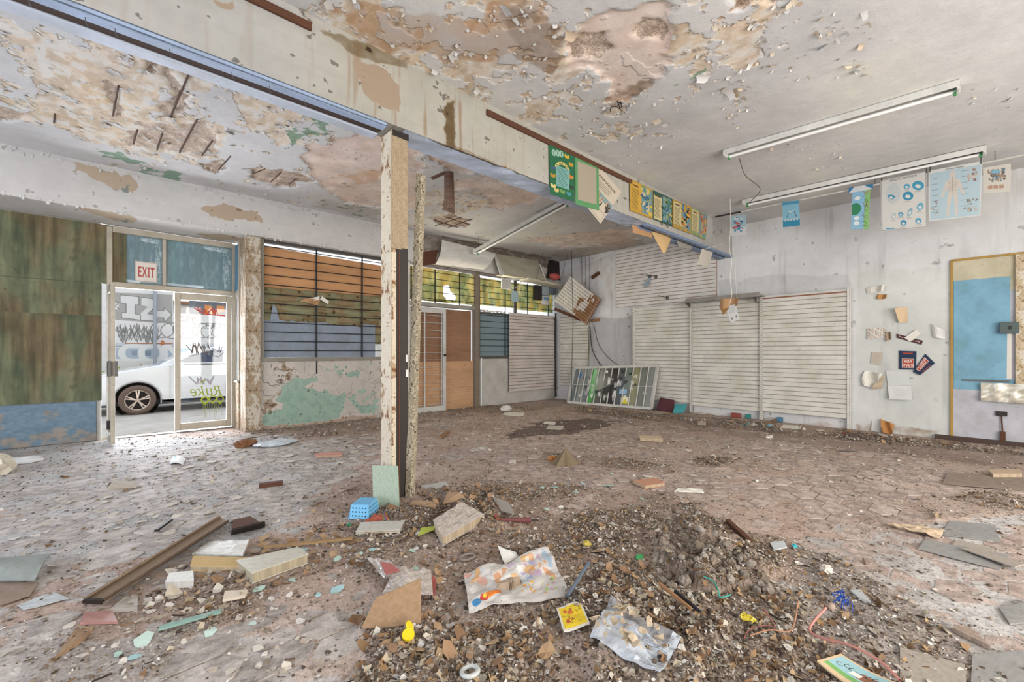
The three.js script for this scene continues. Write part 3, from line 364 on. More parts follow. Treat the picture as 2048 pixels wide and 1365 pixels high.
// boards left of the entrance
solo('plywood_board', 'upper olive-stained plywood sheet boarding the shopfront beside the transom', 'board', bx(-2.3, 0.143, 2.139, YLIN - 0.01, -8.165, -8.145, 0.002), oliveMat);
solo('plywood_board', 'large lower olive-stained plywood sheet beside the open glass door', 'board', bx(-2.3, -0.11, 0.545, 2.136, -8.165, -8.145, 0.002), oliveMat);
{ const g = bx(-1.9, -0.16, 0.0, 0.54, -8.165, -8.14, 0.02), p = g.attributes.position; for (let i = 0; i < p.count; i++) g.attributes.uv.setXY(i, (p.getX(i) + 1.9) / 1.74, p.getY(i) / 0.54); solo('blue_board', 'low blue painted panel with scuffed paint under the plywood', 'panel', g, std(0xffffff, { map: T.blueBoard, roughness: 0.7 })); }
// entrance frame
const door1 = struct('door_1', 'cream aluminium entrance frame with transom and glass doors', 'door');
{
  const z0 = -8.2, z1 = -8.12, F = (n, a, b, c, d) => part(door1, n, bx(a, b, c, d, z0, z1, 0.006), frameMat);
  F('jamb', -0.06, 0.0, 0, 2.93); F('jamb', 1.405, 1.46, 0, 2.93); F('head', 0, 1.405, 2.10, 2.175); F('top_rail', 0, 1.405, 2.86, 2.945); F('mullion', 0.535, 0.58, 2.175, 2.86); part(door1, 'threshold', bx(0, 1.405, -0.03, 0.012, -8.25, -8.1), MAT.steel);
  const film = ctex(512, 256, (g, w, h) => { g.fillStyle = '#748a8e'; g.fillRect(0, 0, w, h); for (let i = 0; i < 60; i++) { g.fillStyle = `rgba(${105 + ri(35)},${132 + ri(26)},${140 + ri(26)},0.12)`; g.fillRect(ri(w), 0, 10 + ri(60), h); } g.fillStyle = 'rgba(225,235,238,0.8)'; g.fillRect(0, h - 18, w * 0.55, 12); g.fillRect(w * 0.3 , h - 14, w * 0.25, 10);
    for (let i = 0; i < 90; i++) { g.fillStyle = `rgba(205,222,228,${0.05 + rnd() * 0.12})`; g.beginPath(); g.ellipse(rr(0, w), rr(0, h), rr(2, 16), rr(6, 46), rr(-0.5, 0.5), 0, 7); g.fill(); } for (let i = 0; i < 60; i++) { g.fillStyle = `rgba(232,240,242,${rnd() * 0.4})`; const v = rr(0.1, 1); g.fillRect(w * rr(0.84, 0.95), h * v * 0.9, rr(6, 24), rr(6, 36)); g.fillRect(w * rr(0.5, 0.9), rr(4, 22), rr(10, 40), rr(4, 12)); } });
  const filmMat = new THREE.MeshPhysicalMaterial({ map: film, transmission: 0.35, roughness: 0.55, thickness: 0 });
  part(door1, 'transom_pane', new THREE.BoxGeometry(0.535, 0.685, 0.006).translate(0.2675, 2.5175, -8.16), filmMat).userData.label = 'blue-filmed transom pane behind the exit sign'; part(door1, 'transom_pane', new THREE.BoxGeometry(0.825, 0.685, 0.006).translate(0.9925, 2.5175, -8.16), filmMat).userData.label = 'wide blue-filmed transom pane with scratched film';
  const leaf = (parent, w) => { const P = (n, a, b, c, d) => part(parent, n, bx(a, b, c, d, -0.022, 0.022, 0.005), frameMat); P('stile', 0, 0.07, 0, 2.06); P('stile', w - 0.07, w, 0, 2.06); P('rail', 0.07, w - 0.07, 1.96, 2.06); P('rail', 0.07, w - 0.07, 0, 0.1); part(parent, 'glass_pane', new THREE.BoxGeometry(w - 0.14, 1.86, 0.006).translate(w / 2, 1.03, 0), glassMat); };
  const L1 = thing('glass_door', 'closed glass door leaf sprayed with red and olive graffiti tags', 'door', [0.68, 0.03, -8.155]); leaf(L1, 0.72);
  const dm = decal(512, 1400, (g, w, h) => { g.lineCap = 'round'; scribble(g, '#c23c22', 9, 180, 60, 300, 90, 16, 77); stroke(g, '#b8331e', 12, [[150, 90], [260, 150], [500, 160]]); scribble(g, '#5a4a3e', 8, 60, 480, 300, 150, 18, 5); stroke(g, '#4c5868', 5, [[60, 640], [240, 610], [420, 650], [480, 600]]); scribble(g, '#4a5260', 6, 300, 520, 180, 90, 9, 31); scribble(g, '#9a93a0', 13, 90, 870, 330, 110, 15, 99);
    g.save(); g.translate(480, 1010); g.scale(-1, 1); g.font = 'italic 150px serif'; g.fillStyle = '#8a9a14'; g.fillText('Ruke', 10, 90); g.restore(); g.strokeStyle = '#9bab12'; g.lineWidth = 18; for (const [x, y] of [[265, 1150], [355, 1140], [440, 1150]]) { g.beginPath(); g.ellipse(x, y, 38, 34, 0, 0, 7); g.stroke(); stroke(g, '#9bab12', 12, [[x - 30, y + 20], [x, y + 55], [x + 30, y + 20]]); } stroke(g, '#8a9a14', 7, [[210, 940], [270, 915], [250, 950], [215, 950]]); for (let i = 0; i < 9; i++) { const x = 240 + i * 26 + ri(10); stroke(g, '#7d8b2a', 4, [[x, 1170], [x + 1, 1250 + ri(130)]]); } });
  part(L1, 'sprayed_tags', new THREE.PlaneGeometry(0.58, 1.86).translate(0.36, 1.03, 0.005), new THREE.MeshStandardMaterial({ ...dm, roughness: 0.6 }));
  const L2 = thing('glass_door', 'open glass door leaf swung inwards, seen edge-on beside the plywood', 'door', [-0.035, 0.03, -8.11], Math.PI / 2 - Math.PI + 0.06); leaf(L2, 0.62); part(L2, 'lock_box', bx(0.5, 0.62, 0.86, 1.06, -0.05, 0.05, 0.006), MAT.steel); part(L2, 'hinge', bx(0.02, 0.1, 0.12, 0.24, -0.04, 0.03, 0.004), MAT.dark);
  const ex = ctex(256, 192, (g, w, h) => { g.fillStyle = '#d9cfc4'; g.fillRect(0, 0, w, h); g.strokeStyle = '#a99a8c'; g.lineWidth = 6; g.strokeRect(6, 6, w - 12, h - 12); g.fillStyle = '#a84a40'; g.font = 'bold 128px sans-serif'; g.save(); g.translate(w / 2, 145); g.scale(0.74, 1.05); g.textAlign = 'center'; g.fillText('EXIT', 0, 0); g.restore(); });
  const a = onZ(270, 563, -8.145), b = onZ(314, 528, -8.145); solo('exit_sign', 'white sign with red EXIT lettering stuck to the transom', 'sign', [sheet([a[0], a[1], -8.145], [b[0], a[1], -8.145], [b[0], b[1] + 0.01, -8.145], [a[0], b[1] + 0.01, -8.145], 0.004)], std(0xffffff, { map: ex, roughness: 0.6 }));
}
// return beside the entrance
{
  const r = struct('wall_return', 'short glazed return wall between entrance and column', 'wall');
  part(r, 'low_wall', bx(1.44, 1.5, -0.1, 0.74, -8.12, -7.84), std(0xffffff, { map: colMat.map.clone() })); part(r, 'jamb', bx(1.44, 1.5, 0.74, YLIN, -7.9, -7.84, 0.005), frameMat); part(r, 'sill', bx(1.42, 1.52, 0.72, 0.76, -8.12, -7.84, 0.004), frameMat); part(r, 'head', bx(1.44, 1.5, 2.1, 2.17, -8.12, -7.9, 0.004), frameMat);
  part(r, 'side_pane', bx(1.465, 1.472, 0.76, 2.1, -8.12, -7.9), new THREE.MeshPhysicalMaterial({ color: 0xd5d6d3, transmission: 0.4, roughness: 0.7, thickness: 0 }));
  const cg = new THREE.PlaneGeometry(0.24, 0.74, 48, 8); { const p = cg.attributes.position; for (let i = 0; i < p.count; i++) p.setZ(i, Math.sin(p.getX(i) * 190) * 0.012 * (0.6 + 0.4 * Math.sin(p.getY(i) * 5 + p.getX(i) * 20))); cg.computeVertexNormals(); cg.rotateY(-Math.PI / 2); cg.translate(1.448, 2.53, -8.0); }
  solo('curtain', 'narrow pleated blue curtain beside the entrance transom', 'curtain', cg, std(0x567f98, { side: THREE.DoubleSide }));
}
// ---------- first barred window ----------
const win1 = struct('window_1', 'boarded window behind a black grille in the shopfront', 'window');
{
  const x0 = 1.67, x1 = 4.14, z = ZF; const fr = std(0x8f8a7e, { map: T.grime, roughness: 0.6 });
  part(win1, 'sill', bx(x0, x1, 1.055, 1.115, z - 0.08, z + 0.03, 0.006), fr); part(win1, 'jamb', bx(x0, x0 + 0.05, 1.115, YLIN - 0.01, z - 0.08, z + 0.02, 0.005), fr); part(win1, 'head', bx(x0, x1, 2.91, YLIN - 0.005, z - 0.12, z - 0.02), std(0x55504a, { map: T.grime }));
  part(win1, 'window_pane', bx(x0 + 0.05, x1, 1.115, 2.91, z - 0.105, z - 0.1), glassMat);
  solo('plywood_board', 'bright orange plywood sheet in the top of the barred window', 'board', sheet([x0 + 0.03, 2.22, z - 0.06], [x1 - 0.01, 2.24, z - 0.06], [x1 - 0.01, 2.80, z - 0.06], [x0 + 0.03, 2.855, z - 0.06], 0.012), std(0xdcb48a, { map: at(T.ply, 1, 1) }));
  solo('green_board', 'mouldy green and brown board across the middle of the barred window', 'board', sheet([x0 + 0.03, 1.35, z - 0.075], [x1 - 0.01, 1.35, z - 0.075], [x1 - 0.01, 2.25, z - 0.075], [x0 + 0.03, 2.25, z - 0.075], 0.01), std(0xffffff, { map: at(T.osb, 0.4, 1) }));
  const top = []; for (let i = 0; i <= 40; i++) { const u = i / 40, x = mixn(x0 + 0.05, 3.55, u); let y = 1.70 - 0.10 * Math.max(0, u - 0.45) + (fbm(u * 26, 3, 3) - 0.5) * 0.05; if (u > 0.05 && u < 0.12) y = 1.70 + 0.36 * (1 - Math.abs(u - 0.085) / 0.035); if (u > 0.72) y += 0.06 * (u > 0.86 ? 1 : 0); top.push([x, y]); }
  const sh = new THREE.Shape(); sh.moveTo(x0 + 0.05, 1.118); sh.lineTo(3.55, 1.118); top.reverse().forEach(([x, y]) => sh.lineTo(x, y)); const eg = new THREE.ExtrudeGeometry(sh, { depth: 0.006, bevelEnabled: false }); eg.translate(0, 0, z - 0.055); solo('grey_blue_sheet', 'grey-blue sheet with ragged top low in the barred window', 'sheet', metric(eg.toNonIndexed ? eg.toNonIndexed() : eg), std(0x8f9bab, { roughness: 0.6, map: T.grime }));
  const gr = thing('window_grille', 'black iron grille over the boarded window', 'grille', [0, 0, z - 0.005]);
  for (let i = 0; i < 12; i++) part(gr, 'crossbar', rod([x0 + 0.02, 2.843 - 0.147 * i, 0.012], [x1, 2.843 - 0.147 * i, 0.012], 0.0075, 5), MAT.blackIron);
  for (const x of [1.715, 2.50, 3.285, 4.07]) part(gr, 'upright', bx(x - 0.012, x + 0.012, x === 1.715 ? 1.1 : 0.98 + (x === 3.285 ? 0.12 : -0.14), 2.93, -0.004, 0.008), MAT.blackIron);
  const tp = thing('torn_packaging', 'torn white and orange packaging caught in the window grille', 'packaging'); const Q = (px, py) => { const p = onZ(px, py, z + 0.045); return p; };
  part(tp, 'brown_flap', sheet(Q(598, 603), Q(636, 611), Q(642, 600), Q(610, 597), 0.004, (u, v) => 0.03 * Math.sin(u * 5), 6, 3), MAT.card); part(tp, 'white_flap', sheet(Q(618, 604), Q(639, 600), Q(639, 593), Q(620, 597), 0.003), MAT.paper); part(tp, 'white_flap', sheet(Q(640, 599), Q(656, 609), Q(658, 603), Q(644, 593), 0.003), MAT.paper);
}
// ---------- side door with grille ----------
{
  const z = ZF + 0.01, d = thing('security_door', 'white metal security door with light grille by the wooden pillar', 'door', [4.24, 0.0, z]);
  const P = (n, a, b, c, e) => part(d, n, bx(a, b, c, e, -0.02, 0.03, 0.006), MAT.whiteMetal); P('stile', 0, 0.08, 0, 2.1); P('stile', 0.735, 0.81, 0, 2.1); P('rail', 0.08, 0.735, 1.99, 2.1); P('rail', 0.08, 0.735, 0, 0.11);
  for (let i = 0; i < 13; i++) part(d, 'crossbar', rod([0.08, 1.94 - 0.149 * i, 0.01], [0.735, 1.94 - 0.149 * i, 0.01], 0.006, 5), MAT.whiteMetal); part(d, 'upright', bx(0.3, 0.325, 0.11, 1.99, 0, 0.014), MAT.whiteMetal); part(d, 'upright', bx(0.7, 0.715, 0.11, 1.99, 0, 0.014), MAT.whiteMetal); part(d, 'knob', new THREE.SphereGeometry(0.028, 10, 8).translate(0.77, 1.14, 0.05), MAT.dark);
  solo('plywood_board', 'brown stained plywood sheet behind the top of the security door', 'board', bx(4.245, 5.78, 1.0, 2.10, -7.62, -7.60), std(0xa88a74, { map: at(T.ply, 2.4, 1.2) }));
  solo('plywood_board', 'pale plywood sheet closing the bottom of the side doorway', 'board', bx(4.245, 5.82, 0.0, 1.01, -7.59, -7.575), palePly);
  const dr = struct('door_2', 'worn frame of the boarded side doorway', 'door'); part(dr, 'post', bx(5.83, 5.95, 0, YLIN, -7.66, -7.5, 0.008), std(0x9b948a, { map: upright(T.wood, 0.4, 0.9) })); part(dr, 'head', bx(4.24, 5.83, 2.12, 2.2, -7.62, -7.5, 0.006), MAT.alu); part(dr, 'pipe', rod([5.985, 0.02, -7.5], [5.985, 1.08, -7.5], 0.018, 8), MAT.plasticWhite);
}
// ---------- transom lights and second window ----------
const win2 = struct('window_2', 'mould-stained transom and frosted window behind a grille', 'window');
{
  const stained = (sd, dark) => ctex(512, 256, (g, w, h) => { g.fillStyle = dark ? '#dfe6cc' : '#f6efc4'; g.fillRect(0, 0, w, h); let s = sd; const q = () => (s = (s * 16807) % 2147483647) / 2147483647; for (let i = 0; i < 420; i++) { const c = q(); g.fillStyle = c < 0.3 ? `rgba(170,186,140,${0.1 + q() * 0.25})` : c < 0.6 ? `rgba(244,208,120,${0.1 + q() * 0.25})` : c < 0.85 ? `rgba(244,240,200,${0.1 + q() * 0.2})` : `rgba(90,104,88,${0.1 + q() * 0.2})`; g.beginPath(); g.ellipse(q() * w, q() * h, 4 + q() * 40, 10 + q() * 60, 0, 0, 7); g.fill(); } });
  const tm = (t) => new THREE.MeshPhysicalMaterial({ map: t, transmission: 0.8, roughness: 0.8, thickness: 0 });
  const pane = (x0, x1, y0, y1, t, hole) => { const sh = new THREE.Shape(); sh.moveTo(x0, y0); sh.lineTo(x1, y0); sh.lineTo(x1, y1); sh.lineTo(x0, y1); if (hole) { const p = new THREE.Path(); hole.forEach(([px, py], i) => { const c = onZ(px, py, -7.56); i ? p.lineTo(c[0], c[1]) : p.moveTo(c[0], c[1]); }); sh.holes.push(p); } const g = new THREE.ExtrudeGeometry(sh, { depth: 0.004, bevelEnabled: false }); g.translate(0, 0, -7.562); const p = g.attributes.position; for (let i = 0; i < p.count; i++) g.attributes.uv.setXY(i, (p.getX(i) - x0) / (x1 - x0), (p.getY(i) - y0) / (y1 - y0)); return part(win2, 'stained_pane', g, tm(t)); };
  pane(4.24, 5.83, 2.235, 2.9, stained(7), [[887, 572], [898, 571], [901, 584], [908, 588], [912, 596], [909, 602], [903, 600], [900, 607], [894, 605], [891, 596], [886, 592]]); pane(5.95, 7.02, 2.25, 2.86, stained(19, true)); pane(7.1, 8.4, 2.22, 2.86, stained(41, true));
  part(win2, 'sill', bx(5.95, XR, 1.055, 1.11, -7.6, -7.49, 0.006), MAT.steel); part(win2, 'transom_rail', bx(5.95, XR, 2.06, 2.1, -7.58, -7.52), MAT.steel); part(win2, 'mullion', bx(7.03, 7.09, 1.1, 2.9, -7.58, -7.53), MAT.steel);
  part(win2, 'frosted_pane', bx(5.95, XR, 1.11, 2.06, -7.57, -7.564), new THREE.MeshPhysicalMaterial({ color: 0x8fa0a4, transmission: 0.4, roughness: 0.9, thickness: 0 }));
  const gr = thing('window_grille', 'black iron grille across the stained transom lights and frosted window', 'grille', [0, 0, -7.525]); for (let i = 0; i < 5; i++) part(gr, 'crossbar', rod([4.24, 2.82 - 0.135 * i, 0], [8.42, 2.82 - 0.135 * i, 0], 0.0065, 5), MAT.blackIron); for (let i = 0; i < 7; i++) part(gr, 'crossbar', rod([5.95, 2.03 - 0.137 * i, 0], [8.42, 2.03 - 0.137 * i, 0], 0.0065, 5), MAT.blackIron);
  for (const x of [4.27, 4.81, 5.42, 5.96, 6.72, 7.45, 8.2]) part(gr, 'upright', bx(x - 0.01, x + 0.01, x < 5.9 ? 2.2 : 1.1, 2.88, -0.006, 0.006), MAT.blackIron);
  const rub = []; for (let i = 0; i < 160; i++) { const g = new THREE.IcosahedronGeometry(rr(0.008, 0.016), 0); g.scale(1.4, 0.6, 1); g.rotateY(rr(0, 6)); g.translate(rr(5.97, 6.75), 2.108 + rr(0, 0.04), rr(-7.575, -7.555)); rub.push(g.toNonIndexed()); } stuff(part(scene, 'plaster_rubble', rub, std(0xcfc9bd)), 'crumbs of plaster lying along the transom rail of the frosted window', 'rubble');
}
// ---------- wooden pillar and the plank beside it ----------
{
  const p = struct('pillar', 'peeling cream timber pillar under the centre beam', 'pillar'); const pm = std(0xffffff, { map: PEEL([206, 194, 172], [176, 152, 120], [120, 84, 58], 1.0, -0.06), bumpMap: T.rough, bumpScale: 0.004 });
  part(p, 'post', bx(1.613, 1.70, 0, YB - 0.03, -3.335, -3.16, 0.006), pm); part(p, 'upper_facing', bx(1.70, 1.757, 2.02, YB - 0.03, -3.33, -3.15, 0.004), std(0xc4b79e, { map: upright(T.wood, 0.25, 0.9) })); part(p, 'upper_facing', bx(1.61, 1.70, 2.02, YB - 0.03, -3.162, -3.146, 0.003), std(0xc0b49c, { map: upright(T.wood, 0.25, 0.9) }));
  part(p, 'dark_channel', bx(1.66, 1.757, 0, 2.035, -3.33, -3.148, 0.004), std(0x2b1f1a, { map: upright(T.wood, 0.25, 0.9), roughness: 0.6 })); part(p, 'groove_lip', bx(1.673, 1.684, 0.02, 2.0, -3.150, -3.143), MAT.darkWood); part(p, 'socket_hole', bx(1.735, 1.756, 1.12, 1.18, -3.150, -3.144, 0.003), MAT.whiteMetal); part(p, 'socket_hole', bx(1.735, 1.758, 1.0, 1.06, -3.150, -3.143, 0.003), MAT.whiteMetal); part(p, 'dark_cap', bx(1.62, 1.76, YB - 0.075, YB - 0.028, -3.15, -3.142), MAT.blackWood);  // cap: black strip across the pillar top under the beam
  const a = onZ(812, 990, -3.13), b = onZ(842, 350, -3.2); solo('plank', 'weathered flaking grey plank leaning upright beside the pillar', 'plank', bar([a[0] + 0.035, 0.02, a[2]], b, 0.05, 0.068), std(0xffffff, { map: PEEL([150, 140, 118], [184, 172, 148], [84, 74, 60], 0.5, 0.02), bumpMap: T.rough, bumpScale: 0.004 }));
}
// ---------- slatted display panels ----------
const slatWhite = std(0xe2dfd6, { map: at(T.grime, 2.2), roughness: 0.55 }), slatPlain = std(0xe6e4e1, { map: at(T.grime, 3), roughness: 0.55 }), slatPink = std(0xd9cfc9, { map: at(T.grime, 2.6), roughness: 0.6 });
const grooveBrown = std(0x8a5a43), grooveGrey = std(0x8d8a80), grooveDark = std(0x5c4640);
// axis 'z': panel on the back wall between z0 and z1; axis 'x': panel on the shopfront between x0 and x1
function slatPanel(label, axis, a, b, y0, y1, pitch, face, back, m, mb) {
  const o = thing('slatwall', label, 'panel'), n = Math.round((y1 - y0) / pitch), s = (y1 - y0) / n;
  const bxx = (p, q, y, yy, r) => axis === 'z' ? bx(p, q, y, yy, a, b, r) : bx(a, b, y, yy, p, q, r);
  part(o, 'backing', bxx(face + (back - face) * 0.45, back, y0, y1), mb);
  for (let i = 0; i < n; i++) { const g = bxx(face, face + (back - face) * 0.45, y0 + i * s + 0.004, y0 + (i + 1) * s - 0.005, 0.003); part(o, 'slat', g, m); }
  return o;
}
slatPanel('plain white slatted panel high on the back wall with brown grooves', 'z', -5.66, -3.42, 2.215, 3.5, 0.0762, XR - 0.03, XR - 0.003, slatPlain, grooveBrown);
slatPanel('cream slatted panel nearest the leaning barred frame', 'z', -5.15, -3.91, 0.19, 2.17, 0.0762, XR - 0.045, XR - 0.02, slatWhite, grooveGrey);
slatPanel('cream slatted panel below the grey shelf', 'z', -3.87, -2.66, 0.15, 2.16, 0.0762, XR - 0.045, XR - 0.02, slatWhite, grooveGrey);
slatPanel('cream slatted panel right of the shelf with brown top strip', 'z', -2.61, -1.42, 0.165, 2.145, 0.0762, XR - 0.07, XR - 0.045, slatWhite, grooveGrey);
slatPanel('narrow cream slatted panel in the room corner', 'z', -7.33, -6.42, 0.36, 2.16, 0.0762, XR - 0.033, XR - 0.003, slatWhite, std(0x7c7a5c));
slatPanel('pinkish slatted panel screwed over the frosted shopfront window', 'x', 6.79, 8.36, 0.27, 2.13, 0.0762, ZF + 0.055, ZF + 0.03, slatPink, grooveDark);
{
  const o = struct('trim_1', 'rails and plinth of the slatted display wall', 'trim');
  part(o, 'top_rail', bx(XR - 0.075, XR - 0.02, 2.15, 2.185, -2.61, -1.4), MAT.whiteMetal); part(o, 'rust_strip', bx(XR - 0.072, XR - 0.05, 2.128, 2.15, -2.61, -1.42), grooveBrown); part(o, 'cap', bx(XR - 0.05, XR, 2.17, 2.19, -5.15, -3.9), MAT.whiteMetal);
  const sl = ctex(64, 1024, (g, w, h) => { g.fillStyle = '#d8d5cb'; g.fillRect(0, 0, w, h); g.fillStyle = '#3a3733'; for (let i = 0; i < 64; i++) { g.fillRect(12, i * 16 + 3, 10, 9); g.fillRect(42, i * 16 + 3, 10, 9); } });
  for (const [z, y1] of [[-5.165, 2.19], [-3.89, 2.17], [-2.635, 2.19], [-1.40, 2.2]]) { const p = thing('shelf_upright', { '-5.165': 'slotted metal shelf upright left of the cream panels', '-3.89': 'slotted metal shelf upright under the left end of the shelf', '-2.635': 'slotted metal shelf upright under the right end of the shelf', '-1.4': 'slotted metal shelf upright ending the panels towards the posters' }[z], 'upright'); const g = bx(XR - 0.085, XR - 0.05, 0.01, y1, z - 0.022, z + 0.022), q = g.attributes; for (let i = 0; i < q.position.count; i++) q.uv.setXY(i, (q.position.getZ(i) - z + 0.022) / 0.044, q.position.getY(i) / y1); part(p, 'channel', g, std(0xffffff, { map: sl, roughness: 0.5, metalness: 0.2 })); part(p, 'back_plate', bx(XR - 0.05, XR, 0.01, y1 - 0.01, z - 0.012, z + 0.012), MAT.steel); }
  const a = onX(1372, 598, 8.12), b = onX(1524, 592, 8.2), s = thing('display_shelf', 'dusty grey shelf standing out above the slatted panels', 'shelf'); part(s, 'board', bx(8.1, XR - 0.09, 2.17, 2.195, a[2], b[2], 0.004), std(0xa39f98, { map: T.grime })); part(s, 'front_lip', bx(8.09, 8.11, 2.15, 2.225, a[2], b[2], 0.004), std(0x98938c, { map: T.grime })); for (const z of [-3.89, -2.7]) part(s, 'bracket', sheet([8.12, 2.16, z], [XR - 0.1, 2.06, z], [XR - 0.1, 2.17, z], [8.12, 2.17, z], 0.006), MAT.steel);
  for (const [px, w, c, n] of [[1430, 0.12, 0x9cc4c4, 'teal'], [1415, 0.1, 0xd8d6d0, 'white'], [1395, 0.16, 0x5b4c40, 'brown']]) { const p = onX(px, 590, 8.25); solo('card_scrap', n + ' crumpled card scrap lying on the grey display shelf', 'scrap', sheet([p[0] - 0.05, 2.222, p[2] - w / 2], [p[0] + 0.05, 2.23, p[2] - w / 2], [p[0] + 0.05, 2.25, p[2] + w / 2], [p[0] - 0.04, 2.222, p[2] + w / 2], 0.004, (u, v) => 0.012 * Math.sin(u * 6 + v * 4), 6, 6), std(c)); }
  for (const [px, py] of [[1300, 553], [1312, 554], [1335, 596]]) { const p = onX(px, py, XR - 0.03), k = thing('slatwall_hook', ['bent display hook in the high white panel, left one', 'bent display hook in the high white panel, right one', 'low display hook beside the shelf end'][[1300, 1312, 1335].indexOf(px)], 'hook', p); part(k, 'arm', rod([0, 0, 0], [-0.22, -0.02 + (px === 1300 ? 0.05 : 0.06), -0.1], 0.006, 6), MAT.steel); part(k, 'plate', bx(-0.012, 0, -0.04, 0.035, -0.03, 0.03, 0.003), MAT.steel); }
  { const p = onX(1291, 566, XR - 0.09); solo('display_tag', 'blue and grey shop tag dangling from a display hook', 'tag', sheet([p[0], p[1] - 0.07, p[2] - 0.05], [p[0] + 0.02, p[1] - 0.09, p[2] + 0.06], [p[0] + 0.05, p[1] + 0.09, p[2] + 0.09], [p[0] + 0.02, p[1] + 0.09, p[2] + 0.02], 0.006), std(0x8b98a0)); }
}
// ---------- barred frame leaning on the back wall ----------
{
  const A = onY(1136, 808, 0.0), B = onY(1302, 821, 0.0), C = onX(1315, 733, 8.35), D = onX(1150, 737, 8.2), o = thing('barred_window_frame', 'white barred window frame with tagged glass leaning on the wall', 'frame');
  A[1] = B[1] = 0.03; const L = (u, v) => [0, 1, 2].map((k) => (A[k] * (1 - u) + B[k] * u) * (1 - v) + (D[k] * (1 - u) + C[k] * u) * v), up = [-0.9, 0.4, -0.2];
  for (const [p, q] of [[L(0, 0), L(1, 0)], [L(0, 1), L(1, 1)], [L(0, 0), L(0, 1)], [L(1, 0), L(1, 1)]]) part(o, 'frame_bar', bar(p, q, 0.055, 0.05, up), MAT.whiteMetal);
  const nn = new THREE.Vector3().crossVectors(V(L(1, 0)).sub(V(L(0, 0))), V(L(0, 1)).sub(V(L(0, 0)))).normalize(); if (nn.x > 0) nn.negate(); const off = (p, d) => [p[0] + nn.x * 0.03 * d, p[1] + nn.y * 0.03 * d, p[2] + nn.z * 0.03 * d]; for (let i = 1; i < 12; i++) part(o, 'bar', rod(off(L(i / 12, 0.02), 1), off(L(i / 12, 0.98), 1), 0.015, 6), MAT.whiteMetal); part(o, 'crossbar', rod(off(L(0.02, 0.5), 1), off(L(0.98, 0.5), 1), 0.009, 6), MAT.whiteMetal);
  const t = ctex(1024, 512, (g, w, h) => { const cols = ['#6f7a7c', '#8b8f8a', '#6d7674', '#5c8a5c', '#5f5e5a', '#3a3936', '#2e2c2c', '#55595c', '#6f7a72', '#8b8a68', '#70756a', '#7c7f78']; cols.forEach((c, i) => { g.fillStyle = c; g.fillRect(i * w / 12, 0, w / 12 + 1, h); }); g.fillStyle = '#49a04a'; g.fillRect(250, 0, 40, h); g.fillStyle = '#d8c93a'; g.fillRect(690, 400, 90, 90); g.fillStyle = '#8fb9d8'; g.fillRect(640, 300, 90, 60); g.fillStyle = '#4a7fb0'; g.fillRect(70, 60, 30, 80); for (let i = 0; i < 26; i++) scribble(g, `rgba(235,235,230,${0.5 + rnd() * 0.5})`, 5 + ri(5), rr(60, 940), rr(20, 400), rr(30, 60), rr(40, 110), 8, 1000 + i * 77); for (let i = 0; i < 10; i++) scribble(g, 'rgba(30,30,34,0.8)', 7, rr(60, 940), rr(20, 420), 50, 60, 7, 5000 + i * 91); });
  part(o, 'tagged_glass', sheet(L(0.02, 0.03), L(0.98, 0.03), L(0.98, 0.97), L(0.02, 0.97), 0.006), std(0xffffff, { map: t, roughness: 0.2 }));
}
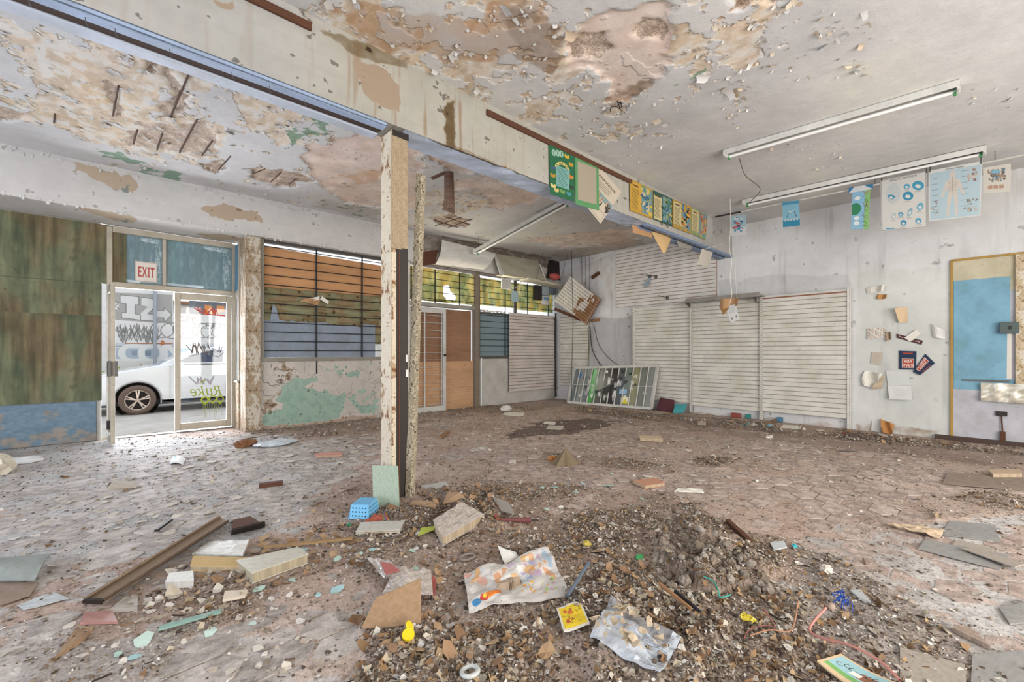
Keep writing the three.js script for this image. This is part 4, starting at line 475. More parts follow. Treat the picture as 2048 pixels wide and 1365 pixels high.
// ---------- broken panel, cabinet and wiring in the corner ----------
{
  const A = onX(1108, 602, 7.85), B = onX(1141, 553, 7.95), C = onX(1201, 599, 8.36), D = onX(1173, 650, 8.3), o = thing('broken_slatwall', 'rust-stained broken slatted panel hanging tilted in the corner', 'panel'); const L = (u, v) => [0, 1, 2].map((k) => (A[k] * (1 - u) + D[k] * u) * (1 - v) + (B[k] * (1 - u) + C[k] * u) * v);
  const rt = dtex(512, 256, (i, j, c) => { const x = i / 512, y = j / 256, n = fbm(x * 7, y * 5, 5), s = fbm(x * 40, y * 3, 3), e = sstep(0.46, 0.56, x * 0.8 + (n - 0.5) * 0.9 + (s - 0.5) * 0.3 - 0.02) * (1 - 0.4 * sstep(0.9, 1, x)); c[0] = mixn(196, 124, e) + (n - 0.5) * 40; c[1] = mixn(190, 88, e) + (n - 0.5) * 40; c[2] = mixn(178, 60, e) + (n - 0.5) * 26; });
  const rm = std(0xffffff, { map: rt }); for (let i = 0; i < 10; i++) { const g = sheet(L(i > 6 ? 0 : 0.0, i / 10 + 0.006), L(1, i / 10 + 0.006), L(1, (i + 1) / 10 - 0.006), L(0, (i + 1) / 10 - 0.006), 0.014), q = g.attributes.uv; for (let k = 0; k < q.count; k++) q.setY(k, (i + q.getY(k)) / 10); part(o, 'slat', g, rm); }
  const back = (p) => [p[0] + 0.02, p[1], p[2] - 0.01]; part(o, 'backing', sheet(back(L(0, 0.01)), back(L(1, 0.01)), back(L(1, 0.99)), back(L(0, 0.99)), 0.01), MAT.darkWood); part(o, 'bent_edge', rod(L(1, 0), L(1, 1), 0.012, 6), MAT.rust);
  const w0 = onX(1109, 618, 7.9), w1 = onX(1162, 640, 8.3); solo('broken_timber', 'dark splintered timber under the broken slatted panel', 'timber', bar(w0, w1, 0.05, 0.07), MAT.darkWood); const k0 = onX(1182, 642, XR - 0.02), k1 = onX(1199, 640, XR - 0.02); solo('timber_block', 'short brown timber block nailed to the wall beside the wires', 'block', bar(k0, k1, 0.03, 0.06), MAT.wood); const k2 = onX(1184, 556, XR - 0.03), k3 = onX(1198, 546, XR - 0.03); solo('timber_block', 'short dark timber block high in the corner of the back wall', 'block', bar(k2, k3, 0.05, 0.07), MAT.darkWood);
  const z0 = -7.24; const Z = (px, py, z = z0) => onZ(px, py, z);
  solo('bowed_sheet', 'bowed white panel peeling away above the stained transom', 'panel', sheet(Z(871, 529, -7.38), Z(967, 540, -7.3), Z(991, 507, -7.12), Z(884, 480, -7.2), 0.006, (u, v) => 0.07 * Math.sin(v * Math.PI) , 4, 12), std(0xdcdad5, { map: at(T.grime, 2), roughness: 0.5 }));
  solo('torn_board', 'torn red-brown panel between the plank and bowed white panel', 'panel', sheet(Z(836, 534, -7.36), Z(870, 528, -7.36), Z(876, 500, -7.36), Z(838, 505, -7.38), 0.006), MAT.darkWood);
  const cab = thing('hanging_cupboard', 'tilted open white wall cabinet near the corner', 'cupboard'); const a = Z(1008, 550, -7.1), b = Z(1093, 561, -7.1), c = Z(1076, 522, -7.3), d = Z(991, 508, -7.3); part(cab, 'front_panel', sheet(a, b, c, d, 0.012), std(0xb9b4a2, { map: at(T.grime, 1.5) })); const e = Z(1000, 553, -7.06); part(cab, 'side_panel', sheet(Z(1001, 553, -7.08), a, d, Z(988, 512, -7.3), 0.012), MAT.whiteMetal); part(cab, 'floor_board', sheet(a, b, [b[0], b[1] + 0.02, -7.38], [a[0], a[1] + 0.02, -7.38], 0.014), MAT.cream); part(cab, 'strut', bar(Z(1079, 528, -7.2), Z(1091, 558, -7.1), 0.03, 0.02), MAT.whiteMetal); part(cab, 'dark_back', sheet(Z(1094, 556, -7.36), Z(1123, 562, -7.36), Z(1127, 528, -7.38), Z(1098, 518, -7.38), 0.01), MAT.blackWood);
  solo('red_bag', 'crumpled dusty red bag on top of the white shelf rail', 'bag', (() => { const g = new THREE.SphereGeometry(0.11, 20, 12), p = g.attributes.position; for (let i = 0; i < p.count; i++) { const n = 0.75 + 0.5 * fbm(p.getX(i) * 16 + 9, p.getY(i) * 16 + p.getZ(i) * 9, 3); p.setXYZ(i, p.getX(i) * 1.5 * n, p.getY(i) * 0.75 * n, p.getZ(i) * n); } g.computeVertexNormals(); const q = Z(1110, 556, -6.98); q[1] += 0.03; g.translate(q[0], q[1], q[2]); return g; })(), std(0xb2524c, { roughness: 0.7 }));
  const r0 = Z(1048, 559, -7.15), r1 = Z(1134, 577, -7.15); solo('shelf_rail', 'long white shelf rail under the tilted cabinet', 'rail', bar(r0, r1, 0.3, 0.04), std(0xcfc8b6, { map: T.grime }));
  const br = thing('ballast_box', 'white lamp ballast bracket hanging before the stained window', 'fitting'); const q = Z(1003, 577, -7.18), q2 = Z(1022, 559, -7.18); part(br, 'plate', bx(q[0], q2[0], q[1], q2[1], -7.2, -7.17, 0.004), MAT.whiteMetal); part(br, 'arm', bar(Z(1006, 559, -7.18), Z(1038, 558, -7.18), 0.05, 0.035), MAT.whiteMetal); part(br, 'cable', tube([Z(1038, 560, -7.18), Z(1042, 567, -7.2), Z(1039, 574, -7.2), Z(1030, 576, -7.18)], 0.008), MAT.whiteMetal);
  const pw = thing('meter_box', 'grey electrical boxes mounted in a row under the shelf rail', 'electrical box'); part(pw, 'case', bx(...(() => { const m = Z(1071, 600, -7.4), n = Z(1083, 572, -7.4); return [m[0], n[0], m[1], n[1]]; })(), -7.49, -7.38, 0.008), MAT.dark); part(pw, 'case', bx(...(() => { const m = Z(1083, 590, -7.4), n = Z(1096, 573, -7.4); return [m[0], n[0], m[1], n[1]]; })(), -7.49, -7.36, 0.008), std(0x98a0a6)); part(pw, 'case', bx(...(() => { const m = Z(1097, 588, -7.4), n = Z(1110, 575, -7.4); return [m[0], n[0], m[1], n[1]]; })(), -7.49, -7.36, 0.008), std(0x767f88)); 
  const th = thing('control_box', 'small white control box with blue keys beneath the meters', 'control box'); const m = Z(1085, 609, -7.45), n = Z(1098, 593, -7.45); part(th, 'case', bx(m[0], n[0], m[1], n[1], -7.5, -7.44, 0.008), MAT.plasticWhite); part(th, 'keys', bx(m[0] + 0.03, n[0] - 0.03, (m[1] + n[1]) / 2, n[1] - 0.03, -7.442, -7.436), std(0x7fa3bf));
  { const g = Z(1027, 603, -7.44), h = Z(1041, 583, -7.44); solo('hanging_leaflet', 'faded blue leaflet hanging before the green-stained pane', 'leaflet', sheet([g[0], g[1], -7.515], [h[0], g[1], -7.515], [h[0], h[1], -7.515], [g[0], h[1], -7.515], 0.005), std(0x9fb4ba)); }
  const wire = (pts, r, label) => solo('hanging_wire', label, 'wire', tube(pts, r, 40, 5), MAT.dark);
  wire([onX(1143, 498, 7.7), onX(1144, 560, 7.7), onX(1146, 640, 7.7), onX(1144, 720, 7.72), onX(1143, 800, 7.72)], 0.006, 'long black wire hanging straight down past the broken panel'); wire([onX(1137, 500, 8.0), onX(1126, 545, 7.9), onX(1120, 565, 7.85)], 0.004, 'short dark wire slanting down behind the cabinet'); wire([onX(1089, 492, 7.4), onX(1078, 535, 7.3), onX(1073, 560, 7.3)], 0.004, 'thin wire slanting across the tilted cabinet front');
  wire([onX(1180, 652, XR - 0.03), onX(1185, 700, XR - 0.03), onX(1205, 735, XR - 0.04), onX(1240, 760, XR - 0.15)], 0.009, 'thick black cable curving down the grey wall patch'); wire([onX(1188, 652, XR - 0.012), onX(1198, 690, XR - 0.012), onX(1224, 722, XR - 0.012), onX(1258, 740, XR - 0.012)], 0.005, 'thin outer cable curving over the grey wall patch'); wire([onX(1176, 655, XR - 0.06), onX(1177, 700, XR - 0.06), onX(1176, 740, XR - 0.06)], 0.006, 'dark cable running straight down beside the narrow panel');
  for (const [px, y] of [[1170, 500], [1163, 505], [1178, 500]]) wire([onX(px, y, XR - 0.01), onX(px + 1, y + 60, XR - 0.01), onX(px, y + 140, XR - 0.01)], 0.003, ['thin wire on the back wall just left of the timber block', 'thin wire on the back wall behind the broken panel top', 'thin wire on the back wall touching the dark timber block'][[1170, 1163, 1178].indexOf(px)]);
  solo('corner_conduit', 'dark conduit running down the corner between both slatted panels', 'conduit', rod([8.38, 0.05, -7.44], [8.38, 2.2, -7.44], 0.02, 8), MAT.dark);
}
// ---------- ceiling lamps ----------
function lampFitting(label, p, q, w, open) {
  const o = thing('fluorescent_lamp', label, 'lamp'); const d = V(q).sub(V(p)), L = d.length(); d.normalize(); const at2 = (t, dy = 0, dx = 0) => { const v = V(p).addScaledVector(d, t * L); return [v.x + dx, v.y + dy, v.z]; };
  part(o, 'channel', bar(at2(0, 0.03), at2(1, 0.03), w, 0.02), MAT.whiteMetal); for (const s of [-1, 1]) part(o, 'side_flange', bar(at2(0, 0.005, s * w / 2), at2(1, 0.005, s * w / 2), 0.006, 0.055), MAT.whiteMetal);
  if (open) part(o, 'stained_tray', bar(at2(0.01, 0.015), at2(0.99, 0.015), w - 0.03, 0.006), std(0x4d3d31, { map: T.rust }));
  part(o, 'tube', rod(at2(0.015, -0.02, open ? 0.03 : 0.028), at2(0.985, -0.02, open ? 0.03 : 0.028), 0.017, 10), std(0xe9e8e4, { roughness: 0.3 })); for (const t of [0.008, 0.992]) { part(o, 'end_plate', bar(at2(t - 0.004, 0), at2(t + 0.004, 0), w, 0.075), MAT.whiteMetal); part(o, 'socket', bar(at2(t < 0.5 ? 0.012 : 0.978, -0.025, 0.028), at2(t < 0.5 ? 0.022 : 0.988, -0.025, 0.028), 0.03, 0.05), std(0x3f8a52)); }
  return o;
}
lampFitting('dusty fluorescent fitting on the smooth ceiling, nearest the viewer', [5.22, YC - 0.045, -2.02], [5.36, YC - 0.045, -0.13], 0.13, false);
lampFitting('fluorescent fitting with rusty open tray above the hanging posters', [7.12, YC - 0.05, -2.48], [7.26, YC - 0.05, 0.03], 0.15, true);
{ const p = onY(951, 505, 3.22), q = onY(1136, 404, 3.49); const lf = lampFitting('white fluorescent fitting dangling askew from the front bay ceiling', p, q, 0.12, false); for (const [a, b] of [[p, 0.06], [q, 0.02]]) part(lf, 'cord', rod([a[0], a[1] + 0.04, a[2] + (b > 0.03 ? 0.1 : -0.1)], [a[0], YC + 0.005, a[2] + (b > 0.03 ? 0.1 : -0.1)], 0.004, 5), MAT.dark); }
{ const Y = YC - 0.02; solo('lamp_wire', 'thin brown wire sagging between the two ceiling lamp fittings', 'wire', tube([[5.31, Y - 0.075, -1.9], onY(1490, 350, Y - 0.12), onY(1520, 378, Y - 0.12), [7.02, Y - 0.05, -2.35]], 0.004), MAT.darkWood);
  const c = [[0, 0], [0.01, -0.4], [-0.01, -0.75], [0.03, -0.95], [0, -1.2], [0.03, -1.45], [-0.02, -1.62]], b = onX(1470, 300, 6.6); solo('pull_cord', 'long white cord hanging from the ceiling to dangling cardboard', 'cord', tube(c.map(([a, y]) => [6.9 + a, YC + y, -2.6 + a * 0.5]), 0.004, 40, 5), MAT.paper); }
// ---------- print helpers ----------
const lines = (g, x, y, w, n, s, col = '#333', lw = 2) => { g.fillStyle = col; for (let i = 0; i < n; i++) g.fillRect(x, y + i * s, w * (0.7 + 0.3 * HASH[(i * 37 + Math.round(x) * 11) & 65535]), lw); };
const blobs = (g, x, y, w, h, cols, n, s) => { let q = s; const r = () => (q = (q * 16807) % 2147483647) / 2147483647; for (let i = 0; i < n; i++) { g.fillStyle = cols[Math.floor(r() * cols.length)]; g.beginPath(); g.ellipse(x + r() * w, y + r() * h, w * (0.03 + r() * 0.12), h * (0.03 + r() * 0.12), r() * 3, 0, 7); g.fill(); } };
function hangSheet(name, label, cat, corners, draw, w, h, o = {}) {           // corners: bottom left, bottom right, top right, top left
  const t = ctex(w, h, draw), c = o.wave || 0; return solo(name, label, cat, sheet(...corners, o.t || 0.004, c ? (u, v) => c * Math.sin(u * 3.1 + v * 2) : null, c ? 10 : 1, c ? 10 : 1), std(0xe2e0dc, { map: t, roughness: 0.65 }), [0, 0, 0], o.group);
}
// ---------- posters on the beam ----------
{
  const Z = (d) => (px, py) => onZ(px, py, ZBM + d), a = Z(0.016), b = Z(0.005);
  hangSheet('butterfly_poster', 'dark green butterfly poster with blue text panel on the beam', 'poster', [a(1100, 388), a(1148, 404), a(1150, 306), a(1098, 284)], (g, w, h) => { g.fillStyle = '#1f6b45'; g.fillRect(0, 0, w, h); for (const [x, y] of [[40, 70], [75, 62], [108, 56]]) { g.fillStyle = '#9fc7b4'; g.beginPath(); g.ellipse(x, y, 19, 26, 0, 0, 7); g.fill(); g.fillStyle = '#3a5b44'; g.fillRect(x - 3, y - 14, 6, 28); } g.strokeStyle = '#e2cf7a'; g.lineWidth = 22; g.beginPath(); g.arc(118, 190, 62, 3.35, 6.1); g.stroke(); g.fillStyle = '#4a4020'; g.font = 'bold 17px sans-serif'; 'LA MARIPOSA'.split('').forEach((ch, i) => { const an = 3.5 + i * 0.235; g.save(); g.translate(118 + 62 * Math.cos(an), 190 + 62 * Math.sin(an)); g.rotate(an + 1.57); g.fillText(ch, -5, 6); g.restore(); }); g.fillStyle = '#7fb5b0'; g.fillRect(58, 160, 130, 160); lines(g, 68, 172, 110, 12, 12, '#2f5d62', 3); for (const [x, y, c] of [[160, 60, '#d8b23c'], [200, 110, '#c99b34'], [205, 210, '#cf8a3e'], [30, 190, '#38607a'], [28, 250, '#b98f3a'], [30, 330, '#e0cf8c'], [60, 355, '#d6c27a'], [120, 350, '#7ba25c'], [185, 350, '#4d95a5'], [210, 290, '#2f3b30']]) { g.fillStyle = c; for (const s of [-1, 1]) { g.beginPath(); g.ellipse(x + s * 11, y, 12, 17, s * 0.5, 0, 7); g.fill(); } } }, 240, 400);
  hangSheet('framed_sheet', 'blank beige sheet with green border on the beam', 'poster', [a(1151, 409), a(1198, 421), a(1197, 330), a(1150, 310)], (g, w, h) => { g.fillStyle = '#5f9d68'; g.fillRect(0, 0, w, h); g.fillStyle = '#b3a896'; g.fillRect(20, 34, w - 42, h - 70); }, 200, 330);
  hangSheet('grammar_poster', 'tilted pale poster headed PREPOSICION behind the green border', 'poster', [b(1173, 414), b(1201, 448), b(1243, 384), b(1196, 331)], (g, w, h) => { g.fillStyle = '#d8cdbb'; g.fillRect(0, 0, w, h); g.fillStyle = '#2b2520'; g.font = 'bold 40px sans-serif'; g.fillText('PREPOSICION', 40, 86, w - 60); lines(g, 30, 110, w - 90, 5, 15, '#57504a', 4); g.fillStyle = '#86a9b0'; g.fillRect(0, 205, w, 60); blobs(g, 20, 235, w - 40, 90, ['#c9a183', '#3c3630', '#e2cfb6', '#a1846a'], 40, 12); g.strokeStyle = '#4a443c'; g.lineWidth = 3; g.strokeRect(16, h - 100, w - 40, 80); }, 360, 460, { wave: 0.0015 });
  const yl = [['yellow story poster with painted picture, leftmost of four on the beam', [[1260, 421], [1305, 438], [1305, 380], [1259, 357]], '#c99f3c', ['#4f86a3', '#e2c23c', '#6f9a5c', '#2f5f80', '#d8c7a0']], ['dark green story poster with arched text panel on the beam', [[1305, 438], [1344, 453], [1344, 398], [1305, 380]], '#33594a', ['#2d4a3a', '#5c8a6a', '#c9b46a', '#3c6a86']], ['orange story poster with house picture on the beam', [[1345, 454], [1382, 468], [1382, 414], [1345, 398]], '#b9963f', ['#d6a22c', '#3a2c20', '#c76a3c', '#3c6f92', '#e6c04a']], ['pale green story poster ending the row near the wall', [[1382, 467], [1411, 480], [1415, 430], [1382, 414]], '#8fa56a', ['#c9896a', '#7f9aa5', '#b8653f', '#cfae6a']]];
  yl.forEach(([label, c, col, cols], k) => hangSheet('story_poster', label, 'poster', c.map(([x, y]) => a(x, y)), (g, w, h) => { g.fillStyle = col; g.fillRect(0, 0, w, h); g.fillStyle = k === 0 ? '#d8ae45' : '#d6c99a'; g.fillRect(14, k === 1 ? 40 : 16, w * 0.4, h - 50); lines(g, 22, 70, w * 0.32, 14, 13, '#4a3d22', 4); g.fillStyle = '#6a4a24'; g.fillRect(30, 34, w * 0.25, 14); g.fillStyle = '#6f9ba8'; g.fillRect(w * 0.5, 14, w * 0.46, h - 34); blobs(g, w * 0.52, 20, w * 0.42, h - 50, cols, 46, 31 + k * 7); }, 240, 280, { group: 'story posters on the beam' }));
  // scraps of card caught under the beam
  const s = (px, py, z) => onZ(px, py, z), tan = std(0xb98f66, { roughness: 0.9 }), tanP = std(0xc9a877);
  solo('card_flap', 'brown cardboard flap hanging under the beam, left of the row', 'card', sheet(s(1266, 466, -3.28), s(1304, 476, -3.28), s(1306, 464, -3.3), s(1264, 450, -3.3), 0.005), tan); solo('card_flap', 'pointed cardboard wedge hanging below the beam over the high slats', 'card', sheet(s(1326, 507, -3.25), s(1330, 506, -3.25), s(1345, 470, -3.28), s(1302, 463, -3.28), 0.006, (u, v) => 0.02 * Math.sin(u * 3), 4, 4), tanP); solo('card_flap', 'grey card hanging below the beam right of the pointed wedge', 'card', sheet(s(1358, 494, -3.25), s(1384, 500, -3.25), s(1384, 488, -3.28), s(1350, 474, -3.28), 0.005), std(0x9d978d));
  { const q = (px, py) => onZ(px, py, -3.02); solo('hanging_paper', 'dusty grey paper square hanging on a string by the beam end', 'paper', sheet(q(1394, 529), q(1416, 535), q(1427, 505), q(1402, 499), 0.004, (u, v) => 0.015 * Math.sin(u * 3 + v), 6, 6), std(0xb9b2a6)); solo('paper_string', 'thin string holding the grey paper at the beam end', 'string', rod(q(1404, 500), onZ(1445, 488, -3.02), 0.003, 5), MAT.paper); }
}
// ---------- hanging card cluster by the slatted panels ----------
{ const q = (px, py, x = 7.62) => onX(px, py, x), o = thing('hanging_card_cluster', 'torn card and printed paper dangling before the slatted panels', 'card'); part(o, 'brown_card', sheet(q(1440, 620), q(1475, 612), q(1478, 596), q(1441, 599), 0.008, (u, v) => 0.03 * Math.sin(u * 7), 8, 3), MAT.card); part(o, 'heart_flap', sheet(q(1446, 630), q(1451, 626), q(1458, 616), q(1438, 612), 0.006), std(0x96703f)); const t = ctex(200, 240, (g, w, h) => { g.fillStyle = '#cfd0ce'; g.fillRect(0, 0, w, h); lines(g, 24, 20, 150, 10, 10, '#a5a6a8', 3); g.fillStyle = '#6b6e74'; g.beginPath(); g.arc(50, 190, 16, 0, 7); g.fill(); g.fillRect(140, 170, 24, 28); }); part(o, 'printed_paper', sheet(q(1462, 646), q(1479, 639), q(1472, 608), q(1452, 614), 0.004, (u, v) => 0.012 * Math.sin(v * 4), 6, 6), std(0xffffff, { map: t })); part(o, 'string', tube([q(1474, 596), q(1472, 570), q(1470, 520), q(1466, 480), [7.56, YC - 0.005, -2.7]], 0.003, 20, 4), MAT.paper); }
// ---------- rail with charts ----------
{
  const X = 7.5, q = (px, py, d = 0) => onX(px, py, X - 0.02 + d); const r0 = onX(1431, 434, X), r1 = onX(2090, 302, X);
  const rail = thing('poster_rail', 'thin white rail under the ceiling carrying charts', 'rail'); part(rail, 'rod', rod(r0, r1, 0.012, 8), MAT.whiteMetal); part(rail, 'dark_end', rod(r0, onX(1482, 424, X), 0.014, 8), MAT.dark); for (const px of [1500, 1750, 1990]) { const p = onX(px, 434 - (px - 1431) * 0.2, X); part(rail, 'hanger', rod(p, [p[0], YC + 0.005, p[2]], 0.004, 5), MAT.steel); }
  hangSheet('small_chart', 'small blue picture card hanging next to the beam end', 'chart', [q(1463, 473), q(1492, 470), q(1492, 429), q(1462, 433)], (g, w, h) => { g.fillStyle = '#a9c4d2'; g.fillRect(0, 0, w, h); g.fillStyle = '#d9dde0'; g.fillRect(0, h * 0.6, w, h); blobs(g, 20, 20, w - 50, h - 60, ['#4a86b5', '#c9595a', '#2d4358', '#5fa3c9', '#e8eaea'], 22, 5); }, 160, 220);
  hangSheet('small_chart', 'small cyan card of bending figures under the rail', 'chart', [q(1566, 455), q(1600, 451), q(1598, 401), q(1565, 405)], (g, w, h) => { g.fillStyle = '#8cc4dd'; g.fillRect(0, 0, w, h); g.fillStyle = '#4f9cc0'; g.fillRect(0, 0, w, 30); g.fillStyle = '#2f8fb5'; g.fillRect(0, h - 60, w, 60); stroke(g, '#3c4a52', 6, [[40, 150], [60, 100], [110, 95], [130, 150]]); stroke(g, '#e8e4dc', 9, [[60, 100], [110, 95]]); for (let i = 0; i < 5; i++) { g.fillStyle = '#d8d2cc'; g.fillRect(18 + i * 28, h - 75, 14, 22); } }, 160, 240);
  hangSheet('small_chart', 'tall landscape chart in blue and green hung sideways', 'chart', [q(1702, 459), q(1737, 458), q(1741, 377), q(1705, 384)], (g, w, h) => { g.fillStyle = '#8fc3e2'; g.fillRect(0, 0, w, h); g.fillStyle = '#8fc57a'; g.fillRect(w * 0.72, 0, w, h); g.fillStyle = '#2f8a5e'; g.beginPath(); g.ellipse(w * 0.2, h * 0.48, w * 0.32, h * 0.16, 0, 0, 7); g.fill(); g.fillStyle = '#eef2f4'; for (const y of [0.2, 0.72, 0.85]) { g.beginPath(); g.ellipse(w * 0.3, h * y, w * 0.16, h * 0.05, 0, 0, 7); g.fill(); } blobs(g, w * 0.66, 20, w * 0.2, h - 40, ['#5a7a3c', '#c98aa0', '#6b5844'], 24, 44); }, 170, 400);
  hangSheet('header_strip', 'blue and white header strip above the landscape chart', 'strip', [q(1697, 387, -0.01), q(1746, 378, -0.01), q(1746, 368, -0.01), q(1698, 376, -0.01)], (g, w, h) => { g.fillStyle = '#dfe3e6'; g.fillRect(0, 0, w, h); g.fillStyle = '#2d7fb0'; g.beginPath(); g.moveTo(0, h); g.lineTo(60, 0); g.lineTo(0, 0); g.fill(); g.beginPath(); g.moveTo(w, h); g.lineTo(w - 90, 0); g.lineTo(w, 0); g.fill(); }, 260, 56);
  hangSheet('digestion_chart', 'large chart headed APARATO DIGESTIVO with blue organ drawings', 'chart', [q(1763, 463), q(1854, 455), q(1853, 342), q(1761, 361)], (g, w, h) => { g.fillStyle = '#d9d9d6'; g.fillRect(0, 0, w, h); g.strokeStyle = '#8f9294'; g.lineWidth = 5; g.strokeRect(6, 6, w - 12, h - 12); g.fillStyle = '#6d6f72'; g.font = 'bold 26px sans-serif'; g.textAlign = 'center'; g.fillText('APARATO DIGESTIVO', w / 2, 34, w * 0.6); g.fillStyle = '#c9cfd2'; g.beginPath(); g.ellipse(w * 0.28, h * 0.3, w * 0.16, h * 0.2, 0, 0, 7); g.fill(); for (const [x, y, a, b, c] of [[0.24, 0.36, 0.09, 0.035, '#2f8fb5'], [0.6, 0.4, 0.12, 0.08, '#3d93b8'], [0.58, 0.22, 0.07, 0.05, '#5aa9c8'], [0.82, 0.24, 0.13, 0.08, '#3f9dc2'], [0.44, 0.72, 0.06, 0.04, '#4f9fc0'], [0.64, 0.7, 0.05, 0.08, '#8fb4c4'], [0.86, 0.62, 0.07, 0.07, '#6fb0cc'], [0.5, 0.88, 0.07, 0.05, '#3f93b8'], [0.82, 0.87, 0.07, 0.05, '#5aa5c6'], [0.28, 0.74, 0.05, 0.06, '#b9c4c8']]) { g.fillStyle = c; g.beginPath(); g.ellipse(x * w, y * h, a * w, b * h, 0.4, 0, 7); g.fill(); g.fillStyle = '#e6e6e2'; g.beginPath(); g.ellipse(x * w, y * h + 6, a * w * 0.5, b * h * 0.4, 0.4, 0, 7); g.fill(); lines(g, x * w - 30, y * h + b * h + 6, 60, 2, 7, '#77797c', 2); } g.fillStyle = '#3f9dc2'; g.fillRect(w * 0.1, h * 0.955, w * 0.2, 10); }, 420, 520);
  hangSheet('anatomy_chart', 'large pale blue chart of a labelled human body', 'chart', [q(1858, 443), q(1961, 432), q(1965, 322), q(1857, 342)], (g, w, h) => { g.fillStyle = '#b8cfda'; g.fillRect(0, 0, w, h); g.strokeStyle = '#d9dcdc'; g.lineWidth = 14; g.strokeRect(4, 4, w - 8, h - 8); g.fillStyle = '#e0e0dc'; g.fillRect(10, 8, w - 20, 22); g.fillStyle = '#5d6266'; g.font = 'bold 18px sans-serif'; g.textAlign = 'center'; g.fillText('SISTEMA HUMANO', w / 2, 26); const bone = '#d6cfc6'; g.fillStyle = bone; g.beginPath(); g.ellipse(w * 0.46, h * 0.16, 27, 36, 0, 0, 7); g.fill(); g.beginPath(); g.ellipse(w * 0.46, h * 0.38, 52, 82, 0, 0, 7); g.fill(); for (const s of [-1, 1]) { stroke(g, bone, 24, [[w * 0.46 + s * 48, h * 0.28], [w * 0.46 + s * 72, h * 0.44], [w * 0.46 + s * 92, h * 0.54]]); stroke(g, bone, 36, [[w * 0.46 + s * 24, h * 0.52], [w * 0.46 + s * 34, h * 0.7]]); stroke(g, bone, 25, [[w * 0.46 + s * 34, h * 0.7], [w * 0.46 + s * 40, h * 0.92]]); } for (let i = 0; i < 7; i++) stroke(g, '#a99c92', 3, [[w * 0.46 - 40, h * 0.29 + i * 15], [w * 0.46 + 40, h * 0.29 + i * 15]]); stroke(g, '#a09488', 4, [[w * 0.46, h * 0.2], [w * 0.46, h * 0.52]]); blobs(g, w * 0.72, h * 0.1, w * 0.2, h * 0.26, ['#a08c84', '#c4b5ac', '#8d7a74', '#d2c8c0'], 26, 9); blobs(g, w * 0.7, h * 0.68, w * 0.22, h * 0.2, ['#9a938c', '#c4bdb4', '#7f7b78'], 22, 19); blobs(g, w * 0.06, h * 0.58, w * 0.13, h * 0.3, ['#b5a79c', '#948a84'], 12, 29); for (let i = 0; i < 14; i++) lines(g, i % 2 ? w * 0.06 : w * 0.62, h * (0.12 + i * 0.055), 60, 1, 6, '#5f7078', 3); }, 460, 500);
  hangSheet('geology_chart', 'brown and blue picture chart at the far end of the rail', 'chart', [q(1967, 388), q(2021, 384), q(2022, 327), q(1966, 336)], (g, w, h) => { g.fillStyle = '#d2cec6'; g.fillRect(0, 0, w, h); blobs(g, 40, 40, w - 90, h * 0.42, ['#8a7562', '#6f6258', '#a8937c', '#5f7f90', '#7a6a60'], 60, 3); g.fillStyle = '#7fb3cc'; g.beginPath(); g.ellipse(w * 0.45, h * 0.22, 40, 18, 0, 0, 7); g.fill(); for (let i = 0; i < 3; i++) { g.fillStyle = '#b5937c'; g.fillRect(40 + i * 50, h * 0.72, 40, 34); } }, 240, 260);
  for (const px of [1763, 1853, 1860, 1962]) { const p = onX(px, 360 - (px - 1763) * 0.17, X - 0.02); solo('chart_clip', 'small metal clip hooking a large chart to the rail', 'clip', bx(p[0] - 0.006, p[0] + 0.012, p[1] - 0.01, p[1] + 0.07, p[2] - 0.006, p[2] + 0.006), MAT.steel, [0, 0, 0], 'clips holding the large charts'); }
}
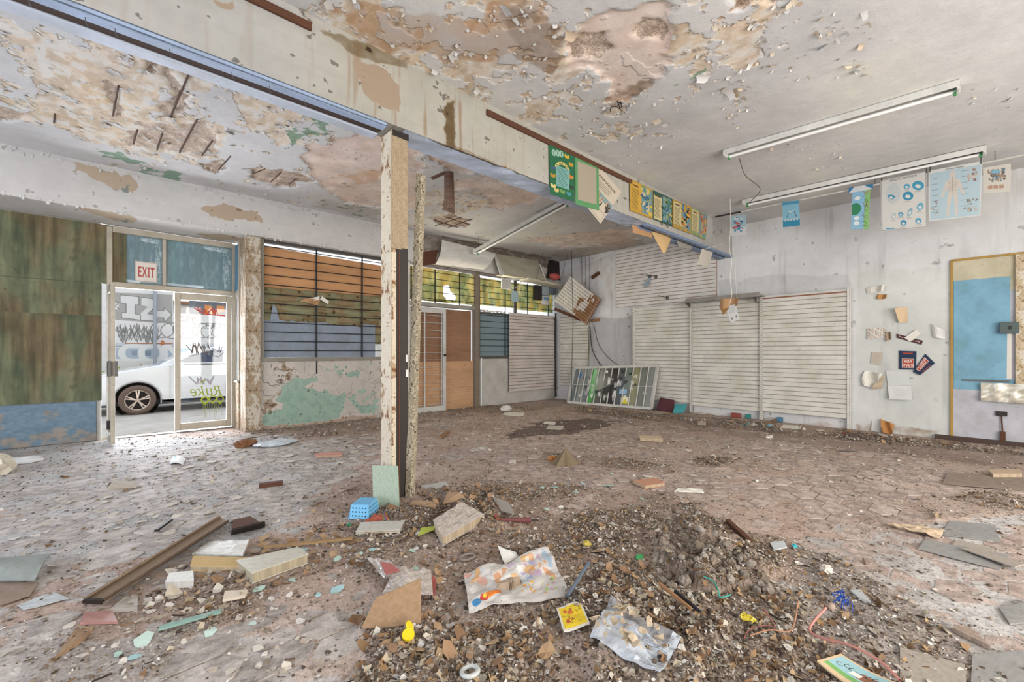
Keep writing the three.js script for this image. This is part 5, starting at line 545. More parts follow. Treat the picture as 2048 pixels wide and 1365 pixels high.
// ---------- papers pinned to the back wall ----------
{
  const q = (px, py, d = 0.012) => onX(px, py, XR - d), print = (bg, n, c = '#8d8d8a') => (g, w, h) => { g.fillStyle = bg; g.fillRect(0, 0, w, h); lines(g, w * 0.2, h * 0.2, w * 0.55, n, h * 0.6 / n, c, 2); };
  const curl = (k) => (u, v) => k * u * u;
  const pin = (name, label, cat, c, m, f, t = 0.003) => solo(name, label, cat, sheet(...c, t, f, f ? 8 : 1, f ? 6 : 1), m);
  const tm = (d) => std(0xffffff, { map: ctex(160, 200, d) });
  pin('pinned_paper', 'crumpled white paper pinned highest beside the slatted panels', 'paper', [q(1734, 588), q(1768, 582, 0.08), q(1771, 569, 0.09), q(1732, 577)], MAT.paper, (u, v) => 0.03 * Math.sin(u * 9) * u); pin('paper_shred', 'torn orange paper shred below the crumpled white paper', 'paper', [q(1752, 599), q(1773, 598, 0.05), q(1775, 589, 0.05), q(1755, 589)], std(0xb98a57), (u, v) => 0.02 * Math.sin(u * 8));
  pin('curled_card', 'brown-backed card curling off the wall beneath the crumpled paper', 'card', [q(1798, 646, 0.05), q(1815, 646), q(1815, 614), q(1789, 617, 0.12)], std(0xcdb493), (u, v) => -0.02 * Math.sin(u * 3.1));
  pin('colour_swatch_sheet', 'sheet of small coloured squares pinned to the wall', 'paper', [q(1733, 679), q(1772, 675, 0.02), q(1771, 655, 0.02), q(1734, 658)], tm((g, w, h) => { g.fillStyle = '#d8d4cc'; g.fillRect(0, 0, w, h); const cs = ['#b06a4a', '#5a6d78', '#c9b27a', '#86515a', '#8a9a8a', '#d8d8d0']; for (let i = 0; i < 12; i++) for (let j = 0; j < 9; j++) { g.fillStyle = cs[(i * 7 + j * 5) % 6]; g.fillRect(6 + i * 13, 10 + j * 21, 9, 14); } }), (u, v) => 0.012 * Math.sin(u * 5)); pin('paper_shred', 'frayed brown shred next to the coloured squares', 'paper', [q(1772, 684), q(1783, 678, 0.04), q(1782, 664, 0.04), q(1771, 664)], std(0x9d8a72), (u, v) => 0.02 * Math.sin(u * 7));
  pin('maroon_strip', 'dark maroon card strip with white lettering on the wall', 'strip', [q(1794, 676), q(1843, 690), q(1846, 682), q(1793, 668)], tm((g, w, h) => { g.fillStyle = '#4a2528'; g.fillRect(0, 0, w, h); g.fillStyle = '#c9bdb8'; g.font = 'bold 90px sans-serif'; g.fillText('VIVA', 10, 130, w - 20); })); pin('white_slip', 'white paper slip pinned across the maroon strip', 'paper', [q(1820, 684, 0.02), q(1842, 668, 0.03), q(1833, 659, 0.03), q(1809, 676, 0.02)], MAT.paper);
  pin('white_booklet', 'folded white booklet pinned close to the gold door frame', 'booklet', [q(1866, 674), q(1897, 680, 0.05), q(1898, 666, 0.08), q(1861, 647)], tm(print('#dcdcd8', 9, '#9a9a98')), (u, v) => 0.02 * Math.sin(u * 6));
  pin('beige_note', 'small beige note pinned below the coloured squares', 'note', [q(1741, 727), q(1761, 731), q(1766, 706), q(1744, 704)], tm(print('#b8ae9f', 7, '#99907f')));
  const vox = (g, w, h) => { g.fillStyle = '#22304a'; g.fillRect(0, 0, w, h); g.save(); g.translate(w, h); g.rotate(Math.PI); g.fillStyle = '#a8473a'; g.fillRect(24, 20, w - 54, 96); g.strokeStyle = '#d6cabf'; g.lineWidth = 4; g.strokeRect(24, 20, w - 54, 96); g.fillStyle = '#d9d0c6'; g.font = 'bold 40px sans-serif'; g.textAlign = 'center'; g.fillText('GRAN', w / 2 - 3, 60); g.fillText('VOX', w / 2 - 3, 102); g.fillStyle = '#a8473a'; g.fillRect(34, h - 30, w - 70, 12); g.restore(); };
  pin('book_cover', 'navy book cover with upside-down red GRAN VOX label', 'book cover', [q(1798, 739), q(1832, 740), q(1833, 703), q(1798, 702)], tm(vox)); pin('book_cover', 'tilted navy book cover with red label, partly under its neighbour', 'book cover', [q(1826, 744, 0.02), q(1850, 708, 0.03), q(1869, 727, 0.04), q(1840, 751, 0.03)], tm(vox), (u, v) => 0.02 * u);
  const tpg = thing('torn_pages', 'torn white and brown pages with curled edges low on the wall', 'paper'); part(tpg, 'white_page', sheet(q(1723, 769), q(1752, 780, 0.05), q(1766, 748, 0.08), q(1730, 742), 0.003, (u, v) => 0.035 * Math.sin(u * 6 + v * 3), 8, 6), MAT.paper); part(tpg, 'brown_page', sheet(q(1744, 779, 0.05), q(1763, 778, 0.06), q(1769, 752, 0.07), q(1756, 756, 0.06), 0.003, (u, v) => 0.03 * Math.sin(v * 5), 8, 6), std(0xc9b79c));
  const bk = thing('open_booklet', 'open white booklet of two pages hanging on the wall', 'booklet'); part(bk, 'page', sheet(q(1776, 773), q(1821, 771), q(1817, 741), q(1772, 742), 0.003), tm(print('#c9ccc9', 0))); part(bk, 'page', sheet(q(1779, 799, 0.06), q(1825, 801, 0.09), q(1822, 772), q(1775, 773), 0.003), tm(print('#d2d4d1', 8, '#a0a3a2')));
  pin('cardboard_piece', 'torn orange-brown cardboard standing at the wall foot', 'cardboard', [q(1764, 866, 0.1), q(1786, 870, 0.12), q(1789, 850, 0.05), q(1762, 838, 0.02)], std(0xb27f4a), (u, v) => 0.03 * Math.sin(u * 7 + v * 3)); pin('pale_sheet', 'pale smeared sheet stuck low on the wall', 'sheet', [q(1742, 862), q(1761, 866), q(1763, 842), q(1744, 842)], std(0xcfd0cc));
}
// ---------- gold framed panel at the right ----------
{
  const d = struct('door_3', 'blocked doorway with gold edging and stripped blue board', 'door'), gold = std(0xb58f3c, { map: T.grime, roughness: 0.5 }); const z0 = -0.288;
  part(d, 'gold_edging', bx(XR - 0.03, XR, 0.02, 2.453, z0 - 0.012, z0 + 0.016, 0.004), gold); part(d, 'gold_edging', bx(XR - 0.03, XR, 2.437, 2.465, z0, 1.0, 0.004), gold);
  part(d, 'cream_infill', bx(XR - 0.012, XR, 2.0, 2.437, z0 + 0.016, 1.0), std(0xd6ceb4, { map: T.grime, bumpMap: T.rough, bumpScale: 0.006 })); part(d, 'white_infill', bx(XR - 0.012, XR, 0.05, 2.0, z0 + 0.016, 1.0), std(0xc3c4cc, { map: T.grime }));
  part(d, 'blue_board', bx(XR - 0.022, XR - 0.01, 0.84, 2.17, z0 + 0.02, 0.24, 0.003), std(0x7fb0c9, { map: at(T.grime, 1.5), roughness: 0.7 })); part(d, 'blue_board', bx(XR - 0.016, XR - 0.008, 0.70, 0.85, z0 + 0.02, 0.3, 0.003), std(0x82b2ca, { map: T.grime })); part(d, 'torn_paper_edge', sheet([XR - 0.02, 0.86, 0.21], [XR - 0.03, 0.86, 0.25], [XR - 0.03, 1.5, 0.25], [XR - 0.02, 1.5, 0.215], 0.004), MAT.paper); part(d, 'lower_rail', bx(XR - 0.03, XR - 0.008, 0.815, 0.835, z0 + 0.1, 0.24), MAT.steel);
  { const g = new THREE.PlaneGeometry(0.55, 0.24, 20, 10); const p = g.attributes.position; for (let i = 0; i < p.count; i++) p.setZ(i, 0.05 * fbm(p.getX(i) * 14, p.getY(i) * 14, 3)); g.computeVertexNormals(); g.rotateY(-Math.PI / 2); g.translate(XR - 0.045, 0.68, 0.26); part(d, 'torn_foil', g, std(0xc9c4b4, { side: THREE.DoubleSide, roughness: 0.35, metalness: 0.4 })); }
  part(d, 'stripped_jamb', bx(XR - 0.05, XR - 0.008, 0.55, 2.44, 0.28, 0.36, 0.006), std(0xffffff, { map: PEEL([206, 200, 184], [188, 170, 140], [130, 104, 74], 0.5, 0.05) }));
  const sw = thing('wall_switch_box', 'dark wall switch box on the edge of the blue board', 'switch'); const a = onX(1999, 668, XR - 0.05), b = onX(2038, 644, XR - 0.05); part(sw, 'case', bx(XR - 0.09, XR - 0.022, a[1], b[1], a[2], b[2], 0.008), std(0x54605e)); part(sw, 'toggle', bx(XR - 0.1, XR - 0.09, (a[1] + b[1]) / 2 - 0.02, (a[1] + b[1]) / 2 + 0.02, a[2] + 0.08, a[2] + 0.1), MAT.dark);
  const ot = thing('wall_socket', 'black socket hanging open near the floor under the blue board', 'socket'); const e = onX(2003, 828, XR - 0.03); part(ot, 'plate', bx(XR - 0.04, XR - 0.012, e[1] - 0.03, e[1] + 0.03, e[2] - 0.05, e[2] + 0.05, 0.006), MAT.dark); part(ot, 'lead', rod([XR - 0.03, e[1] - 0.03, e[2]], [XR - 0.04, 0.16, e[2] + 0.01], 0.008, 6), MAT.darkWood); part(ot, 'plug', bx(XR - 0.06, XR - 0.02, 0.06, 0.18, e[2] - 0.015, e[2] + 0.035, 0.006), MAT.darkWood);
  struct('baseboard_back', 'dark brown skirting along the back wall by the gold edging', 'baseboard', bx(XR - 0.07, XR, 0, 0.06, -0.45, 1.6, 0.006), std(0x4a3a33));
}
// ---------- the street outside the entrance ----------
const YR = -0.3;
{
  const road = struct('ground_street', 'pale dusty street outside the entrance', 'street'); const rm = std(0xd2ccc4, { map: at(T.grime, 3), bumpMap: T.rough, bumpScale: 0.004, roughness: 0.95 });
  part(road, 'apron', sheet([-14, YR + 0.005, -9.7], [16, YR + 0.005, -9.7], [16, -0.05, -8.41], [-14, -0.05, -8.41], 0.1), rm); part(road, 'roadway', bx(-14, 16, YR - 0.2, YR, -16.3, -9.65), rm); part(road, 'far_kerb', bx(-14, 16, YR - 0.2, YR + 0.14, -16.5, -16.3, 0.02), std(0xa8a39a, { map: T.grime })); part(road, 'far_pavement', bx(-14, 16, YR - 0.2, YR + 0.12, -18, -16.5), std(0xaaa59c, { map: T.grime })); part(road, 'open_ground', bx(-40, 60, YR - 0.3, YR - 0.01, -60, -17.8), std(0x9a958a));
  const ZW = -17.5, X0 = -1.2, X1 = 5, Y0 = YR, Y1 = 3.7, W = 1550, H = 1000, C = (px, py) => { const p = onZ(px, py, ZW); return [(p[0] - X0) / (X1 - X0) * W, H - (p[1] - Y0) / (Y1 - Y0) * H]; };
  const wt = ctex(W, H, (g) => {
    g.fillStyle = '#dcdad7'; g.fillRect(0, 0, W, H); for (let i = 0; i < 500; i++) { g.fillStyle = `rgba(${150 + ri(60)},${150 + ri(55)},${150 + ri(50)},0.07)`; g.fillRect(ri(W), ri(H), 20 + ri(160), 4 + ri(40)); }
    const L = (col, lw, pts) => stroke(g, col, lw, pts.map(([x, y]) => C(x, y))), Fp = (col, pts) => { g.fillStyle = col; g.beginPath(); pts.forEach(([x, y], i) => { const q = C(x, y); i ? g.lineTo(...q) : g.moveTo(...q); }); g.closePath(); g.fill(); };
    const grey = '#77756f'; Fp('#a3a19c', [[224, 585], [345, 590], [345, 648], [224, 640]]); // grey backing painted behind the big letters
    Fp('#d3d1ce', [[240, 590], [278, 594], [278, 610], [270, 610], [270, 628], [281, 630], [281, 641], [243, 636], [243, 626], [252, 626], [252, 608], [240, 606]]); Fp('#d3d1ce', [[283, 595], [306, 598], [309, 612], [305, 620], [296, 628], [310, 630], [310, 643], [281, 641], [281, 628], [296, 614], [283, 610]]); for (const p of [[[240, 590], [278, 594], [278, 610], [270, 610], [270, 628], [281, 630], [281, 641], [243, 636], [243, 626], [252, 626], [252, 608], [240, 606], [240, 590]], [[283, 595], [306, 598], [309, 612], [305, 620], [296, 628], [310, 630], [310, 643], [281, 641]]]) L(grey, 5, p); Fp('#d3d1ce', [[224, 605], [238, 608], [236, 622], [224, 620]]); L(grey, 4, [[226, 600], [238, 606], [230, 612], [238, 618], [226, 624]]);
    Fp('#d0cecb', [[310, 622], [328, 622], [328, 615], [344, 630], [328, 645], [328, 636], [310, 636]]); L(grey, 4, [[310, 622], [328, 622], [328, 615], [344, 630], [328, 645], [328, 636], [310, 636]]);
    for (let i = 0; i < 20; i++) scribble(g, 'rgba(112,112,110,0.75)', 4 + ri(4), ...C(226 + (i * 13) % 80, 646 + (i * 7) % 26), 60, 70, 7, 300 + i * 31); for (const [x, y, r] of [[325, 660, 14], [345, 662, 14], [372, 660, 16], [405, 662, 13], [420, 664, 12], [440, 662, 13]]) { g.strokeStyle = '#83817c'; g.lineWidth = 6; g.beginPath(); g.ellipse(...C(x, y), r * 5.2, r * 4.4, 0, 0, 7); g.stroke(); } for (const x of [405, 418, 432]) { g.strokeStyle = '#6a6866'; g.lineWidth = 5; g.strokeRect(C(x, 652)[0] - 20, C(x, 652)[1] - 20, 46, 40); }
    L('#c2c6cc', 26, [[222, 690], [470, 692]]); L('#7d8288', 5, [[222, 693], [470, 695]]); L('#a56a4a', 7, [[250, 687], [345, 688]]); L('#b8764e', 22, [[325, 684], [325, 694]]);
    Fp('#a9b4c0', [[224, 696], [345, 698], [345, 722], [224, 718]]); g.fillStyle = '#dadad8'; for (const [x, ch] of [[252, 'C'], [292, 'O'], [338, 'N']]) { g.font = 'bold 300px sans-serif'; const q = C(x - 22, 724); g.save(); g.translate(q[0], q[1]); g.scale(0.9, 0.62); g.fillText(ch, 0, 0); g.restore(); } Fp('#8f9aa8', [[262, 702], [276, 702], [274, 712], [264, 712]]); Fp('#7f8c98', [[290, 702], [302, 702], [302, 712], [290, 712]]); Fp('#d0cfcc', [[224, 722], [345, 724], [345, 745], [224, 742]]);
    for (const [x, y] of [[282, 730], [300, 730], [318, 730], [330, 724]]) L('#b59a78', 14, [[x, y], [x + 3, y + 8]]); Fp('#6fa3c4', [[360, 697], [385, 697], [385, 712], [360, 715]]); for (const x of [400, 414, 428]) { g.strokeStyle = '#5f92b5'; g.lineWidth = 9; g.strokeRect(...C(x, 696), 60, 40); } L('#5d6a78', 10, [[420, 700], [440, 696], [458, 702]]);
    g.fillStyle = '#8a8884'; g.font = 'bold 62px sans-serif'; g.fillText('SPK', ...C(360, 642));
  });
  const wm = std(0xffffff, { map: wt, roughness: 0.9 }), wallFar = struct('wall_street', 'white wall across the street covered in grey graffiti', 'wall');
  for (const [a, b, top] of [[X0, 1.42, 3.7], [1.42, X1, 2.45]]) { const g = bx(a, b, Y0, top, ZW - 0.2, ZW), p = g.attributes.position; for (let i = 0; i < p.count; i++) g.attributes.uv.setXY(i, (p.getX(i) - X0) / (X1 - X0), (p.getY(i) - Y0) / (Y1 - Y0)); part(wallFar, 'rendered_face', g, wm); } part(wallFar, 'plain_stretch', merge([bx(-14, X0, Y0, 3.5, ZW - 0.2, ZW), bx(X1, 9, Y0, 2.45, ZW - 0.2, ZW)]), MAT.white);
  { const a = onZ(310, 740, ZW + 0.12), b = onZ(310, 570, ZW + 0.12); solo('steel_pole', 'slim grey steel pole against the graffiti wall', 'pole', rod([a[0], YR + 0.12, ZW + 0.12], [a[0], b[1] + 0.6, ZW + 0.12], 0.045, 10), std(0x9aa0a8, { metalness: 0.4, roughness: 0.5 })); }
  { const b = thing('far_house', 'low house with brown roof edge beyond the graffiti wall', 'building'); const p0 = onZ(348, 612, -25), p1 = onZ(395, 612, -25); part(b, 'wall', bx(p0[0] - 1, p1[0] + 0.3, YR, p0[1] + 0.1, -27, -25), std(0xc9c6c0)); part(b, 'roof_edge', bx(p0[0] - 1.1, p1[0] + 0.4, p0[1] + 0.1, p0[1] + 0.22, -27.1, -24.8), std(0x9a6848)); const w0 = onZ(352, 628, -25), w1 = onZ(372, 614, -25); part(b, 'window_opening', bx(w0[0], w1[0], w0[1], w1[1], -25.02, -24.98), MAT.dark);
    const m = thing('mural_block', 'grey building side painted with orange block letters', 'building'); const m0 = onZ(392, 645, -21), m1 = onZ(470, 598, -21); const mt = ctex(512, 320, (g, w, h) => { g.fillStyle = '#5f646e'; g.fillRect(0, 0, w, h); g.fillStyle = '#d98a4a'; g.font = 'bold 170px sans-serif'; g.fillText('RED', 60, 150, 400); for (const x of [70, 250, 420]) { g.fillRect(x, 200, 90, 26); g.fillRect(x, 250, 90, 26); } }); const g = bx(m0[0], m1[0] + 1.4, YR, m1[1], -23, -21), q = g.attributes.position; for (let i = 0; i < q.count; i++) g.attributes.uv.setXY(i, (q.getX(i) - m0[0]) / (m1[0] + 0.6 - m0[0]), clamp((q.getY(i) - m0[1]) / (m1[1] - m0[1]))); part(m, 'painted_wall', g, std(0xffffff, { map: mt })); part(m, 'parapet', bx(m0[0] - 0.05, m1[0] + 1.45, m1[1], m1[1] + 0.08, -23.05, -20.95), std(0xb0aeaa)); }
  const leafG = new THREE.PlaneGeometry(0.11, 0.06); for (const [px, py, s, n, label] of [[238, 742, 0.42, 170, 'yellow-green bush behind the car bonnet, left of the pole'], [303, 740, 0.30, 110, 'small bright green bush by the steel pole']]) { const c = onZ(px, py, -17.0), b = thing('bush', label, 'bush', [c[0], YR + 0.12, -17.0]), l = []; for (let i = 0; i < n; i++) { const g = leafG.clone(); g.rotateX(rr(-1.5, 1.5)); g.rotateY(rr(0, 6.3)); const a = rr(0, 6.3), e = Math.sqrt(rnd()); g.translate(Math.cos(a) * e * s * 0.9, c[1] - YR - 0.2 + rr(-0.35, 0.22) * s * 2 * (1.1 - e), Math.sin(a) * e * s * 0.6); l.push(g.toNonIndexed()); } stuff(part(b, 'leaves', l, std(px < 250 ? 0xa2a84a : 0x7fae3c, { side: THREE.DoubleSide }))); for (let i = 0; i < 5; i++) part(b, 'stem', rod([rr(-0.05, 0.05), 0, 0], [rr(-0.25, 0.25), c[1] - YR - 0.2, rr(-0.15, 0.15)], 0.012, 5), MAT.wood); }
}
// ---------- parked car ----------
{
  const car = thing('car', 'white parked car with alloy wheels in the street', 'car', [0.44, YR, -13.8]);
  const paint = new THREE.MeshPhysicalMaterial({ color: 0xdedede, roughness: 0.35, clearcoat: 1, clearcoatRoughness: 0.08 }), glass = std(0x2b3a55, { roughness: 0.08, metalness: 0.2 }), black = std(0x1d1d1f, { roughness: 0.6 });
  const arch = (s, cx, r) => { for (let i = 0; i <= 14; i++) { const a = Math.PI * i / 14; s.lineTo(cx - r * Math.cos(a), 0.33 + r * Math.sin(a) * 1.0); } };
  const s = new THREE.Shape(); s.moveTo(-0.93, 0.30); s.lineTo(-0.49, 0.30); arch(s, 0, 0.49); s.lineTo(0.49, 0.28); s.lineTo(2.27, 0.28); arch(s, 2.76, 0.49); s.lineTo(3.25, 0.30); s.lineTo(3.58, 0.34); s.lineTo(3.66, 0.8); s.quadraticCurveTo(3.66, 1.1, 3.5, 1.2); s.lineTo(0.75, 1.17); s.quadraticCurveTo(0.0, 1.06, -0.55, 0.93); s.quadraticCurveTo(-0.98, 0.83, -1.02, 0.62); s.quadraticCurveTo(-1.02, 0.4, -0.93, 0.30);
  part(car, 'body', new THREE.ExtrudeGeometry(s, { depth: 1.66, bevelEnabled: true, bevelThickness: 0.09, bevelSize: 0.06, bevelSegments: 4, curveSegments: 10 }).translate(0, 0, -1.75), paint);
  const cab = new THREE.Shape(); cab.moveTo(0.40, 1.15); cab.quadraticCurveTo(1.0, 1.5, 1.45, 1.60); cab.quadraticCurveTo(2.1, 1.68, 2.9, 1.6); cab.lineTo(3.45, 1.2); cab.lineTo(3.3, 1.15); part(car, 'cabin', new THREE.ExtrudeGeometry(cab, { depth: 1.4, bevelEnabled: true, bevelThickness: 0.08, bevelSize: 0.03, bevelSegments: 3 }).translate(0, 0, -1.62), paint);
  const sw = (pts, n) => { const q = new THREE.Shape(); pts.forEach(([x, y], i) => i ? q.lineTo(x, y) : q.moveTo(x, y)); const g = new THREE.ExtrudeGeometry(q, { depth: 0.02, bevelEnabled: false }); g.translate(0, 0, -0.155); part(car, n, g, glass); }; sw([[0.70, 1.22], [1.08, 1.43], [1.5, 1.555], [1.78, 1.57], [1.74, 1.22]], 'side_window'); sw([[1.84, 1.22], [1.88, 1.57], [2.7, 1.54], [2.86, 1.22]], 'side_window');
  part(car, 'window_strip', bx(0.72, 3.3, 1.175, 1.21, -0.10, 0.012), black); part(car, 'sill_trim', bx(0.46, 2.3, 0.24, 0.33, -0.1, 0.0, 0.01), black); part(car, 'headlamp', sheet([-0.98, 0.70, -0.06], [-0.72, 0.78, 0.004], [-0.74, 0.86, -0.01], [-0.96, 0.80, -0.08], 0.02), std(0xb98f86, { roughness: 0.2 })); for (const x of [0.62, 1.8]) part(car, 'door_gap', bx(x - 0.004, x + 0.004, 0.36, 1.17, 0.0, 0.003), black); for (const x of [1.45, 2.5]) part(car, 'door_handle', bx(x, x + 0.2, 1.02, 1.05, -0.005, 0.025, 0.008), paint); part(car, 'wing_mirror', new THREE.SphereGeometry(0.11, 12, 8).scale(1, 0.7, 1.2).translate(0.78, 1.2, 0.1), paint); part(car, 'front_bumper', bx(-1.03, -0.5, 0.28, 0.46, -1.6, -0.02, 0.05), std(0xb5b5b6));
  for (const cx of [0, 2.76]) { const w = new THREE.Group(); w.name = 'wheel'; w.position.set(cx, 0.35, 0.02); car.add(w); part(w, 'tyre', new THREE.TorusGeometry(0.285, 0.068, 12, 40).scale(1, 1, 1.4), std(0x6b5a50, { roughness: 0.95 })); part(w, 'disc', new THREE.CylinderGeometry(0.24, 0.24, 0.03, 32).rotateX(Math.PI / 2).translate(0, 0, -0.05), std(0x3a3330)); part(w, 'rim', new THREE.TorusGeometry(0.235, 0.018, 8, 40).translate(0, 0, 0.05), std(0xb9a99c, { metalness: 0.5, roughness: 0.35 })); part(w, 'hub', new THREE.CylinderGeometry(0.04, 0.05, 0.06, 16).rotateX(Math.PI / 2).translate(0, 0, 0.05), std(0xa8988c, { metalness: 0.5, roughness: 0.4 })); for (let i = 0; i < 5; i++) { const a = i * 1.2566 + 0.3, l = []; for (const d of [-0.13, 0.13]) l.push(bar([0.035 * Math.cos(a), 0.035 * Math.sin(a), 0.06], [0.225 * Math.cos(a + d), 0.225 * Math.sin(a + d), 0.055], 0.026, 0.02, [0, 0, 1])); part(w, 'spoke', l, std(0xbfb0a4, { metalness: 0.5, roughness: 0.35 })); } const well = new THREE.CylinderGeometry(0.43, 0.43, 0.5, 24, 1, true).rotateX(Math.PI / 2).translate(cx, 0.33, -0.32); part(car, 'wheel_well', well, std(0x3b3431, { side: THREE.DoubleSide })); part(car, 'well_back', new THREE.CylinderGeometry(0.43, 0.43, 0.02, 24).rotateX(Math.PI / 2).translate(cx, 0.33, -0.45), std(0x332e2b)); }
  part(car, 'underbody', bx(-0.8, 3.4, 0.2, 0.32, -1.6, -0.15), black); 
}
// ---------- dirt over the pavers ----------
const FX0 = -3.2, FX1 = 8.45, FZ0 = -8.12, FZ1 = 2.4, o4 = [0, 0, 0], o5 = [0, 0, 0];
const floorPoly = (g, s) => (pts, c) => { g.fillStyle = c; g.beginPath(); pts.forEach(([px, py], i) => { const p = onY(px, py, 0); const a = (p[0] - FX0) * s, b = (p[2] - FZ0) * s; i ? g.lineTo(a, b) : g.moveTo(a, b); }); g.closePath(); g.fill(); };
const MS = 60, dirtMask = mask(Math.ceil((FX1 - FX0) * MS), Math.ceil((FZ1 - FZ0) * MS), (g) => { const P = floorPoly(g, MS);     // red: depth of litter and soil, green: heaps
  P([[600, 1010], [760, 960], [1000, 960], [1250, 985], [1450, 1040], [1680, 1110], [1900, 1230], [2000, 1365], [1600, 1500], [760, 1500], [680, 1365], [760, 1200]], 'rgb(110,0,0)');
  P([[640, 1030], [780, 975], [980, 975], [1200, 1010], [1400, 1070], [1560, 1140], [1620, 1240], [1700, 1420], [820, 1420], [700, 1330], [860, 1200], [720, 1130]], 'rgb(185,0,0)'); P([[200, 1230], [420, 1140], [640, 1080], [720, 1130], [560, 1200], [520, 1250], [330, 1300], [250, 1420], [60, 1420], [80, 1300]], 'rgb(115,0,0)');
  P([[1280, 985], [1360, 1000], [1560, 1120], [1540, 1190], [1420, 1180], [1300, 1120]], 'rgb(230,70,0)'); P([[1310, 1085], [1430, 1080], [1545, 1140], [1530, 1190], [1380, 1175], [1310, 1130]], 'rgb(230,235,0)'); P([[790, 980], [1010, 985], [1060, 1050], [900, 1075], [760, 1040]], 'rgb(200,90,0)'); P([[1120, 1190], [1400, 1200], [1480, 1290], [1400, 1420], [1150, 1420]], 'rgb(220,90,0)'); P([[720, 1250], [900, 1260], [880, 1420], [700, 1420]], 'rgb(190,40,0)');
  P([[1100, 905], [1350, 930], [1340, 948], [1080, 925]], 'rgb(130,0,0)'); P([[1400, 915], [1480, 915], [1470, 938], [1395, 935]], 'rgb(150,0,0)'); P([[880, 920], [1000, 925], [980, 970], [860, 955]], 'rgb(100,0,0)'); P([[1830, 1000], [2048, 980], [2048, 1030], [1860, 1040]], 'rgb(130,0,0)'); P([[500, 865], [770, 835], [960, 812], [1150, 806], [1160, 815], [960, 830], [700, 870], [520, 885]], 'rgb(80,0,0)'); P([[1140, 812], [1700, 862], [1900, 885], [2048, 895], [2048, 915], [1700, 885], [1150, 826]], 'rgb(140,0,0)');
});
const wetToneMask = mask(Math.ceil((FX1 - FX0) * MS), Math.ceil((FZ1 - FZ0) * MS), (g) => { const P = floorPoly(g, MS); P([[1060, 845], [1180, 838], [1240, 845], [1200, 862], [1090, 872], [1000, 878]], 'rgb(255,0,0)'); P([[1630, 875], [1740, 868], [1790, 880], [1770, 905], [1680, 905], [1640, 890]], 'rgb(255,0,0)'); P([[1735, 950], [1775, 952], [1780, 962], [1740, 960]], 'rgb(230,0,0)'); P([[1120, 820], [1300, 828], [1700, 880], [2048, 905], [2048, 940], [1600, 890], [1250, 850]], 'rgb(120,0,0)');  // red: wet patches and darker band at wall foot, green: greyer floor
  P([[0, 890], [560, 870], [700, 930], [600, 1060], [300, 1110], [0, 1150]], 'rgb(0,230,0)'); P([[0, 1250], [500, 1250], [650, 1420], [0, 1420]], 'rgb(0,140,0)'); P([[1700, 1050], [2048, 1030], [2100, 1420], [1700, 1420], [1560, 1150]], 'rgb(0,160,0)'); });
function litter(x, z) { const br = sstep(0.36, 0.58, fbm(x * 2.3 + 40, z * 2.3, 4)); dirtMask((x - FX0) * MS + (fbm(x * 3, z * 3, 2) - 0.5) * 16, (z - FZ0) * MS + (fbm(x * 3 + 9, z * 3, 2) - 0.5) * 16, o4); o4[0] *= 0.3 + 0.7 * br; return o4; }
function dirtH(x, z) { const m = litter(x, z), n = fbm(x * 1.1, z * 1.1, 3), k = fbm(x * 9, z * 9, 4), q = fbm(x * 28, z * 28, 3); wetToneMask((x - FX0) * MS, (z - FZ0) * MS, o5); return -0.0012 + 0.006 * o5[0] + 0.014 * (n - 0.5) + 0.010 * (k - 0.5) + m[0] * (0.004 + 0.045 * k) + m[1] * (0.13 * Math.pow(k, 1.5) + 0.03 * q) + 0.006 * (q - 0.5) * (0.3 + m[0]); }
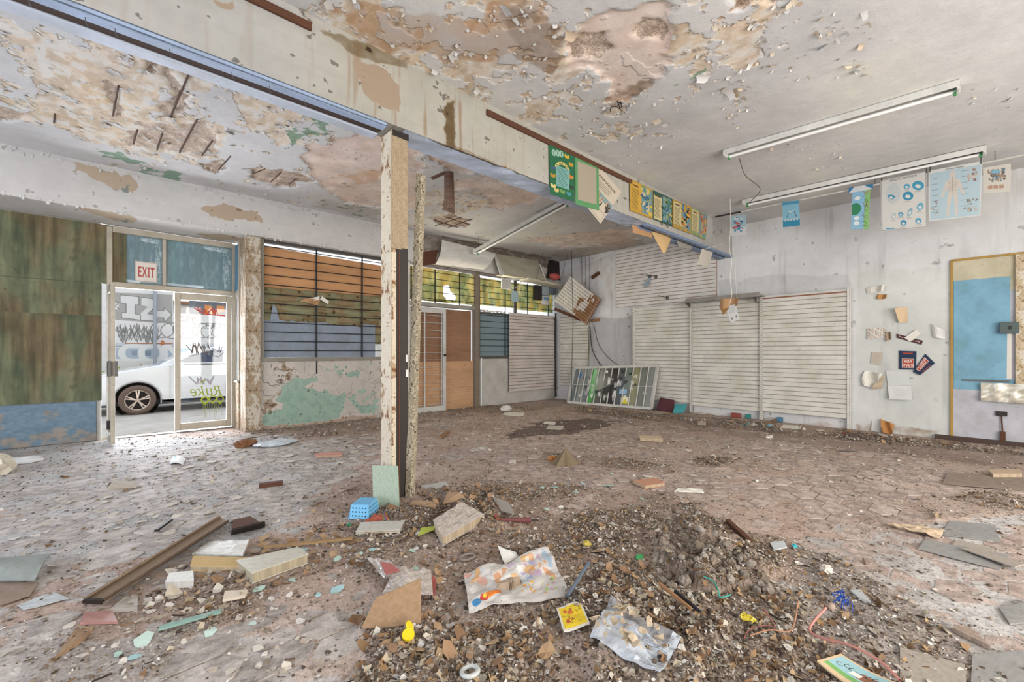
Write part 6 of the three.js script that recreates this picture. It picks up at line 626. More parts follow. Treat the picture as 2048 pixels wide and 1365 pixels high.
{
  const NA = 460, NR = 420, pos = [], uv = [], idx = [], a0 = Math.atan2(FZ, FX), R0 = 0.5, R1 = 13;
  for (let j = 0; j <= NR; j++) for (let i = 0; i <= NA; i++) { const a = a0 + (i / NA - 0.5) * 2.5, r = R0 * Math.pow(R1 / R0, j / NR), x = clamp(Math.cos(a) * r, FX0, XR - 0.005), z = clamp(Math.sin(a) * r, x > 1.46 ? ZF + 0.002 : -8.1, FZ1); pos.push(x, dirtH(x, z), z); uv.push((x - FX0) / (FX1 - FX0), (z - FZ0) / (FZ1 - FZ0)); }
  for (let j = 0; j < NR; j++) for (let i = 0; i < NA; i++) { const q = j * (NA + 1) + i, r = q + NA + 1; const same = (a, b) => Math.abs(pos[3 * a] - pos[3 * b]) + Math.abs(pos[3 * a + 2] - pos[3 * b + 2]) < 1e-7; if (same(q, q + 1) && same(q, r)) continue; idx.push(q, q + 1, r + 1, q, r + 1, r); }
  const g = new THREE.BufferGeometry(); g.setAttribute('position', new THREE.Float32BufferAttribute(pos, 3)); g.setAttribute('uv', new THREE.Float32BufferAttribute(uv, 2)); g.setIndex(idx); g.computeVertexNormals(); { const n = g.attributes.normal; let up = 0; for (let i = 0; i < 2000; i++) up += n.getY(i); if (up < 0) { for (let i = 0; i < idx.length; i += 3) { const t = idx[i + 1]; idx[i + 1] = idx[i + 2]; idx[i + 2] = t; } g.setIndex(idx); g.computeVertexNormals(); } }
  const W = 2048, H = 1850, hb = new Uint8Array(W * H * 4);
  const map = dtex(W, H, (i, j, c) => { const x = FX0 + (FX1 - FX0) * i / W, z = FZ0 + (FZ1 - FZ0) * j / H, m = litter(x, z); wetToneMask((x - FX0) * MS + (fbm(x * 4, z * 4, 3) - 0.5) * 30, (z - FZ0) * MS + (fbm(x * 4 + 5, z * 4, 3) - 0.5) * 30, o5); const n = fbm(x * 1.6, z * 1.6, 4), k = fbm(x * 12, z * 12, 4), s = fbm(x * 50, z * 50, 2), f = HASH[(i * 131 + j * 517) & 65535] - 0.5;
    const grey = clamp(o5[1] * 1.4 + (n - 0.5) * 0.5), D = clamp(m[0] * 1.1 + m[1] * 0.3 + (k - 0.5) * 0.5); let R = mixn(176, 176, grey), G = mixn(155, 173, grey), B = mixn(141, 170, grey); const d = (n - 0.5) * 46 + (k - 0.5) * 56 + f * 34; R += d; G += d; B += d; R = mixn(R, 106 + f * 78 + (s - 0.5) * 88, D); G = mixn(G, 92 + f * 74 + (s - 0.5) * 84, D); B = mixn(B, 80 + f * 70 + (s - 0.5) * 80, D);
    if (s > 0.66) { const t = (s - 0.66) * 260; R -= t; G -= t; B -= t; } const w = sstep(0.35, 0.65, o5[0]) * 0.72; R = mixn(R, 78 + f * 40, w); G = mixn(G, 63 + f * 38, w); B = mixn(B, 57 + f * 36, w); c[0] = R; c[1] = G; c[2] = B; const o = (j * W + i) * 4; hb[o] = hb[o + 1] = hb[o + 2] = clamp(128 + (k - 0.5) * 90 + f * 60 + (s - 0.5) * 90, 0, 255); hb[o + 3] = 255; });
  map.wrapS = map.wrapT = THREE.ClampToEdgeWrapping; const bump = new THREE.DataTexture(hb, W, H); bump.magFilter = THREE.LinearFilter; bump.needsUpdate = true;
  stuff(part(floor, 'dirt', g, new THREE.MeshStandardMaterial({ map, bumpMap: bump, bumpScale: 0.008, roughness: 0.95 })));
}
const groundAt = (x, z) => Math.max(0, dirtH(x, z));
// ---------- crumbs and flakes nobody could count ----------
function bentFlake(n, bend, t) { const pts = []; for (let i = 0; i < n; i++) { const a = i / n * 6.283 + rr(-0.25, 0.25), r = rr(0.6, 1); pts.push([Math.cos(a) * r, Math.sin(a) * r * rr(0.55, 0.9)]); } const pos = [], add = (p, h) => pos.push(p[0], bend * p[0] * p[0] + h, p[1]); for (let i = 0; i < n; i++) { const a = pts[i], b = pts[(i + 1) % n]; add([0, 0], t); add(b, t); add(a, t); add([0, 0], 0); add(a, 0); add(b, 0); add(a, t); add(b, t); add(b, 0); add(a, t); add(b, 0); add(a, 0); } const g = new THREE.BufferGeometry(); g.setAttribute('position', new THREE.Float32BufferAttribute(pos, 3)); g.setAttribute('uv', new THREE.Float32BufferAttribute(new Float32Array(pos.length / 3 * 2), 2)); g.computeVertexNormals(); return g; }
const placedThings = [];
function clodG(d, sd) { const g = new THREE.IcosahedronGeometry(1, d), p = g.attributes.position; for (let i = 0; i < p.count; i++) { const k = 0.65 + 0.7 * fbm(p.getX(i) * 1.7 + sd * 7, p.getY(i) * 1.7 + p.getZ(i) * 2.3 + sd, 3); const e = d > 1 ? 0.8 + 0.5 * vn(p.getX(i) * 5 + sd, p.getZ(i) * 5 + p.getY(i) * 4) : 1; p.setXYZ(i, p.getX(i) * k * e, p.getY(i) * k * 0.75 * e, p.getZ(i) * k * e); } g.computeVertexNormals(); return g; }
function scatter(name, label, cat, geo, count, cols, sizes, want, tilt, m) {
  const im = new THREE.InstancedMesh(geo, m || std(0xffffff, { roughness: 0.95, side: THREE.DoubleSide }), count), q = new THREE.Object3D(), c = new THREE.Color(); let k = 0, tries = 0;
  while (k < count && tries++ < count * 60) { const r = 1.15 + Math.pow(rnd(), 1.25) * 8.6, a = Math.atan2(FZ, FX) + rr(-0.98, 0.98), x = Math.cos(a) * r, z = Math.sin(a) * r; if (x > XR - 0.06 || x < -2.6 || z > 1.8 || z < (x > 1.46 ? ZF + 0.05 : -8.05)) continue; const l = litter(x, z); if (rnd() > want(l[0], l[1], x, z)) continue;
    const s = sizes[0] * Math.pow(sizes[1] / sizes[0], Math.pow(rnd(), 1.6)) * (r > 5 ? 1.25 : 1); q.position.set(x, Math.max(-0.004, dirtH(x, z)) + s * 0.12, z); q.rotation.set(rr(-tilt, tilt), rr(0, 6.28), rr(-tilt, tilt)); q.scale.set(s, s, s); q.updateMatrix(); im.setMatrixAt(k, q.matrix); c.set(pick(cols)); const b = rr(0.75, 1.1); c.multiplyScalar(b); im.setColorAt(k, c); k++; }
  im.count = k; im.name = name; im.castShadow = im.receiveShadow = true; scene.add(im); stuff(im, label, cat); return im;
}
const creams = [0xbab1a4, 0xa79d90, 0xcac3b9, 0x978d80, 0xb0a699, 0xd4cfc8], soils = [0x75665a, 0x5c4e42, 0x877869, 0x4b3e34, 0x978979, 0x8a7b6a], cards = [0x8f7354, 0x77593c, 0xa48b6a, 0xb5a88f, 0x9c7d58, 0x5f4830, 0xbfb8aa];
scatter('plaster_crumbs', 'fine cream plaster crumbs strewn over the whole floor', 'crumbs', bentFlake(5, 0.25, 0.25), 26000, creams, [0.003, 0.011], (d, h) => 0.10 + d * 0.9, 0.6);
scatter('plaster_flakes', 'thin curled flakes of fallen paint scattered on the floor', 'flakes', bentFlake(6, 0.35, 0.06), 3600, creams, [0.008, 0.03], (d, h) => 0.12 + d * 0.6, 0.4);
scatter('soil_clods', 'small brown clods of soil mixed into the litter', 'soil', clodG(0, 1), 16000, soils, [0.003, 0.014], (d, h) => 0.05 + d * 0.9 + h, 0.8);
scatter('grey_grit', 'grey and dark grit spread thinly over the pavers', 'grit', clodG(0, 3), 16000, [0x5b5047, 0x6c6259, 0x8c847b, 0x4a3f36, 0x75695d], [0.002, 0.008], (d, h) => 0.35 + d * 0.5, 0.8);
scatter('paper_shreds', 'small shreds of rotten paper and card in the litter', 'paper shreds', bentFlake(5, 0.5, 0.04), 3000, cards, [0.01, 0.032], (d, h) => d > 0.3 ? d : 0.012, 0.8);
scatter('wood_splinters', 'thin wood splinters lying in the litter', 'splinters', new THREE.BoxGeometry(1, 0.08, 0.1), 1400, [0x7a5f43, 0x5f452f, 0x97805f, 0x3d2d22], [0.015, 0.07], (d, h) => 0.04 + d, 0.3);
scatter('white_chips', 'bright white chips of paint and glass in the litter', 'chips', bentFlake(4, 0.2, 0.12), 2600, [0xe6e4e0, 0xd5dcde, 0xc5d2d2, 0xdedad0], [0.003, 0.011], (d, h, x, z) => 0.05 + d * 0.8, 0.6);
// ---------- single things lying about; corners are given as seen in the frame and laid on the ground ----------
function lie(name, label, cat, c, t, m, o = {}) {                // flat thing of thickness t: near left, near right, far right, far left
  const p0 = onY((c[0][0] + c[2][0]) / 2, (c[0][1] + c[2][1]) / 2, 0), y0 = (o.y ?? groundAt(p0[0], p0[2]) + 0.004), n = o.n || 1, ys = o.ys || [0, 0, 0, 0];
  const q = c.map(([px, py], i) => onY(px, py, y0 + t + ys[i])); q.forEach((p, i) => { p[1] -= t / 2; }); keepClear(q);
  const g = sheet(...q, t, o.f || null, n, n); const mat = typeof m === 'function' ? std(0xffffff, { map: ctex(o.w || 256, o.h || 256, m), roughness: o.rough ?? 0.7 }) : m;
  return solo(name, label, cat, g, mat, [0, 0, 0], o.group);
}
const keepClear = (q) => { for (const u of [0.17, 0.5, 0.83]) for (const v of [0.17, 0.5, 0.83]) { const f = (k) => (q[0][k] * (1 - u) + q[1][k] * u) * (1 - v) + (q[3][k] * (1 - u) + q[2][k] * u) * v; placedThings.push([f(0), f(2), Math.hypot(q[0][0] - q[2][0], q[0][2] - q[2][2]) * 0.2]); } };
function book(name, label, c, t, cover, pages, o = {}) {          // a block of pages between two covers
  const p0 = onY((c[0][0] + c[2][0]) / 2, (c[0][1] + c[2][1]) / 2, 0), y0 = o.y ?? groundAt(p0[0], p0[2]) + 0.004, q = c.map(([px, py]) => onY(px, py, y0 + t)), kc0 = keepClear(q), mid = [0, 2].map((k) => (q[0][k] + q[1][k] + q[2][k] + q[3][k]) / 4), b = thing(name, label, 'book', [0, 0, 0]);
  const lvl = (y, s) => q.map((p) => [mid[0] + (p[0] - mid[0]) * s, y, mid[1] + (p[2] - mid[1]) * s]); const w = o.f || null, n = w ? 10 : 1; part(b, 'cover', sheet(...lvl(y0 + t - 0.002, 1), 0.004, w, n, n), cover); part(b, 'pages', sheet(...lvl(y0 + t / 2, 0.965), t - 0.008, w, n, n), pages); part(b, 'back_cover', sheet(...lvl(y0 + 0.002, 1), 0.004), cover); return b;
}
const wob = (a, k, s = 0) => (u, v) => a * (fbm(u * k + s, v * k + s * 3, 3) - 0.5) * 2, pageM = std(0xcfc4ae, { map: at(T.wood, 0.3, 0.02) }), whiteCover = std(0xd2d0c8, { map: at(T.grime, 0.5), roughness: 0.5 }), film = std(0xc9bfb8, { map: at(T.grime, 0.4), roughness: 0.25, bumpMap: T.soft, bumpScale: 0.01 }), tanCard = std(0xa38669, { map: at(T.grime, 0.6), roughness: 0.95 });
{ const p = onY(815, 1005, 0); placedThings.push([p[0], p[2], 0.12]); }
// colourful crumpled play sheet
lie('play_sheet', 'crumpled glossy play sheet printed with bright orange and blue shapes', 'sheet', [[938, 1228], [1142, 1188], [1096, 1098], [928, 1142]], 0.004, (g, w, h) => { g.fillStyle = '#c2beb9'; g.fillRect(0, 0, w, h); g.globalAlpha = 0.7; blobs(g, 10, 10, w - 40, h * 0.5, ['#c98a5c', '#d6a05e', '#93b0c2', '#b8a0b8', '#d6d3ce', '#cf9484', '#d6d3ce'], 46, 71); blobs(g, w * 0.6, h * 0.1, w * 0.3, h * 0.5, ['#a59cc0', '#bf94b4', '#e0dcd6', '#cf9a70', '#dcd8d2'], 30, 17); g.globalAlpha = 0.85; blobs(g, w * 0.5, h * 0.58, w * 0.2, h * 0.26, ['#d9963c', '#dfa84e', '#8fb0c0'], 9, 5); blobs(g, w * 0.7, h * 0.62, w * 0.2, h * 0.24, ['#b884ac', '#7fb0cf', '#9fb86a', '#d9a14a'], 8, 55); g.globalAlpha = 1; g.fillStyle = '#c4c0bb'; g.fillRect(0, h * 0.8, w * 0.5, h * 0.2); g.fillStyle = '#e07a2c'; g.beginPath(); g.moveTo(20, h - 30); g.lineTo(150, h * 0.62); g.lineTo(170, h * 0.78); g.fill(); for (const [x, y, r, c] of [[40, h - 40, 22, '#3f84b5'], [78, h * 0.82, 20, '#b5483a'], [84, h * 0.8, 10, '#e0b93c']]) { g.fillStyle = c; g.beginPath(); g.arc(x, y, r, 0, 7); g.fill(); } for (let i = 0; i < 500; i++) { g.fillStyle = `rgba(70,56,44,${rnd() * 0.6})`; g.fillRect(ri(w), ri(h), 1 + ri(4), 1 + ri(3)); } }, { n: 26, f: wob(0.035, 4, 3), w: 512, h: 320, y: 0.045, rough: 0.3, ys: [-0.02, -0.02, 0.02, 0.0] });
solo('soggy_heap', 'small ribbed clump of rotten pages on the play sheet', 'paper clump', (() => { const p = onY(1000, 1178, 0.08), l = []; for (let i = 0; i < 8; i++) { const t = rr(-0.012, 0.012); l.push(sheet([p[0] + i * 0.013, 0.075, p[2] - 0.03], [p[0] + i * 0.013 + 0.02, 0.075, p[2] + 0.04], [p[0] + i * 0.013 + 0.03 + t, 0.105 + t, p[2] + 0.03], [p[0] + i * 0.013 + t, 0.1, p[2] - 0.02], 0.002, (u, v) => 0.006 * Math.sin(u * 6 + i), 4, 2)); } return merge(l); })(), std(0xa18d78));
// upright cardboard board
{ const a = onY(722, 1258, 0.03), b = onY(842, 1248, 0.03); keepClear([a, b, b, a]); const g = sheet(a, b, onX(842, 1157, b[0] + 0.03), onX(752, 1195, a[0] + 0.06), 0.006, (u, v) => 0.006 * Math.sin(u * 4), 8, 4); solo('cardboard_sheet', 'stiff brown cardboard sheet propped up in the near litter', 'cardboard', g, tanCard); }
// books and packets
book('wrapped_book', 'plastic-wrapped pale book tilted in the heap behind the play sheet', [[885, 1075], [968, 1030], [924, 1004], [866, 1040]], 0.055, film, pageM, { f: wob(0.008, 6) });
book('white_book', 'flat white cover book beside the blue basket', [[711, 1064], [800, 1060], [810, 1041], [722, 1045]], 0.018, whiteCover, pageM);
book('thick_book', 'thick swollen white book in the left litter', [[504, 1147], [617, 1108], [596, 1094], [472, 1121]], 0.055, std(0xd8d6c9, { map: at(T.grime, 0.6), roughness: 0.3 }), std(0xcfc9b4, { map: at(T.wood, 0.3, 0.02) }));
book('yellowed_book', 'yellow-stained book lying against the long dark tray', [[380, 1133], [486, 1134], [494, 1115], [386, 1112]], 0.03, std(0xd2b27a, { map: at(T.grime, 0.3) }), pageM);
book('small_white_book', 'small block-like white book left of the thick swollen book', [[330, 1165], [388, 1162], [386, 1142], [338, 1146]], 0.035, whiteCover, whiteCover);
book('pink_book', 'salmon pink book lying flat on the open left floor', [[632, 913], [684, 910], [682, 904], [630, 907]], 0.02, std(0xc08a78), pageM); book('cream_book', 'cream book with salmon cover on the pink floor right of centre', [[1290, 972], [1330, 966], [1312, 956], [1266, 961]], 0.03, std(0xb8876c), pageM); book('cream_book', 'worn cream book alone in the middle of the pink floor', [[1280, 877], [1326, 880], [1322, 873], [1278, 871]], 0.03, std(0xcdb89a), pageM); book('sodden_book', 'sodden pale book far right near the skirting', [[1985, 948], [2045, 948], [2040, 938], [1975, 940]], 0.04, std(0xb59d84), pageM);
lie('white_sheet', 'wide dirty white board lying over the long dark tray', 'board', [[384, 1108], [486, 1110], [498, 1079], [418, 1084]], 0.012, whiteCover, { n: 8, f: wob(0.006, 5), ys: [0, 0.02, 0.03, 0] }); lie('white_sheet', 'grey-white board right behind the pillar foot', 'board', [[862, 992], [905, 984], [892, 963], [842, 972]], 0.012, std(0xc9cac8, { map: at(T.grime, 0.6) }), { ys: [0, 0, 0.03, 0.02] });
lie('magazine', 'open grey newspaper page sagging into the near heap', 'newspaper', [[1180, 1268], [1318, 1352], [1362, 1282], [1222, 1196]], 0.004, (g, w, h) => { g.fillStyle = '#b9bfc6'; g.fillRect(0, 0, w, h); const q = g.createLinearGradient(0, 0, 0, 1); g.fillStyle = '#8b8a8c'; g.fillRect(0, 0, w * 0.9, h * 0.3); for (let i = 0; i < 160; i++) { g.fillStyle = `rgba(70,66,64,${rnd() * 0.25})`; g.beginPath(); g.ellipse(ri(w), rr(0, h * 0.45), rr(4, 30), rr(4, 16), 0, 0, 7); g.fill(); } g.save(); g.translate(w, h); g.rotate(Math.PI); g.fillStyle = '#5d6168'; g.font = '26px sans-serif'; ['PROBABLE', 'SU CAPACIDAD', 'MUNDO', 'DESCUBRE'].forEach((t, i) => g.fillText(t, 20, 40 + i * 34)); lines(g, 20, 190, 200, 9, 14, '#7b7f86', 3); g.restore(); }, { n: 20, f: wob(0.03, 4, 8), w: 512, h: 360, y: 0.06, ys: [0, -0.02, 0, 0.02] });
solo('rotten_clump', 'large clump of rotten pale paper on the open newspaper', 'paper clump', (() => { const p = onY(1262, 1262, 0.1), l = []; for (let i = 0; i < 46; i++) { const g = bentFlake(6, rr(-0.5, 0.7), 0.05); const s = rr(0.012, 0.035); g.scale(s, s, s); g.rotateX(rr(-0.9, 0.9)); g.rotateZ(rr(-0.9, 0.9)); g.rotateY(rr(0, 6)); g.translate(p[0] + rr(-0.1, 0.1), 0.105 + rr(0, 0.03), p[2] + rr(-0.12, 0.12)); l.push(g); } return merge(l); })(), std(0xb9a88f, { side: THREE.DoubleSide }));
lie('picture_card', 'square yellow picture card with an orange creature shape', 'card', [[1128, 1265], [1180, 1247], [1160, 1202], [1113, 1216]], 0.005, (g, w, h) => { g.fillStyle = '#cfcabf'; g.fillRect(0, 0, w, h); g.fillStyle = '#dcbf2c'; g.fillRect(16, 16, w - 32, h - 32); blobs(g, 60, 50, 130, 140, ['#c9632f', '#d9783c', '#b5522a'], 16, 8); g.strokeStyle = '#4a3d1c'; g.lineWidth = 4; for (let i = 0; i < 10; i++) { g.beginPath(); g.arc(30 + HASH[i] * 190, 30 + HASH[i + 50] * 190, 10, 0, 4); g.stroke(); } }, { n: 6, f: wob(0.008, 4), y: 0.055 });
lie('comic_board', 'comic strip board with blue and green drawing, bottom right', 'board', [[1634, 1322], [1770, 1400], [1850, 1380], [1682, 1308]], 0.006, (g, w, h) => { g.fillStyle = '#c4ab88'; g.fillRect(0, 0, w, h); g.fillStyle = '#8fb3b8'; g.fillRect(16, 16, w - 40, h - 60); g.fillStyle = '#6fa05a'; g.fillRect(16, h - 80, w * 0.5, 40); g.fillStyle = '#8a5a42'; g.fillRect(w * 0.4, h * 0.3, w * 0.3, h * 0.3); g.strokeStyle = '#2c3436'; g.lineWidth = 5; for (let i = 0; i < 12; i++) { g.beginPath(); g.arc(60 + i * 30, 70 + 40 * HASH[i], 18, 0, 4.5); g.stroke(); } g.fillStyle = '#d9d6cc'; g.fillRect(w * 0.3, h * 0.4, 60, 40); }, { n: 8, f: (u, v) => -0.02 * Math.sin(u * 3.1), y: 0.05, w: 420, h: 240 });
{ const q = (px, py, y) => onY(px, py, y), o = thing('wrapped_packet', 'crushed plastic-wrapped red and white packet left of the play sheet', 'packet'); part(o, 'wrapper', sheet(q(765, 1185, 0.06), q(866, 1188, 0.07), q(862, 1140, 0.06), q(790, 1135, 0.07), 0.008, wob(0.02, 5, 2), 16, 16), film); part(o, 'torn_point', sheet(q(770, 1160, 0.05), q(800, 1140, 0.07), q(778, 1120, 0.08), q(734, 1117, 0.06), 0.005, wob(0.01, 5), 8, 8), film); part(o, 'red_print', sheet(q(840, 1188, 0.05), q(870, 1190, 0.03), q(872, 1160, 0.03), q(862, 1150, 0.05), 0.01), std(0x8f4a44)); part(o, 'red_print', sheet(q(772, 1150, 0.086), q(800, 1142, 0.09), q(782, 1128, 0.09), q(760, 1124, 0.08), 0.003), std(0xa8605a)); }
// long dark tray, boards and sticks on the left
{ const q = (px, py, y = 0.03) => onY(px, py, y), o = thing('long_tray', 'long weathered wooden channel lying across the left litter', 'tray'), dw = std(0xb5a798, { map: at(T.wood, 0.8, 0.4) }); const pq = [q(168, 1202), q(206, 1205), q(455, 1044), q(438, 1036)]; keepClear([pq[0], pq[1], q(330, 1125), q(310, 1118)]); keepClear([q(330, 1125), q(310, 1118), pq[2], pq[3]]); part(o, 'base', sheet(...pq, 0.012), dw); part(o, 'side', sheet(q(168, 1203, 0.025), q(440, 1036, 0.025), q(440, 1032, 0.055), q(170, 1197, 0.055), 0.01), std(0xa3927f, { map: T.wood })); part(o, 'side', sheet(q(205, 1206, 0.02), q(456, 1045, 0.02), q(457, 1041, 0.05), q(207, 1200, 0.05), 0.01), std(0x76665a, { map: T.wood })); part(o, 'end', sheet(q(166, 1206, 0.02), q(206, 1208, 0.02), q(207, 1200, 0.05), q(168, 1198, 0.05), 0.01), MAT.blackWood); }
{ const q = (px, py, y) => onY(px, py, y), o = thing('broken_drawer', 'dark broken drawer corner at the far end of the long tray', 'crate'); part(o, 'front', sheet(q(462, 1070, 0.01), q(530, 1054, 0.01), q(530, 1044, 0.06), q(464, 1060, 0.06), 0.012), MAT.blackWood); part(o, 'bottom', sheet(q(464, 1066, 0.02), q(528, 1051, 0.02), q(500, 1034, 0.03), q(466, 1042, 0.03), 0.01), MAT.darkWood); }  // corner of a broken drawer: front and bottom boards
const stick = (label, a, b, w, h, m, y = 0.02) => { const p = onY(...a, y), q = onY(...b, y); p[1] = groundAt(p[0], p[2]) + y; q[1] = groundAt(q[0], q[2]) + y; return solo('wood_strip', label, 'strip', bar(p, q, w, h), m); };
stick('pale wooden strip pointing at the blue basket', [530, 1096], [705, 1078], 0.025, 0.012, std(0xb59a72, { map: T.wood }), 0.03); stick('dark thin strip on the bare left floor', [312, 1062], [342, 1040], 0.02, 0.015, MAT.blackWood); stick('teal painted strip in the near left litter', [318, 1258], [442, 1226], 0.03, 0.008, std(0x8fb0a6, { map: T.grime }), 0.015); stick('brown block of wood on the left floor before the pillar', [518, 972], [566, 966], 0.05, 0.035, MAT.darkWood); stick('short brown strip behind the pillar on the pink floor', [880, 876], [898, 865], 0.05, 0.02, MAT.wood); stick('leaning lath at the foot of the slatted panels', [1530, 850], [1600, 826], 0.06, 0.015, std(0xa58a68, { map: T.wood }), 0.02); stick('dark strip beside the barred frame litter', [1640, 822], [1700, 828], 0.03, 0.012, MAT.darkWood); stick('thin splintered lath below the mud heap', [1318, 1190], [1382, 1235], 0.012, 0.012, MAT.wood, 0.05); stick('black thin lath next to the splintered lath', [1350, 1200], [1400, 1245], 0.012, 0.01, MAT.blackIron, 0.045); stick('dark timber beside the mud heap', [1455, 1045], [1500, 1085], 0.03, 0.025, MAT.darkWood, 0.02);
{ const a = onY(1135, 1197, 0.05), b = onY(1177, 1150, 0.05); a[1] = 0.06; b[1] = 0.11; solo('blue_tube', 'dark blue plastic tube sticking out beside the play sheet', 'tube', rod(a, b, 0.0085, 10), std(0x55626f, { roughness: 0.4 })); }
// tiles, boards and glass
lie('pink_tile', 'broken pink tile piece in the near left litter', 'tile', [[160, 1245], [235, 1243], [225, 1222], [170, 1224]], 0.012, std(0xb88a84, { map: T.grime, roughness: 0.3 })); lie('pale_shard', 'pale shard with turquoise edge left of the thick book', 'shard', [[445, 1200], [490, 1192], [496, 1180], [450, 1182]], 0.012, std(0xcfc2ae)); lie('curved_sheet', 'grey curved sheet rearing up at the left edge', 'sheet', [[-30, 1160], [70, 1160], [112, 1116], [-30, 1128]], 0.006, std(0x8f9590, { map: T.grime }), { n: 10, f: (u, v) => 0.05 * Math.sin(v * 2.6), y: 0.03 }); lie('brown_sheet', 'brown stained sheet under the curved sheet at the left edge', 'sheet', [[-30, 1220], [60, 1190], [78, 1165], [-30, 1165]], 0.006, std(0x9a8676, { map: T.grime })); lie('pale_paper', 'pale blue paper lying flat near the left edge', 'paper', [[50, 1220], [137, 1197], [105, 1184], [33, 1211]], 0.003, std(0xc3c8ca, { map: T.grime }), { n: 6, f: wob(0.006, 4) }); lie('grey_paper', 'grey paper sheet curling near the pink tile', 'paper', [[210, 1225], [275, 1222], [276, 1190], [255, 1192]], 0.003, std(0xa8a096), { n: 6, f: wob(0.012, 4) }); lie('tan_card', 'long tan card tongue in the near left corner', 'card', [[95, 1330], [170, 1280], [190, 1252], [150, 1262]], 0.003, tanCard, { n: 8, f: wob(0.015, 3) });
const slate = std(0x9b9a98, { map: at(T.grime, 0.8), roughness: 0.5 }), lifted = std(0xada49a, { map: at(T.grime, 0.6), roughness: 0.6 });
lie('floor_tile', 'grey vinyl floor tile left of the crumpled cardboard at right', 'tile', [[1835, 1098], [2000, 1140], [2020, 1110], [1850, 1080]], 0.004, slate); lie('floor_tile', 'lifted beige vinyl strip across the grey tiles at right', 'tile', [[1920, 1096], [2030, 1135], [2048, 1128], [1960, 1098]], 0.006, lifted, { ys: [0.01, 0.02, 0.02, 0.01] }); lie('floor_tile', 'curled grey vinyl tile at the right edge', 'tile', [[2020, 1248], [2100, 1240], [2090, 1205], [1998, 1215]], 0.006, slate, { n: 6, f: (u, v) => 0.02 * u * v }); lie('stone_slab', 'broken pale stone slab in the right foreground', 'slab', [[1905, 1256], [1980, 1292], [1950, 1262], [1908, 1248]], 0.02, std(0xb5a394, { map: T.stone })); lie('floor_tile', 'large grey tile bottom right corner', 'tile', [[1940, 1400], [2100, 1400], [2060, 1300], [1945, 1310]], 0.004, slate); lie('floor_tile', 'dusty beige tile in front of the stone slab', 'tile', [[1800, 1360], [1935, 1400], [1930, 1330], [1800, 1295]], 0.004, lifted); lie('floor_tile', 'worn brown-grey tile near the back right corner', 'tile', [[1885, 968], [2048, 982], [2048, 955], [1895, 945]], 0.003, std(0x97877a, { map: at(T.grime, 0.8) })); lie('floor_tile', 'dark grey tile beside the brown litter patch at right', 'tile', [[1880, 1070], [2000, 1085], [1990, 1050], [1900, 1042]], 0.003, slate);
lie('crumpled_cardboard', 'crumpled pale cardboard sheet on the right floor', 'cardboard', [[1775, 1050], [1878, 1076], [1890, 1062], [1800, 1046]], 0.005, std(0xb9a489), { n: 12, f: wob(0.03, 4, 4), y: 0.012 }); lie('beige_board', 'thin beige board lying beyond the grey tiles', 'board', [[1905, 1088], [1985, 1105], [1988, 1097], [1915, 1080]], 0.012, lifted);
lie('paper_sheet', 'white paper sheet in the far corner by the pink slats', 'paper', [[1004, 830], [1046, 833], [1050, 826], [1012, 823]], 0.003, MAT.paper, { n: 5, f: wob(0.012, 3) }); lie('paper_sheet', 'grey paper sheet on the dark wet patch', 'paper', [[1092, 858], [1124, 860], [1128, 852], [1098, 851]], 0.003, std(0xc4bcae), { n: 5, f: wob(0.012, 3) }); lie('paper_sheet', 'white paper sheet just beyond the dark wet patch', 'paper', [[1086, 848], [1110, 850], [1112, 844], [1090, 843]], 0.003, MAT.paper); lie('paper_sheet', 'torn white sheet right of the cream floor book', 'paper', [[1350, 983], [1408, 986], [1404, 978], [1356, 976]], 0.003, MAT.paper, { n: 6, f: wob(0.01, 4) }); lie('paper_sheet', 'white sheet below the slatted panels beside the blue carton', 'paper', [[1560, 856], [1600, 860], [1604, 852], [1566, 850]], 0.004, MAT.paper); lie('paper_sheet', 'grey paper piece on the open floor near the panels', 'paper', [[1395, 850], [1412, 850], [1412, 843], [1396, 843]], 0.004, std(0xb8aa9c)); lie('paper_sheet', 'small bent white sheet right of the worn cream book', 'paper', [[1530, 876], [1546, 876], [1546, 870], [1534, 870]], 0.004, MAT.paper, { n: 4, f: wob(0.02, 3) }); lie('tan_board', 'tan board piece on the left floor beyond the dark strip', 'board', [[215, 976], [272, 974], [272, 962], [225, 963]], 0.012, std(0xb5a894, { map: T.grime })); lie('food_lid', 'white food lid with green label on the left floor', 'lid', [[340, 925], [366, 927], [372, 918], [346, 913]], 0.02, (g, w, h) => { g.fillStyle = '#d6d8d4'; g.fillRect(0, 0, w, h); g.fillStyle = '#4fa08c'; g.fillRect(20, 60, 70, 90); g.fillStyle = '#26303a'; g.fillRect(36, 20, 40, 40); }, { n: 5, f: (u, v) => 0.02 * Math.sin(u * 3.1) });  // last item: flat white lid with a printed label
